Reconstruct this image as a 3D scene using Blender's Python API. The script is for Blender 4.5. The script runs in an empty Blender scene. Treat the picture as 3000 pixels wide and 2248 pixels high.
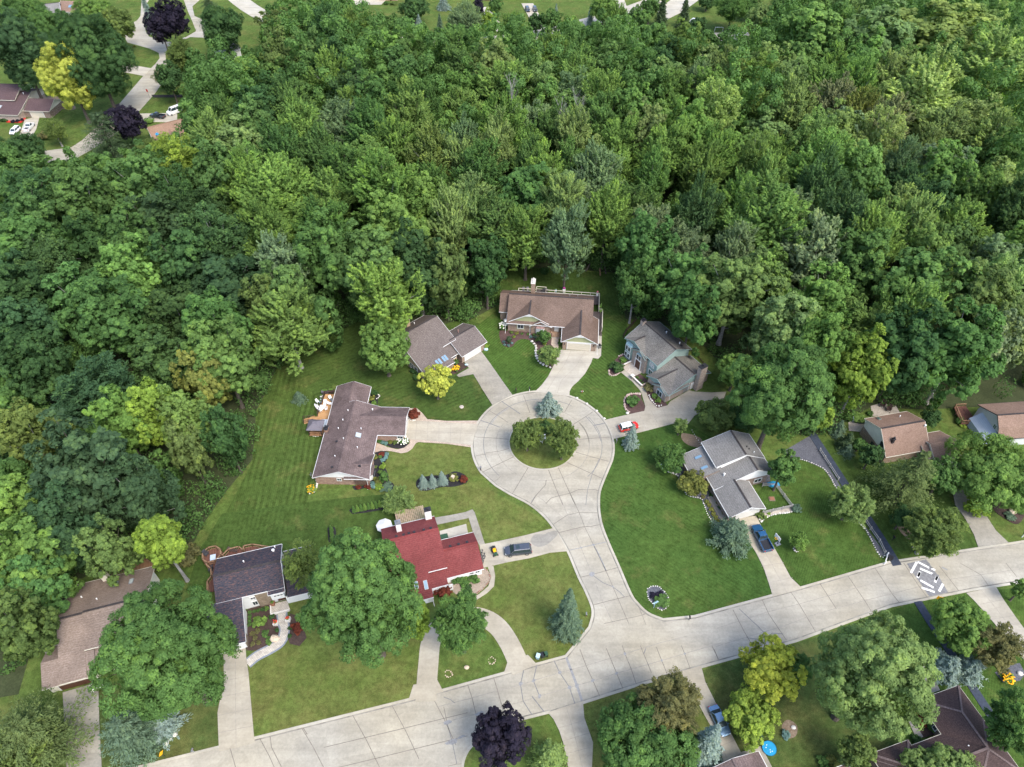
import bpy, math, random
import numpy as np
from mathutils import Vector, Matrix
from mathutils.geometry import tessellate_polygon
R=math.radians
rnd=random.Random(7)
SUN_E,SKY_E,EXPO=1.15,.15,1.45
sc=bpy.context.scene
col=sc.collection
# ------------------------------------------------------------------ survey: turns a surveyed photo point at height z into a point on the site
F=2080.;H=120.;PITCH=R(46);cp,sp=math.cos(PITCH),math.sin(PITCH)
def P(u,v,z=0.):
    x=(u-1500)/F;y=-(v-1124)/F
    d=(x,cp+y*sp,-sp+y*cp);t=(z-H)/d[2]
    return (d[0]*t,d[1]*t)
def pr(x,y,z):
    Y=y*sp+(z-H)*cp;Z=y*cp-(z-H)*sp
    return (1500+F*x/Z,1124-F*Y/Z)
KD=3000/2212
def D(x,y,z=0.): return P(x*KD,y*KD,z)
def crop(x0,y0,w,wi):
    k=w/wi
    return lambda x,y,z=0.: P(x0+x*k,y0+y*k,z)
def pxm(x,y,z=0.):                                   # display pixels per metre there
    a=D(x,y,z);return F/math.dist((a[0],a[1],z),(0,0,H))/KD
# ------------------------------------------------------------------ materials
MATS={}
class N:
    def __init__(s,name,rough=.85,spec=.2):
        m=bpy.data.materials.new(name);m.use_nodes=True;s.m=m;s.t=m.node_tree;s.n=s.t.nodes;s.l=s.t.links
        s.b=s.n['Principled BSDF'];s.b.inputs['Roughness'].default_value=rough;s.b.inputs['Specular IOR Level'].default_value=spec
        s.tc=s.n.new('ShaderNodeTexCoord');s.co=s.tc.outputs['Object'];MATS[name]=m
    def new(s,t,**k):
        n=s.n.new(t)
        for a,v in k.items(): setattr(n,a,v)
        return n
    def map(s,scale=(1,1,1),rot=0,src=None):
        n=s.new('ShaderNodeMapping');n.inputs['Scale'].default_value=scale;n.inputs['Rotation'].default_value=(0,0,rot)
        s.l.new(src or s.co,n.inputs['Vector']);return n.outputs[0]
    def noise(s,scale,detail=3,co=None,rough=.55,dist=0):
        n=s.new('ShaderNodeTexNoise');n.inputs['Scale'].default_value=scale;n.inputs['Detail'].default_value=detail
        n.inputs['Roughness'].default_value=rough;n.inputs['Distortion'].default_value=dist
        s.l.new(co or s.co,n.inputs['Vector']);return n.outputs['Fac']
    def ramp(s,fac,stops,interp='LINEAR'):
        n=s.new('ShaderNodeValToRGB');e=n.color_ramp.elements;n.color_ramp.interpolation=interp
        while len(e)<len(stops): e.new(.5)
        for i,(p,c) in enumerate(stops):
            e[i].position=p
            c=(c,c,c) if isinstance(c,(int,float)) else c
            e[i].color=(*c,1)
        s.l.new(fac,n.inputs[0]);return n.outputs[0]
    def mix(s,f,a,b,mode='MIX'):
        n=s.new('ShaderNodeMix',data_type='RGBA',blend_type=mode)
        for i,v in ((0,f),(6,a),(7,b)):
            if hasattr(v,'links') or hasattr(v,'is_linked'): s.l.new(v,n.inputs[i])
            elif i==0: n.inputs[0].default_value=v
            else: n.inputs[i].default_value=(*v,1)
        return n.outputs[2]
    def mul(s,c,f): return s.mix(1.0,c,f,'MULTIPLY')
    def math(s,op,a,b=0.):
        n=s.new('ShaderNodeMath',operation=op)
        for i,v in enumerate((a,b)):
            if hasattr(v,'is_linked'): s.l.new(v,n.inputs[i])
            else: n.inputs[i].default_value=v
        return n.outputs[0]
    def wave(s,co,scale,dist=0,dscale=1.):
        n=s.new('ShaderNodeTexWave',wave_type='BANDS',bands_direction='X');n.inputs['Scale'].default_value=scale
        n.inputs['Distortion'].default_value=dist;n.inputs['Detail Scale'].default_value=dscale
        s.l.new(co,n.inputs['Vector']);return n.outputs['Fac']
    def bump(s,h,st=.3,d=.05):
        n=s.new('ShaderNodeBump');n.inputs['Strength'].default_value=st;n.inputs['Distance'].default_value=d
        s.l.new(h,n.inputs['Height']);s.l.new(n.outputs[0],s.b.inputs['Normal'])
    def out(s,c):
        if hasattr(c,'is_linked'): s.l.new(c,s.b.inputs['Base Color'])
        else: s.b.inputs['Base Color'].default_value=(*c,1)
        return s.m
def plain(name,c,rough=.6,spec=.3,var=.12,scale=2.,metal=0):
    n=N(name,rough,spec);n.b.inputs['Metallic'].default_value=metal
    f=n.noise(scale,4)
    return n.out(n.mul(n.mix(0,c,c),n.ramp(f,[(.3,1-var),(.7,1+var*.6)])))
def sc3(c,f): return tuple(x*f for x in c)
def grass(name,a,b,dry=(.16,.14,.05),ang=0,width=1.1,stripe=0.,dryness=.12,patch=.05):
    n=N(name,.95,.03)
    f=n.noise(patch,4,rough=.6)
    c=n.mix(n.ramp(f,[(.35,0),(.65,1)]),a,b)
    d=n.noise(.16,5,rough=.7)
    c=n.mix(n.ramp(d,[(.60-dryness*.55,0),(.86,.85)]),c,dry)
    g=n.noise(1.1,5,rough=.8);c=n.mul(c,n.ramp(g,[(.28,.58),(.72,1.36)]));q=n.noise(.3,5,rough=.7,dist=.8);c=n.mul(c,n.ramp(q,[(.36,.80),(.62,1.1)]))
    h=n.noise(7.,3,rough=.8);c=n.mul(c,n.ramp(h,[(.3,.70),(.7,1.3)]))
    if stripe:
        w=n.wave(n.map((1,1,1),-ang),.314159/width,2.2,.45)
        br=n.noise(.12,2);amp=n.ramp(br,[(.38,.1),(.62,1)])
        s=n.ramp(w,[(.3,1-stripe*.75),(.7,1+stripe*.75)])
        c=n.mix(amp,c,n.mul(c,s))
        w2=n.wave(n.map((1,1,1),-ang),.314159/width*3.1,2.,.7);c=n.mul(c,n.ramp(w2,[(.2,1-stripe*.3),(.8,1+stripe*.3)]))
    n.bump(h,.5,.05)
    return n.out(c)
def concrete(name,a=(.43,.41,.37),st=.16):
    n=N(name,.9,.2)
    f=n.noise(.22,5,rough=.65);c=n.mix(n.ramp(f,[(.35,0),(.7,1)]),sc3(a,.86),sc3(a,1.08))
    g=n.noise(2.2,5,rough=.75);c=n.mul(c,n.ramp(g,[(.3,1-st),(.7,1+st*.6)]))
    s=n.noise(.5,6,rough=.8,dist=.6);c=n.mix(n.ramp(s,[(.6,0),(.8,.45)]),c,sc3(a,.52))
    vo=n.new('ShaderNodeTexVoronoi');vo.inputs['Scale'].default_value=.19;n.l.new(n.map((1,1.6,1),.26),vo.inputs['Vector']);sv=n.new('ShaderNodeSeparateColor');n.l.new(vo.outputs['Color'],sv.inputs[0]);c=n.mul(c,n.ramp(sv.outputs[0],[(0,.93),(1,1.05)]))
    tr_=n.noise(1.,4,n.map((.045,.55,1),.262),rough=.6);c=n.mul(c,n.ramp(tr_,[(.36,.88),(.62,1.05)]))
    y=n.noise(.06,2);c=n.mul(c,n.mix(n.ramp(y,[(.4,0),(.7,1)]),(1,1,1),(1.03,.99,.9)))
    return n.out(c)
def shingle(name,a,b,c3,sx=(3.,7.,7.),streak=.25,big=.5):
    n=N(name,.95,.1)
    co=n.map(sx)
    f=n.noise(1.,4,co,rough=.8);c=n.ramp(f,[(.34,a),(.5,b),(.66,c3)])
    g=n.noise(4.,3,rough=.8);c=n.mul(c,n.ramp(g,[(.3,.86),(.7,1.14)]))
    k=n.noise(big*.35,5,rough=.75,dist=.4);c=n.mul(c,n.ramp(k,[(.38,1-streak),(.66,1.08)]))
    z=n.new('ShaderNodeSeparateXYZ');n.l.new(n.co,z.inputs[0])
    w=n.new('ShaderNodeMath',operation='PINGPONG');n.l.new(z.outputs[2],w.inputs[0]);w.inputs[1].default_value=.075
    c=n.mul(c,n.ramp(n.math('MULTIPLY',w.outputs[0],13.),[(0,.82),(.35,1.03)]))
    return n.out(c)
def brick(name,a,b,mortar=(.36,.33,.29)):
    n=N(name,.9,.2)
    t=n.new('ShaderNodeTexBrick');t.inputs['Scale'].default_value=1;t.inputs['Brick Width'].default_value=.5;t.inputs['Row Height'].default_value=.16;t.inputs['Mortar Size'].default_value=.02
    t.inputs['Color1'].default_value=(*a,1);t.inputs['Color2'].default_value=(*b,1);t.inputs['Mortar'].default_value=(*mortar,1)
    z=n.new('ShaderNodeSeparateXYZ');n.l.new(n.co,z.inputs[0]);k=n.new('ShaderNodeCombineXYZ')
    n.l.new(n.math('ADD',z.outputs[0],z.outputs[1]),k.inputs[0]);n.l.new(z.outputs[2],k.inputs[1]);n.l.new(k.outputs[0],t.inputs['Vector'])
    f=n.noise(1.6,5,rough=.8)
    return n.out(n.mul(t.outputs['Color'],n.ramp(f,[(.3,.68),(.7,1.3)])))
def siding(name,c,w=.22):
    n=N(name,.6,.25)
    z=n.new('ShaderNodeSeparateXYZ');n.l.new(n.co,z.inputs[0])
    p=n.new('ShaderNodeMath',operation='FRACT');n.l.new(n.math('MULTIPLY',z.outputs[2],1/w),p.inputs[0])
    f=n.noise(.8,4)
    return n.out(n.mul(n.mul(n.mix(0,c,c),n.ramp(p.outputs[0],[(0,.72),(.16,1.02)])),n.ramp(f,[(.3,.93),(.7,1.05)])))
def planks(name,a,b,w=.14,ang=0):
    n=N(name,.8,.2)
    co=n.map((1,1,1),ang)
    z=n.new('ShaderNodeSeparateXYZ');n.l.new(co,z.inputs[0])
    q=n.math('MULTIPLY',z.outputs[0],1/w)
    p=n.new('ShaderNodeMath',operation='FRACT');n.l.new(q,p.inputs[0])
    fl=n.new('ShaderNodeMath',operation='FLOOR');n.l.new(q,fl.inputs[0])
    wn=n.new('ShaderNodeTexWhiteNoise',noise_dimensions='1D');n.l.new(fl.outputs[0],wn.inputs['W'])
    c=n.mix(wn.outputs[0],a,b)
    return n.out(n.mul(n.mul(c,n.ramp(p.outputs[0],[(0,.45),(.12,1.02)])),n.ramp(n.noise(1.5,4),[(.3,.85),(.7,1.12)])))
def speck(name,a,b,c,scale=6,rough=.95):
    n=N(name,rough,.15);f=n.noise(scale,4,rough=.85);cc=n.ramp(f,[(.32,a),(.5,b),(.68,c)])
    return n.out(n.mul(cc,n.ramp(n.noise(.5,4),[(.3,.8),(.7,1.15)])))
def paver(name,a,b,line,sz=.45):
    n=N(name,.9,.2);t=n.new('ShaderNodeTexBrick');t.inputs['Scale'].default_value=1;t.inputs['Brick Width'].default_value=sz;t.inputs['Row Height'].default_value=sz*.5;t.inputs['Mortar Size'].default_value=.03
    t.inputs['Color1'].default_value=(*a,1);t.inputs['Color2'].default_value=(*b,1);t.inputs['Mortar'].default_value=(*line,1);n.l.new(n.co,t.inputs['Vector'])
    return n.out(n.mul(t.outputs['Color'],n.ramp(n.noise(1.5,4),[(.3,.85),(.7,1.15)])))
def glass(name,c=(.03,.045,.055),rough=.06):
    n=N(name,rough,.8);n.out(c);return n.m
def paint(name,c,rough=.25,metal=0.,coat=.6):
    n=N(name,rough,.5);n.b.inputs['Metallic'].default_value=metal;n.b.inputs['Coat Weight'].default_value=coat;n.b.inputs['Coat Roughness'].default_value=.06
    f=n.noise(1.3,3);return n.out(n.mul(n.mix(0,c,c),n.ramp(f,[(.3,.92),(.7,1.05)])))
def foliage(name):
    n=N(name,.7,.06)
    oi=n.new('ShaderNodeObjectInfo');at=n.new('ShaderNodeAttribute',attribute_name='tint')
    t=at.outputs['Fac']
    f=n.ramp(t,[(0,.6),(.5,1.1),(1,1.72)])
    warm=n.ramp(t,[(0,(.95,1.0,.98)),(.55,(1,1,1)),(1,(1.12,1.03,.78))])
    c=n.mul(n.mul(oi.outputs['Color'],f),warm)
    n.out(c)
    tr=n.new('ShaderNodeBsdfTranslucent');n.l.new(n.mul(c,n.mix(0,(1.15,1.25,.5),(1,1,1))),tr.inputs['Color'])
    mx=n.new('ShaderNodeMixShader');mx.inputs[0].default_value=.36
    n.l.new(n.b.outputs[0],mx.inputs[1]);n.l.new(tr.outputs[0],mx.inputs[2])
    n.l.new(mx.outputs[0],n.n['Material Output'].inputs['Surface'])
    return n.m
FOL=foliage('leaves')
BARK=speck('bark',(.055,.045,.035),(.10,.085,.07),(.16,.14,.12),5)
PALEBARK=speck('pale_bark',(.16,.15,.135),(.27,.26,.24),(.36,.35,.33),4)
# ------------------------------------------------------------------ mesh builder
class MB:
    def __init__(s): s.v=[];s.f=[]
    def add(s,v,f):
        o=len(s.v);s.v+=[tuple(p) for p in v];s.f+=[tuple(i+o for i in q) for q in f];return s
    def box(s,x0,x1,y0,y1,z0,z1):
        return s.add([(x0,y0,z0),(x1,y0,z0),(x1,y1,z0),(x0,y1,z0),(x0,y0,z1),(x1,y0,z1),(x1,y1,z1),(x0,y1,z1)],
            [(3,2,1,0),(4,5,6,7),(0,1,5,4),(1,2,6,5),(2,3,7,6),(3,0,4,7)])
    def obox(s,c,u,v,w):                               # centre + three half vectors
        c,u,v,w=map(Vector,(c,u,v,w))
        return s.add([c-u-v-w,c+u-v-w,c+u+v-w,c-u+v-w,c-u-v+w,c+u-v+w,c+u+v+w,c-u+v+w],[(3,2,1,0),(4,5,6,7),(0,1,5,4),(1,2,6,5),(2,3,7,6),(3,0,4,7)])
    def bar(s,a,b,w,h=None):
        a,b=Vector(a),Vector(b);d=b-a
        if d.length<1e-6: return s
        d.normalize();up=Vector((0,0,1)) if abs(d.z)<.9 else Vector((1,0,0))
        x=d.cross(up).normalized();y=x.cross(d)
        return s.obox((a+b)/2,(b-a)/2,x*w/2,y*(h or w)/2)
    def tube(s,a,b,r0,r1=None,n=8,cap=True):
        a,b=Vector(a),Vector(b);r1=r0 if r1 is None else r1;d=(b-a).normalized();up=Vector((0,0,1)) if abs(d.z)<.9 else Vector((1,0,0))
        x=d.cross(up).normalized();y=d.cross(x);o=len(s.v)
        for p,r in ((a,r0),(b,r1)):
            for i in range(n):
                t=2*math.pi*i/n;s.v.append(tuple(p+(x*math.cos(t)+y*math.sin(t))*r))
        for i in range(n): j=(i+1)%n;s.f.append((o+i,o+j,o+n+j,o+n+i))
        if cap: s.f.append(tuple(o+n+i for i in range(n)));s.f.append(tuple(o+n-1-i for i in range(n)))
        return s
    def prism(s,pts,z0,z1):
        n=len(pts);a=sum(pts[i][0]*pts[(i+1)%n][1]-pts[(i+1)%n][0]*pts[i][1] for i in range(n))
        if a<0: pts=pts[::-1]
        o=len(s.v);s.v+=[(x,y,z0) for x,y in pts]+[(x,y,z1) for x,y in pts]
        for t in tessellate_polygon([[Vector((x,y,0)) for x,y in pts]]):
            p,q,r=[pts[i] for i in t]
            if (q[0]-p[0])*(r[1]-p[1])-(q[1]-p[1])*(r[0]-p[0])<0: t=t[::-1]
            s.f.append(tuple(o+n+i for i in t))
        for i in range(n): j=(i+1)%n;s.f.append((o+i,o+j,o+n+j,o+n+i))
        return s
    def ball(s,c,rx,ry,rz,nu=10,nv=6,jit=0):
        o=len(s.v)
        for j in range(nv+1):
            ph=math.pi*j/nv
            for i in range(nu):
                th=2*math.pi*i/nu;k=1+rnd.uniform(-jit,jit)
                s.v.append((c[0]+rx*k*math.sin(ph)*math.cos(th),c[1]+ry*k*math.sin(ph)*math.sin(th),c[2]+rz*k*math.cos(ph)))
        for j in range(nv):
            for i in range(nu):
                a=o+j*nu+i;b=o+j*nu+(i+1)%nu;s.f.append((a,a+nu,b+nu,b))
        return s
    def build(s,name,mat,parent=None,loc=None):
        me=bpy.data.meshes.new(name);me.from_pydata(s.v,[],s.f);me.update();me.materials.append(MATS[mat] if isinstance(mat,str) else mat)
        o=bpy.data.objects.new(name,me);col.objects.link(o)
        if parent: o.parent=parent
        if loc: o.location=loc
        return o
def tag(o,label=None,cat=None,group=None,kind=None):
    for k,v in (('label',label),('category',cat),('group',group),('kind',kind)):
        if v: o[k]=v
    return o
def empty(name,loc,rz=0,label=None,cat=None,group=None):
    o=bpy.data.objects.new(name,None);col.objects.link(o);o.location=loc;o.rotation_euler.z=rz
    o.empty_display_size=.3
    return tag(o,label,cat,group)
def struct(name,mb,mat): return tag(mb.build(name,mat),kind='structure')
def kids(o): return [c for c in bpy.data.objects if c.parent==o]
CHILD={}
def dup(root,loc,rz,label=None,group=None,scale=None,children=None):
    def cp_(o,par):
        c=o.copy();col.objects.link(c)
        if par: c.parent=par
        for ch in CHILD.get(o.name) or CHILD.setdefault(o.name,kids(o)): cp_(ch,c)
        return c
    r=cp_(root,None);r.location=loc;r.rotation_euler.z=rz
    if scale: r.scale=scale
    return tag(r,label,None,group)
def cat_rom(pts,n=5,closed=True):
    m=len(pts);o=[];rng=range(m) if closed else range(m-1)
    for i in rng:
        p0,p1,p2,p3=(pts[(i-1)%m],pts[i],pts[(i+1)%m],pts[(i+2)%m]) if closed else (pts[max(i-1,0)],pts[i],pts[i+1],pts[min(i+2,m-1)])
        for k in range(n):
            t=k/n;o.append(tuple(.5*(2*p1[a]+(p2[a]-p0[a])*t+(2*p0[a]-5*p1[a]+4*p2[a]-p3[a])*t*t+(3*p1[a]-p0[a]-3*p2[a]+p3[a])*t**3) for a in (0,1)))
    if not closed: o.append(tuple(pts[-1]))
    return o
def sheet(name,pts,z,mat,th=.02,kind='structure',sm=0):
    if sm: pts=cat_rom(pts,sm)
    return tag(MB().prism(list(pts),z-th,z).build(name,mat),kind=kind)
def ribbon(mb,pts,w,z0,z1):
    pts=[Vector((p[0],p[1],0)) for p in pts];n=len(pts);o=len(mb.v)
    for i,p in enumerate(pts):
        d=(pts[min(i+1,n-1)]-pts[max(i-1,0)]).normalized();s=Vector((-d.y,d.x,0))*w/2
        for q,z in ((p-s,z0),(p-s,z1),(p+s,z1),(p+s,z0)): mb.v.append((q.x,q.y,z))
    for i in range(n-1):
        a=o+4*i;b=a+4
        mb.f+=[(a,a+1,b+1,b),(a+1,a+2,b+2,b+1),(a+2,a+3,b+3,b+2)]
    mb.f+=[(o,o+3,o+2,o+1),(o+4*n-4,o+4*n-3,o+4*n-2,o+4*n-1)]
    return mb
# ------------------------------------------------------------------ leaves and trees
def leafmesh(name,C,Nn,S,T,axis=None,asp=.62,seed=0):
    g=np.random.default_rng(seed);n=len(C)
    Nn=Nn/np.linalg.norm(Nn,axis=1,keepdims=True)
    r=g.normal(size=(n,3)) if axis is None else axis+g.normal(size=(n,3))*.35
    U=r-(r*Nn).sum(1)[:,None]*Nn;U/=np.linalg.norm(U,axis=1,keepdims=True)+1e-9
    V=np.cross(Nn,U)
    s=S[:,None]
    fold=Nn*s*.18
    v=np.stack([C-U*s,C+V*s*asp-fold,C+U*s,C-V*s*asp-fold],1).reshape(-1,3).astype(np.float32)
    me=bpy.data.meshes.new(name);me.vertices.add(4*n);me.loops.add(4*n);me.polygons.add(n)
    me.vertices.foreach_set('co',v.ravel());me.loops.foreach_set('vertex_index',np.arange(4*n,dtype=np.int32))
    me.polygons.foreach_set('loop_start',np.arange(0,4*n,4,dtype=np.int32));me.polygons.foreach_set('loop_total',np.full(n,4,dtype=np.int32))
    a=me.attributes.new('tint','FLOAT','FACE');a.data.foreach_set('value',np.clip(T,0,1).astype(np.float32))
    me.update(calc_edges=True);me.materials.append(FOL);return me
def unit(v): return v/(np.linalg.norm(v,axis=-1,keepdims=True)+1e-9)
def fib(n,zmin=-1.,g=None,j=.25):
    i=np.arange(n)+.5;z=1-(1-zmin)*i/n;t=i*2.399963
    v=np.stack([np.sqrt(np.maximum(0,1-z*z))*np.cos(t),np.sqrt(np.maximum(0,1-z*z))*np.sin(t),z],1)
    return unit(v+g.normal(size=v.shape)*j)
def broad(name,Rr,Hc,n1,n2,nl,leaf,seed,style='oak',taper=0.,rag=1.):
    """one broadleaf crown centred on the origin, radius Rr, height Hc"""
    g=np.random.default_rng(seed)
    d1=fib(n1,-.8,g,.22)
    az=np.arctan2(d1[:,1],d1[:,0]);ph=g.uniform(0,6.28,4)
    k=1+rag*(.10*np.sin(2*az+ph[0])+.09*np.sin(3*az+ph[1])+.08*np.sin(5*d1[:,2]+ph[2]))
    ax=np.array([Rr,Rr,Hc/2])
    f=g.uniform(*((.52,.80) if n1<48 else (.60,.90) if rag>.6 else (.57,.75)),n1)*k
    f[::6]*=.6
    c1=d1*ax*f[:,None];c1[:,:2]*=(1-.38*np.clip(-d1[:,2:3],0,1))
    if taper: c1[:,:2]*=(1-taper*np.clip(c1[:,2:3]/(Hc/2),0,1))
    r1=Rr*g.uniform(.20,.34,n1)*(11/n1)**.27
    C=[];NN=[];T=[];A=[]
    up=np.array([0,0,1.])
    for i in range(n1):
        out=unit(c1[i]/ax+up*.25)
        if style=='maple': out=unit(out*[1,1,.6]+up*.75)
        d2=fib(n2,-1,g,.3);d2=unit(d2+out*.55)
        c2=c1[i]+d2*r1[i]*g.uniform(.65,1.1,(n2,1))
        t1=g.normal(0,.12)
        for j in range(n2):
            r2=r1[i]*g.uniform(.34,.58)
            d3=unit(g.normal(size=(nl,3)));d3=unit(d3+out*.5+up*.25)
            t2=g.normal(0,.10)
            if style=='maple':
                a=unit(unit(c2[j]/ax)*[.8,.8,.3]+up*.85+g.normal(size=3)*.25)
                tt=g.uniform(-1.3,2.1,(nl,1));wd=np.clip(1.05-.42*np.abs(tt),.2,1)
                p=c2[j]+d3*r2*.62*wd+a*tt*r2*1.05
                nn=unit(d3+.5*out+g.normal(size=(nl,3))*.34);A.append(np.tile(a,(nl,1)))
                T.append(.45+t1+t2+.10*tt[:,0]+g.normal(0,.13,nl))
            elif style=='feather':
                a=unit(unit(c2[j]/ax)*[1,1,.5]+up*.25+g.normal(size=3)*.5)
                tt=g.uniform(-1.3,1.5,(nl,1))
                p=c2[j]+d3*r2*.7+a*tt*r2*.9-up*(tt**2)*r2*.15
                nn=unit(d3*.6+up*.8+g.normal(size=(nl,3))*.5);A.append(np.tile(a,(nl,1)))
                T.append(.5+t1+t2+g.normal(0,.16,nl))
            else:
                p=c2[j]+d3*r2*g.uniform(.6,1.05,(nl,1))
                nn=unit(d3+.55*out+up*.15+g.normal(size=(nl,3))*.30);A.append(g.normal(size=(nl,3)))
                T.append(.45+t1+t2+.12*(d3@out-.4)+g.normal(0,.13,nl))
            C.append(p);NN.append(nn)
    # inner foliage that closes the crown
    m=int(n1*n2*nl*.16);q=unit(g.normal(size=(m,3)))*ax*g.uniform(.15,.72,(m,1))*[.9,.9,.8]
    if taper: q[:,:2]*=(1-taper*np.clip(q[:,2:3]/(Hc/2),0,1))
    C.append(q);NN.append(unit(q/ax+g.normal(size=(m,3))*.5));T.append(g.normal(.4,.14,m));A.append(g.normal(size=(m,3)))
    C=np.vstack(C);NN=np.vstack(NN);T=np.concatenate(T);A=np.vstack(A);n=len(C)
    S=leaf*g.uniform(.65,1.25,n);S[-m:]*=1.7
    return leafmesh(name,C,NN,S,T,A,.42 if style in('maple','feather') else .62,seed),c1
def conifer(name,Rr,Ht,leaf,seed,nl=34,droop=.25,dens=1.,tip=.85,bush=False):
    g=np.random.default_rng(seed);C=[];NN=[];T=[];A=[];z=.04*Ht;lv=0
    while z<Ht*.985:
        r=Rr*max(.05,(1-z/Ht))**tip*g.uniform(.72,1.12)
        nb=max(5,int((6+8*r/Rr)*dens));a0=g.uniform(0,6.28)
        for i in range(nb):
            az=a0+6.283*i/nb+g.normal(0,.16);rr=r*g.uniform(.5,1.18);h=np.array([math.cos(az),math.sin(az),0])
            n=max(8,int(nl*(.35+rr/Rr)));t=g.uniform(.12,1,n)
            sw=.30*rr*(1-t*.55)+.05
            side=np.array([-h[1],h[0],0]);lat=g.normal(0,.42,n)*sw
            p=h*(t*rr)[:,None]+side*lat[:,None];zz=z+ (.16 if not bush else .35)*rr*t-droop*rr*t*t*1.3+g.normal(0,.05*rr+.03,n)-np.abs(lat)*.25
            p[:,2]=zz;C.append(p);NN.append(np.array([0,0,1.])+h*.35+g.normal(size=(n,3))*.45);A.append(h+side*np.sign(lat)[:,None]*.55-np.array([0,0,.25]))
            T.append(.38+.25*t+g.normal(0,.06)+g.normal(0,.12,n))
        z+=max(.16*Rr*(.55+.45*(1-z/Ht)),.10)/dens**.5;lv+=1
    C=np.vstack(C);n=len(C)
    return leafmesh(name,C,np.vstack(NN),leaf*g.uniform(.6,1.25,n),np.concatenate(T),np.vstack(A),.36,seed)
def limbs(name,zb,c1,zc,r0,mat,parent,seed,nmax=14,thin=1.):
    g=random.Random(seed);mb=MB();top=zc*.92;bend=(g.uniform(-.3,.3),g.uniform(-.3,.3))
    pts=[(bend[0]*t*t*1.5,bend[1]*t*t*1.5,top*t) for t in (0,.08,.3,.55,.8,1.)];rs=[r0*1.45,r0*1.05,r0*.86,r0*.68,r0*.42,r0*.2]
    for i in range(5): mb.tube(pts[i],pts[i+1],rs[i],rs[i+1],8,i in(0,4))
    idx=sorted(range(len(c1)),key=lambda i:g.random())[:nmax]
    for i in idx:
        e=Vector(c1[i])+Vector((0,0,zc));t=min(.92,max(.28,(e.z-.45*math.hypot(e.x,e.y))/top));s=Vector((bend[0]*t*t*1.5,bend[1]*t*t*1.5,top*t))
        m=s.lerp(e,.5)+Vector((0,0,-.05*(e-s).length));q=r0*.34*thin
        mb.tube(s,m,q,q*.66,5,False);mb.tube(m,e,q*.66,q*.18,5,False)
    return mb.build('trunk',mat,parent)
COL=dict(dk=(.064,.134,.042),dkb=(.062,.128,.052),mid=(.100,.200,.050),lt=(.158,.275,.058),sil=(.165,.250,.115),yel=(.45,.49,.07),lime=(.225,.340,.044),
 olive=(.140,.205,.052),brown=(.170,.170,.064),purple=(.033,.028,.048),bspr=(.245,.330,.315),gspr=(.130,.205,.135),rust=(.15,.06,.03),gold=(.200,.220,.050),tan=(.200,.225,.11),dspr=(.074,.122,.058),ospr=(.135,.190,.064),pale=(.195,.290,.085),sun=(.255,.355,.095))  # sun tone: sunlight of the upper right wood put into leaf colour
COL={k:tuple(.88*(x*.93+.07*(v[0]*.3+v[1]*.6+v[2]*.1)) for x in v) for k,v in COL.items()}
def jitcol(c,a,g):
    b=1+g.uniform(-a,a);return (c[0]*b*(1+g.uniform(-a,a)*.6),c[1]*b,c[2]*b*(1+g.uniform(-a,a)*.6),1)
# ------------------------------------------------------------------ the survey sheets (name = origin, width, sheet width)
c1=crop(900,750,900,2212);c2=crop(1700,850,700,2110);c3=crop(900,1350,700,2110);c4=crop(0,1550,900,2138);c5=crop(1900,1150,700,1934)
c6=crop(2400,1100,600,1658);c7=crop(2100,1650,900,2212);c8=crop(1300,1900,900,2212);e1=crop(0,0,700,2211);cc=crop(1360,1120,480,2211)
ct=crop(1360,1380,600,2211);h1c=crop(1440,790,360,2211);h2c=crop(1140,900,300,2211);h3c=crop(880,1100,340,1658);h7c=crop(1800,920,300,1658)
h8c=crop(1980,1240,360,1990);h4c=crop(1100,1470,360,1990);h5c=crop(580,1580,320,1658);cb=crop(2000,1880,560,1271);t3=crop(1600,0,800,2212);t2=crop(900,0,800,2212)
W=lambda f,pts,z=0.: [f(x,y,z) for x,y in pts]
# ------------------------------------------------------------------ ground materials
ga=(.050,.096,.016);gb=(.072,.122,.020)
grass('grass',(0.072,0.115,0.027),(0.093,0.138,0.034),dryness=.25)
grass('grass_left',(0.052,0.087,0.021),(0.072,0.110,0.026),ang=R(3),width=1.25,stripe=.24,dryness=.12)
grass('grass_diag',(0.045,0.078,0.020),(0.061,0.096,0.023),ang=R(-60),width=1.0,stripe=.12,dryness=.12)
grass('grass_stripe',(0.047,0.089,0.020),(0.062,0.111,0.023),ang=R(-40),width=.62,stripe=.22,dryness=.08)
grass('grass_stripe_b',(0.047,0.087,0.020),(0.066,0.111,0.024),ang=R(40),width=.8,stripe=.18,dryness=.1)
grass('grass_rich',(0.043,0.086,0.020),(0.061,0.104,0.023),ang=R(52),width=.7,stripe=.10,dryness=.10)
grass('grass_fine',(0.048,0.089,0.020),(0.064,0.110,0.024),ang=R(-30),width=.42,stripe=.13,dryness=.10)
grass('grass_dry',(0.083,0.120,0.027),(0.108,0.140,0.037),dryness=.36,patch=.09)
grass('grass_dark',(0.050,0.080,0.023),(0.066,0.095,0.027),dryness=.3)
grass('grass_back',(0.045,0.080,0.020),(0.061,0.098,0.023),ang=R(4),width=.9,stripe=.10,dryness=.08)
concrete('road_concrete',(0.370,0.347,0.289));concrete('drive_concrete',(0.388,0.356,0.289),.12);concrete('drive_pale',(0.426,0.400,0.339),.08);concrete('drive_grey',(0.297,0.281,0.243),.2)
concrete('kerb_concrete',(0.415,0.391,0.327),.1)
plain('joint',(.20,.175,.145),.9,.1,.3);plain('tar',(.17,.17,.172),.8,.2,.3,3);plain('tar_pale',(.25,.25,.25),.8,.2,.25,3);plain('joint_pale',(.29,.265,.23),.9,.1,.3)
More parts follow.
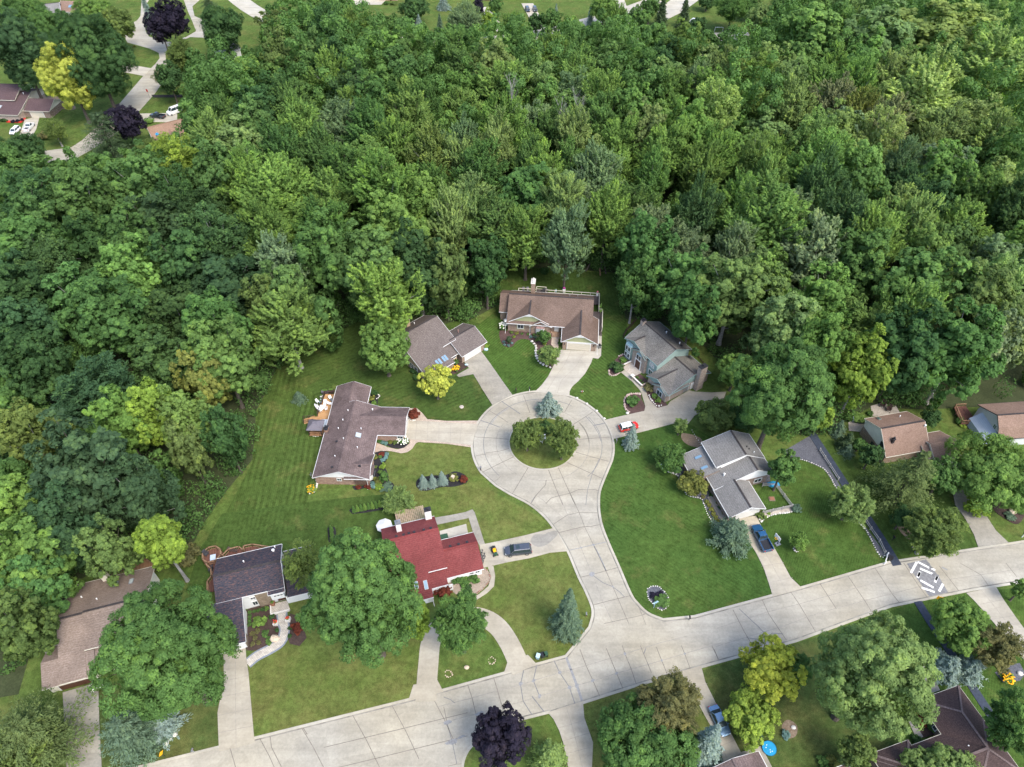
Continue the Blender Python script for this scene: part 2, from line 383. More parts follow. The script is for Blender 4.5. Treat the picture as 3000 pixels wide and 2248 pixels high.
speck('mulch',(.035,.024,.020),(.062,.042,.035),(.10,.072,.06),7);speck('black_mulch',(.012,.012,.014),(.026,.025,.027),(.05,.048,.05),8)
speck('brown_mulch',(.055,.033,.030),(.09,.056,.05),(.14,.09,.08),8);speck('tan_gravel',(.20,.15,.11),(.32,.26,.20),(.45,.38,.31),8)
speck('dark_gravel',(.05,.052,.062),(.095,.098,.112),(.17,.17,.185),7);speck('forest_litter',(.030,.040,.018),(.045,.058,.024),(.065,.07,.034),2.5)
speck('bare_soil',(.15,.11,.075),(.22,.165,.115),(.28,.22,.16),3)
paver('paver_tan',(.50,.40,.31),(.40,.32,.25),(.27,.22,.18));paver('paver_cream',(.56,.51,.42),(.44,.40,.34),(.28,.26,.23));plain('paver_edge',(.20,.225,.26),.85,.2,.2,4)
plain('paver_edge_tan',(.30,.25,.21),.85,.2,.2,4)
plain('asphalt',(.042,.053,.076),.85,.25,.25,3);plain('asphalt_old',(.20,.20,.205),.9,.2,.3,2.5);plain('road_white',(.78,.78,.76),.8,.2,.2,3)
speck('patio_stone',(.30,.26,.21),(.42,.37,.31),(.52,.47,.41),4)
# ------------------------------------------------------------------ ground, lawns
struct('ground',MB().prism([(-900,-60),(900,-60),(900,1100),(-900,1100)],-.4,0),'grass')
E8=lambda pts: W(D,pts)
FORFLOOR=[(-300,1560),(40,1500),(100,1290),(215,1230),(330,1200),(420,1170),(440,1130),(490,1060),(552,985),(552,890),(600,800),(650,765),(760,705),(900,700),(1000,700),(1075,660),(1088,585),(1200,578),(1330,590),(1350,690),(1400,690),(1500,725),(1560,790),(1640,900),(1700,935),(1760,945),(1830,910),(1880,880),(2000,885),(2100,880),(2500,880),(2500,300),(2300,60),(1700,60),(1640,95),(1520,105),(1350,100),(1200,90),(1000,95),(760,95),(600,110),(520,150),(430,150),(400,300),(380,345),(300,345),(180,365),(0,385),(-300,420)]
sheet('forest_floor',W(D,FORFLOOR),.006,'forest_litter')
LAWN=[('grass_left',[(440,1200),(545,1000),(553,900),(600,790),(660,760),(720,800),(712,900),(690,1020),(665,1075),(650,1130),(560,1120)]),
('grass_diag',[(600,795),(660,755),(780,690),(960,700),(1000,690),(1040,700),(1010,790),(1110,880),(1030,930),(860,930),(800,850),(720,830),(690,860)]),
('grass_stripe',[(1030,705),(1085,660),(1085,690),(1150,720),(1260,780),(1170,900),(1080,890),(985,770)]),
('grass_back',[(1080,590),(1140,578),(1330,592),(1352,690),(1300,700),(1290,640),(1060,650)]),
('grass_stripe_b',[(1280,640),(1352,690),(1365,760),(1345,800),(1440,900),(1310,930),(1210,870),(1250,780)]),
('grass_rich',[(1290,990),(1330,930),(1470,905),(1560,960),(1540,1050),(1650,1150),(1690,1290),(1490,1360),(1420,1350),(1340,1270),(1285,1100)]),
('grass_fine',[(1600,1110),(1690,1000),(1760,985),(1850,1080),(1945,1225),(1730,1290),(1640,1150)]),
('grass_dry',[(800,1000),(880,945),(1030,950),(1060,1060),(1210,1140),(1050,1190),(870,1120),(800,1060)]),
('grass_back',[(430,1190),(480,1110),(660,1085),(860,1065),(880,1110),(830,1180),(640,1260),(400,1280)]),
('grass_dry',[(1030,1220),(1240,1180),(1300,1330),(1260,1430),(1130,1460),(1020,1330)]),
('grass_dry',[(520,1430),(620,1350),(890,1330),(950,1400),(900,1530),(540,1610)]),
('grass_dark',[(190,1480),(490,1460),(490,1660),(180,1720)]),
('grass_back',[(1730,980),(1790,950),(2130,1080),(2140,1210),(1930,1230)]),
('grass_dry',[(1250,1500),(1380,1470),(1490,1440),(1560,1600),(1560,1800),(1250,1800)]),
('grass_dark',[(1510,1450),(1720,1390),(1900,1330),(1960,1480),(1960,1800),(1560,1800)]),
('grass_fine',[(1900,1330),(1985,1295),(2100,1280),(2300,1260),(2300,1700),(1960,1700)]),
('grass_fine',[(930,205),(1000,205),(1000,10),(930,10)])]
LAWN=LAWN[:-1]
for i,(m,p) in enumerate(LAWN): sheet('lawn',W(D,p),.010+.0012*i,m)
LZ=.010+.0012*len(LAWN)
# bare patches where nothing grows
for i,(f,p) in enumerate([(c5,[(1250,400),(1310,380),(1340,450),(1400,520),(1330,540),(1270,500)]),(c5,[(280,330),(420,370),(430,440),(330,430),(270,380)]),(c6,[(620,1110),(660,1200),(800,1320),(790,1345),(700,1310),(630,1220)]),(e1,[(420,900),(560,900),(700,990),(660,1020),(540,1000),(430,960)]),(cb,[(660,560),(700,520),(760,560),(750,630),(680,640)])]):
    sheet('bare_soil',W(f,p),LZ+.002+.001*i,'bare_soil',sm=4)
# ------------------------------------------------------------------ the court, its neck and the main road: one slab
CX,CY,CR,IR=6.66,97.96,15.41,7.27
ul=W(D,[(550,1595),(890,1510),(1130,1443),(1222,1418)])
ext=lambda a,b,k: (b[0]+(b[0]-a[0])*k,b[1]+(b[1]-a[1])*k)
nl=W(ct,[(1350,1690),(1385,1560),(1372,1450),(1300,1280),(1235,1150),(1115,865),(1000,670),(870,500),(700,360),(500,255),(340,160)])
a0=math.atan2(cc(250,1215)[1]-CY,cc(250,1215)[0]-CX);a1=math.atan2(cc(1990,1060)[1]-CY,cc(1990,1060)[0]-CX)
a0-=0 if a0>0 else -2*math.pi
circ=[(CX+CR*math.cos(t),CY+CR*math.sin(t)) for t in [a0+(a1-a0)*i/60 for i in range(61)]]
nr=W(ct,[(1505,105),(1465,220),(1455,330),(1460,450),(1490,600),(1560,780),(1670,1030),(1800,1330),(1880,1440),(1990,1540),(2150,1605)])
ur=W(D,[(1500,1332),(1730,1270),(1920,1215),(2080,1190),(2212,1170)])
lr=W(D,[(2212,1257),(2100,1275),(1925,1310),(1720,1385),(1520,1440),(1380,1480),(1190,1541)])+W(c8,[(760,460),(570,508)])
lb=W(c8,[(430,560),(280,630),(190,715),(150,785),(135,860)])+[P(1350,2330)]
outline=[ext(ul[1],ul[0],1.2)]+ul+cat_rom(nl,4,False)+circ+cat_rom(nr,4,False)+ur+[ext(ur[-2],ur[-1],3)]+[ext(lr[1],lr[0],3)]+lr+cat_rom(lb,3,False)+[(-6,22),(-90,22)]
RZ=.045
struct('road',MB().prism(outline,-.05,RZ),'road_concrete')
KB=MB()
for pl in ([ext(ul[1],ul[0],1.2)]+ul+cat_rom(nl,4,False)+circ,[circ[-1]]+cat_rom(nr,4,False)+ur+[ext(ur[-2],ur[-1],3)],[ext(lr[1],lr[0],3)]+lr+cat_rom(lb,3,False)):
    ribbon(KB,pl,.42,0,RZ+.07)
struct('kerb',KB,'kerb_concrete')
plain('gutter_dirt',(.25,.235,.20),.9,.1,.45,.6);GB=MB()
def inpoly(p,poly):
    x,y=p;c=False;n=len(poly)
    for i in range(n):
        (x0,y0),(x1,y1)=poly[i],poly[(i+1)%n]
        if (y0>y)!=(y1>y) and x<(x1-x0)*(y-y0)/(y1-y0)+x0: c=not c
    return c
for pl in (ul+cat_rom(nl,4,False)+circ,[circ[-1]]+cat_rom(nr,4,False)+ur,lr):
    a,b=Vector(pl[2]),Vector(pl[3]);dd=(b-a).normalized();s_=1 if inpoly(tuple((a+b)/2+Vector((-dd.y,dd.x))*.5),outline) else -1;off=[]
    for i,p in enumerate(pl):
        dd=(Vector(pl[min(i+1,len(pl)-1)])-Vector(pl[max(i-1,0)])).normalized();off.append((p[0]-dd.y*.33*s_,p[1]+dd.x*.33*s_))
    ribbon(GB,off,.2,RZ-.01,RZ+.003)
struct('gutter',GB,'gutter_dirt')
IZ=RZ+.13
ring=[(CX+IR*math.cos(t*math.pi/32),CY+IR*math.sin(t*math.pi/32)) for t in range(64)]
KB=MB();ribbon(KB,ring+ring[:2],.34,0,IZ-.01);struct('island_kerb',KB,'kerb_concrete')
struct('island_lawn',MB().prism([(CX+(IR-.12)*math.cos(t*math.pi/32),CY+(IR-.12)*math.sin(t*math.pi/32)) for t in range(64)],0,IZ),'grass_dry')
# joints, cracks and tar
jm,tm,tp,jp=MB(),MB(),MB(),MB();JZ=RZ+.005
def crack(mb,f,pts,w,z=JZ): ribbon(mb,W(f,pts),w,RZ-.01 if z==JZ else z-.02,z)
for t in range(14):                                            # court: radial joints between the kerbs
    a=[(135,740,600,772),(250,1215,675,1005),(640,1525,865,1150),(1135,1180,1330,1658),(1268,1150,1500,1658),(1385,1085,1890,1315),(1500,945,1945,1070),(1500,778,1990,742),(1450,585,1740,400),(885,415,800,180),(590,545,345,390),(480,610,215,515),(755,430,495,255),(1355,405,1450,245)][t]
    crack(tm if t in(11,12) else jm,cc,[(a[0],a[1]),((a[0]+a[2])/2+rnd.uniform(-3,3),(a[1]+a[3])/2+rnd.uniform(-3,3)),(a[2],a[3])],.13 if t not in(11,12) else .17)
for rr,arcs in ((IR+2.85,((2.6,6.9),(0,1.2))),(IR+5.6,((1.0,3.9),(5.5,6.9)))):
    for b0,b1 in arcs:
        ribbon(tm if rr>IR+4 else jp,[(CX+rr*math.cos(b0+(b1-b0)*i/40),CY+rr*math.sin(b0+(b1-b0)*i/40)) for i in range(41)],.11,RZ-.01,JZ-.001)
for p,w,m in ([(160,992),(300,975),(290,958),(460,935),(530,920),(612,893)],.1,jm),([(410,1345),(450,1310),(490,1272)],.08,jm),([(890,1655),(965,1535),(1040,1450),(1095,1390),(1108,1320)],.13,jm),([(1100,1640),(1175,1565),(1280,1535),(1430,1500),(1545,1450),(1665,1455),(1760,1450),(1830,1475)],.12,jm),([(1750,585),(1830,570),(1910,550)],.22,tm),([(1640,465),(1700,530),(1750,590),(1810,690),(1845,800)],.12,tm),([(1820,1040),(1725,1245),(1665,1450),(1640,1658)],.1,tm),([(355,575),(450,450),(600,350)],.13,tp),([(970,1530),(1060,1590),(1110,1640)],.07,jp): crack(m,cc,p,w)
for p,w,m in ([(960,580),(1110,480),(1235,450),(1445,455)],.11,jm),([(1010,670),(1170,632),(1280,605),(1370,600),(1460,582)],.13,jm),([(1115,862),(1260,830),(1400,797),(1530,770)],.13,tp),([(1235,1155),(1400,1115),(1530,1080),(1670,1040)],.11,jm),([(1365,1455),(1500,1420),(1660,1380),(1810,1345)],.11,jm),([(1510,1650),(1760,1595),(1920,1560),(1960,1658)],.09,jm),([(1920,1560),(1985,1525)],.12,jm),([(1030,270),(1115,480),(1180,632),(1260,830),(1380,1115),(1500,1420),(1610,1658)],.09,jp),([(1150,260),(1240,450),(1300,605),(1395,800),(1530,1080),(1660,1380),(1780,1658)],.10,jm),([(1370,1110),(1430,1160),(1500,1210),(1600,1250),(1680,1310),(1730,1362)],.12,tm),([(1395,800),(1440,880),(1480,960),(1530,1078)],.2,tp),([(885,352),(990,440),(1060,500)],.07,jp),([(720,345),(770,270)],.12,tp),([(1870,1430),(1920,1560)],.1,jm): crack(m,ct,p,w)
for x,y,r in ((1395,797,.35),(1260,830,.25),(1380,1118,.6),(1605,1250,.25)):
    a=ct(x,y);tp.prism([(a[0]+r*math.cos(k)*rnd.uniform(.5,1.1),a[1]+r*math.sin(k)*rnd.uniform(.5,1.1)) for k in np.arange(0,6.28,.7)],RZ-.01,JZ+.001)
for p,w,m in ([(170,255),(205,360),(243,520)],.12,jm),([(357,205),(388,305),(428,450)],.12,jm),([(580,138),(553,262),(572,380),(638,483)],.14,tm),([(672,110),(645,232),(690,345)],.14,tm),([(635,345),(725,460)],.16,tm),([(790,80),(835,175),(905,280),(945,400)],.14,tm),([(880,60),(920,165),(960,270),(995,378)],.42,tp),([(980,5),(1025,125),(1075,235),(1122,342)],.13,jm),([(1170,0),(1245,180),(1290,290)],.12,jm),([(1285,-20),(1305,40),(1350,150),(1388,262)],.12,jm),([(1415,-20),(1495,175)],.12,jm),([(1530,-10),(1570,90),(1612,195)],.12,jm),([(1710,-20),(1735,40),(1775,148)],.11,jm),([(1930,-20),(1977,80)],.11,jm),([(-40,420),(195,360),(388,305),(550,265),(645,232),(835,175),(1025,125),(1300,40),(1560,-40),(1760,-90)],.09,jp),([(-40,545),(240,470),(560,385),(690,345),(905,282),(1075,235),(1245,180),(1570,88),(1735,38),(2000,-40)],.09,jp),([(25,540),(65,690),(95,835)],.1,tm),([(0,420),(25,540)],.11,jm),([(0,350),(50,370),(80,395)],.1,tm),([(1440,42),(1455,0)],.12,tm),([(30,850),(85,835),(135,832)],.07,jm): crack(m,c8,p,w)
for x,y,r,s in ((60,672,1.1,.5),(120,640,1.0,.3),(255,467,.9,.3),(25,535,.8,.35),(555,255,.4,.4),(648,232,.35,.3),(690,343,.35,.4),(905,282,.4,.4),(1075,233,.35,.3),(1245,180,.3,.3),(1305,40,.3,.3),(1570,88,.25,.25),(1735,38,.25,.25),(835,175,.4,.3),(960,270,.5,.4)):
    a=c8(x,y);tp.prism([(a[0]+r*math.cos(k)*rnd.uniform(.55,1.1),a[1]+s*math.sin(k)*rnd.uniform(.55,1.1)+.28*r*math.cos(k)) for k in np.arange(0,6.28,.6)],RZ-.01,JZ+.0015)
for p,w,m in ([(115,335),(200,500),(272,620)],.12,jm),([(325,262),(375,370),(500,555)],.12,jm),([(530,205),(595,300),(710,495)],.12,jm),([(740,145),(860,330)],.12,jm),([(945,95),(1070,280),(1110,345)],.12,jm),([(1140,40),(1260,220),(1335,312)],.12,jm),([(1345,0),(1450,160),(1525,262)],.12,jm),([(1600,20),(1745,205)],.12,jm),([(1750,0),(1900,85),(1960,170)],.1,jm),([(2080,0),(2160,100)],.11,jm),([(0,470),(375,350),(595,295),(810,235),(1000,180),(1200,125),(1400,75)],.08,jp),([(0,600),(225,530),(480,455),(660,385),(845,330),(1060,272),(1265,220),(1480,165)],.08,jp),([(1600,130),(1900,85),(2212,40)],.08,jp),([(160,330),(235,400),(300,460),(365,530),(350,580)],.13,tm),([(215,538),(290,550),(345,582)],.11,tm),([(365,530),(400,505),(475,510)],.11,tm),([(10,690),(-20,620)],.1,jm),([(1620,30),(1660,50)],.3,tp): crack(m,c7,p,w)
for q in ([(40,130),(66,225),(96,330)],[(1540,960),(1660,1380)],[(-20,480),(30,600),(60,700)]): pass
for i in range(9):                                             # joints of the road beyond the surveyed cracks
    pass
tag(jm.build('road_joint','joint'),kind='structure');tag(tm.build('road_crack','tar'),kind='structure');tag(tp.build('road_patch','tar_pale'),kind='structure');tag(jp.build('road_seam','joint_pale'),kind='structure')
jw=MB()
for p in ([(165,1658),(118,1562)],[(20,1610),(-30,1500)]): pass
for p in ([(1600,1520),(1640,1658)],[(1880,1445),(1890,1520),(1960,1658)],[(2110,1385),(2138,1430)]): crack(jw,c4,p,.12)
for a,b in (((560,1593),(600,1675)),((650,1570),(700,1660)),((760,1542),(820,1658)),((845,1521),(905,1640)),((930,1498),(985,1610)),((700,1615),(1010,1540)),((600,1690),(1010,1590))):
    crack(jw,D,[a,((a[0]+b[0])/2+2,(a[1]+b[1])/2),b],.11)
tag(jw.build('road_joint','joint'),kind='structure')
# speed cushion of old asphalt with worn white arrow strokes
sheet('speed_cushion',W(c6,[(710,1525),(865,1490),(970,1635),(1010,1700),(1080,1800),(900,1850),(820,1720)])[:3]+W(c7,[(1665,212),(1530,242),(1372,12)]),RZ+.012,'asphalt_old')
wm=MB();bm_=MB()
for f,p in ((c6,[(742,1600),(790,1512)]),(c6,[(795,1510),(890,1560)]),(c6,[(905,1562),(938,1580)]),(c6,[(815,1565),(920,1610)]),(c6,[(795,1640),(815,1590)]),(c6,[(940,1660),(960,1620)]),(c7,[(1450,100),(1462,68)]),(c7,[(1570,140),(1592,92)]),(c7,[(1465,125),(1560,178)]),(c7,[(1475,178),(1568,210)]),(c7,[(1600,205),(1628,152)])): ribbon(wm,W(f,p),.42,RZ,RZ+.018)
struct('road_marking',wm,'road_white')
for x,y in ((738,1555),(880,1525),(903,1557),(925,1615)): a=c6(x,y);bm_.prism([(a[0]+.38*math.cos(k)*rnd.uniform(.6,1.1),a[1]+.38*math.sin(k)*rnd.uniform(.6,1.1)) for k in np.arange(0,6.28,.8)],RZ,RZ+.02)
for x,y in ((1525,208),(1630,206),(1590,92)): a=c7(x,y);bm_.prism([(a[0]+.35*math.cos(k)*rnd.uniform(.6,1.1),a[1]+.35*math.sin(k)*rnd.uniform(.6,1.1)) for k in np.arange(0,6.28,.8)],RZ,RZ+.02)
struct('tar_blob',bm_,'tar')
# ------------------------------------------------------------------ driveways and walks
DZ=RZ+.075
def drive(f,pts,mat='drive_concrete',name='driveway',z=DZ,sm=0,joints=(),jw=.055):
    sheet(name,W(f,pts),z,mat,.12,sm=sm)
    if joints:
        mb=MB()
        for j in joints: ribbon(mb,W(f,j),jw,z-.01,z+.004)
        tag(mb.build('driveway_joint','joint_pale'),kind='structure')
drive(c1,[(700,1182),(830,1190),(1000,1203),(1232,1212),(1205,1290),(1190,1366),(1000,1345),(850,1330),(695,1322)],joints=([(790,1190),(780,1325)],[(870,1195),(865,1328)],[(950,1200),(948,1340)],[(1035,1205),(1030,1345)],[(1110,1208),(1100,1355)],[(700,1258),(960,1270),(1195,1282)]))
drive(c1,[(1118,748),(1248,682),(1310,765),(1390,880),(1478,1003),(1335,1078),(1260,960),(1185,835)],'drive_grey',joints=([(1205,858),(1325,795)],[(1180,715),(1300,880),(1410,1040)],[(1245,935),(1370,850)],[(1290,1010),(1420,925)]),z=DZ+.001)
drive(c1,[(1075,860),(1168,808),(1200,852),(1092,874)],'drive_grey','walkway',DZ-.006)
drive(c1,[(1825,678),(2072,690),(2045,770),(2000,850),(1955,900),(1910,940),(1890,975),(1888,1012),(1760,1000),(1638,982),(1690,930),(1735,870),(1785,770)],'drive_pale',joints=([(1900,685),(1850,790),(1790,870),(1720,985)],[(2000,690),(1935,800),(1830,900),(1800,990)],[(1800,770),(2045,770)],[(1735,870),(1990,862)]),jw=.05,z=DZ+.002)
drive(c1,[(2072,560),(2122,552),(2116,720),(2095,742),(2052,736),(2068,694)],'drive_pale','walkway',DZ-.006)
drive(h1c,[(1085,1225),(1205,1255),(1200,1480),(1245,1500),(1215,1640),(1180,1600),(1130,1420),(1070,1350)],'paver_tan','walkway',DZ-.005)
drive(c2,[(215,1150),(430,1100),(590,1065),(770,1022),(795,985),(960,888),(1010,900),(1160,908),(1290,900),(1250,1000),(1010,1110),(950,1185),(830,1180),(600,1240),(440,1280),(295,1318),(270,1240)],joints=([(330,1130),(370,1290)],[(510,1085),(585,1240)],[(620,1060),(700,1215)],[(720,1035),(790,1190)],[(800,1000),(900,1110),(960,1170)],[(850,950),(1010,1090)],[(240,1230),(620,1140),(1000,1060),(1200,960)],[(940,895),(1130,990)]),z=DZ+.001)
drive(h7c,[(105,950),(200,885),(300,940),(300,990),(420,1140),(500,1230),(560,1390),(700,1535),(480,1590),(500,1500),(440,1290),(400,1220),(280,1090)],'drive_concrete','walkway',DZ-.006)
drive(c5,[(712,1022),(870,1000),(910,1080),(1000,1230),(1080,1370),(1150,1500),(1245,1590),(1005,1655),(975,1555),(930,1420),(870,1300),(800,1190),(790,1100)],joints=([(790,1010),(900,1220),(1000,1400),(1120,1625)],[(830,1250),(1000,1225)],[(910,1410),(1095,1380)],[(970,1545),(1165,1500)]))
drive(c5,[(475,850),(520,838),(628,1032),(590,1045)],'drive_grey','walkway',DZ-.006)
drive(c6,[(1040,740),(1120,720),(1190,880),(1300,1060),(1430,1260),(1535,1360),(1285,1392),(1250,1290),(1180,1160),(1100,1050)],'drive_grey',joints=([(1170,1160),(1300,1140)],[(1250,1275),(1420,1250)],[(1120,900),(1200,1060),(1330,1270),(1400,1370)]),z=DZ+.001)
drive(ct,[(955,622),(1000,670),(1118,868),(930,885),(700,945),(480,985),(205,1048),(165,802),(330,770),(650,700)],joints=([(655,705),(690,790)],[(890,775),(930,880)],[(600,715),(640,790)]),z=DZ+.002)
sheet('driveway_patch',W(ct,[(720,740),(770,690),(860,690),(900,670),(985,650),(1010,690),(940,760),(890,800),(800,825),(730,790)]),DZ+.007,'asphalt_pale' if 0 else 'drive_grey',.02,sm=3)
drive(c3,[(1592,932),(1645,934),(1660,1020),(1650,1110),(1590,1170),(1500,1228),(1440,1222),(1520,1180),(1600,1110),(1625,1030)],'drive_concrete','walkway',DZ-.006)
drive(h4c,[(945,265),(1200,225),(1450,175),(1570,130),(1605,175),(1690,430),(1772,690),(1678,702),(1590,530),(1510,270),(1000,375)],'drive_grey','walkway',DZ-.008)
drive(h4c,[(1040,480),(1470,365),(1500,520),(1060,605)],'drive_pale','patio',DZ-.007)
UD=[(920,1515),(925,1440),(935,1375),(975,1335),(1030,1332),(1070,1350),(1100,1390),(1127,1450)]
mb=MB();ribbon(mb,cat_rom(W(D,UD),5,False),3.4,0,DZ+.001);struct('driveway',mb,'drive_concrete')
drive(D,[(882,1515),(893,1480),(945,1470),(958,1495)],z=DZ-.001);drive(D,[(1088,1456),(1096,1432),(1140,1415),(1160,1436)],z=DZ-.001)
drive(c4,[(1555,832),(1708,805),(1715,900),(1730,1000),(1772,1484),(1525,1548),(1515,1280),(1560,1050)],'drive_concrete',joints=([(1570,1060),(1735,1020)],[(1540,1170),(1745,1130)],[(1520,1300),(1755,1250)],[(1525,1420),(1765,1370)],[(1640,820),(1640,1100),(1645,1520)]))
mb=MB();wk=cat_rom(W(c4,[(1722,940),(1790,885),(1880,838),(1955,785),(1982,705),(1968,640),(1962,590)]),5,False);ribbon(mb,wk,1.9,0,DZ-.008);struct('walkway',mb,'paver_edge')
mb=MB();ribbon(mb,wk,1.35,0,DZ-.003);struct('walkway',mb,'paver_cream')
sheet('porch_floor',W(h5c,[(1105,985),(1350,930),(1400,1075),(1118,1135)],.3),.3,'paver_cream',.3)
drive(c4,[(438,1140),(685,1068),(692,1330),(715,1760),(470,1760),(455,1460)],'drive_grey',joints=([(560,1105),(565,1750)],[(445,1235),(690,1190)],[(450,1360),(692,1320)],[(455,1480),(700,1440)],[(465,1600),(705,1560)]))
drive(c8,[(748,462),(880,420),(1002,382),(1012,500),(1040,580),(1075,680),(1065,900),(905,900),(860,680),(830,590),(790,510)],joints=([(882,422),(930,580),(1000,860)],[(825,575),(1010,520)],[(855,670),(1050,610)],[(880,760),(1070,710)]))
drive(cb,[(-20,200),(122,163),(150,270),(215,400),(300,570),(388,742),(270,800),(230,640),(150,500),(60,330)],'drive_concrete',joints=([(15,190),(60,300),(190,560),(290,770)],[(70,310),(165,280)],[(240,700),(340,660)]))
drive(cb,[(380,738),(522,695),(585,820),(640,920),(230,920),(262,790)],'drive_grey','patio',DZ-.006)
drive(c7,[(1795,217),(2008,172),(2060,260),(2150,390),(2260,540),(2260,760),(2100,560),(1950,380),(1850,270)],joints=([(1890,300),(2060,265)],[(1960,410),(2140,380)],[(1900,195),(2010,330),(2230,640)]))
drive(c7,[(1420,560),(1450,590),(1605,917),(1540,940),(1470,780)],'drive_grey');drive(c7,[(1380,1140),(1420,1150),(1485,1252),(1440,1275)],'drive_grey','walkway',DZ-.006)
# dark asphalt path with its gravel strip
PA=[(1740,915),(1765,955),(1800,1008),(1850,1085),(1900,1160),(1938,1222)]
mb=MB();ribbon(mb,cat_rom(W(D,PA),4,False),1.75,0,DZ-.004);struct('path',mb,'asphalt')
mb=MB();ribbon(mb,cat_rom(W(D,[(1982,1300),(2010,1345),(2060,1420),(2110,1500),(2150,1560)]),4,False),1.5,0,DZ-.004);struct('path',mb,'asphalt')
sheet('gravel_strip',W(c5,[(1085,480),(1250,385),(1310,350),(1340,400),(1540,740),(1700,1010),(1928,1322),(1872,1322),(1760,1120),(1670,1010),(1500,740),(1420,620),(1260,550),(1190,545),(1110,520)]),LZ+.012,'dark_gravel')
# far roads
sheet('road',W(e1,[(1262,1060),(1440,860),(1520,740),(1540,600),(1530,500),(1600,410),(1760,345),(1880,350),(1950,390),(2020,345),(1930,280),(1915,200),(1800,150),(1780,60),(1850,0),(1890,-80),(1390,-80),(1310,0),(1300,150),(1270,190),(1180,240),(1140,330),(1180,395),(1380,450),(1468,490),(1478,540),(1440,590),(1330,700),(1090,980),(940,1130),(760,1300),(660,1365),(400,1400),(200,1380),(0,1330),(0,1430),(200,1480),(450,1510),(660,1490),(860,1380),(1060,1250)]),RZ,'road_concrete',.1)
sheet('island_lawn',W(e1,[(1348,290),(1380,340),(1550,390),(1720,345),(1815,290),(1780,200),(1740,110),(1700,0),(1640,-60),(1420,-60),(1345,60),(1335,180)]),RZ+.1,'grass',.1)
for f,p in ((e1,[(1100,585),(1398,635),(1338,708),(1100,660)]),(e1,[(1268,1055),(1430,1052),(1640,1050),(1640,1135),(1310,1128)]),(e1,[(230,1110),(370,1075),(335,1200),(275,1300),(170,1290)]),(t2,[(1395,60),(1500,60),(1560,185),(1540,260),(1480,200)]),(t2,[(1735,30),(1830,30),(1890,140),(1960,260),(1830,260),(1800,150)]),(t2,[(340,40),(380,0),(640,0),(600,40)]),(t3,[(1340,268),(1525,268),(1560,340),(1380,340)]),(t3,[(1380,370),(1490,372),(1510,430),(1400,420)]),(t3,[(900,90),(960,40),(1010,0),(1240,0),(1100,100),(980,160)])): drive(f,p,'drive_pale')
for pts,w in (([(480,-30),(560,30),(680,72),(850,88),(1000,90),(1150,78),(1240,55),(1330,32),(1420,0)],9.),([(1315,-40),(1335,15),(1350,60),(1370,110),(1400,160)],8.5),([(800,0),(740,10),(660,35),(600,50)],7.)):
    mb=MB();ribbon(mb,cat_rom(W(D,pts),5,False),w,-.05,RZ+.002*len(pts));struct('road',mb,'drive_pale')
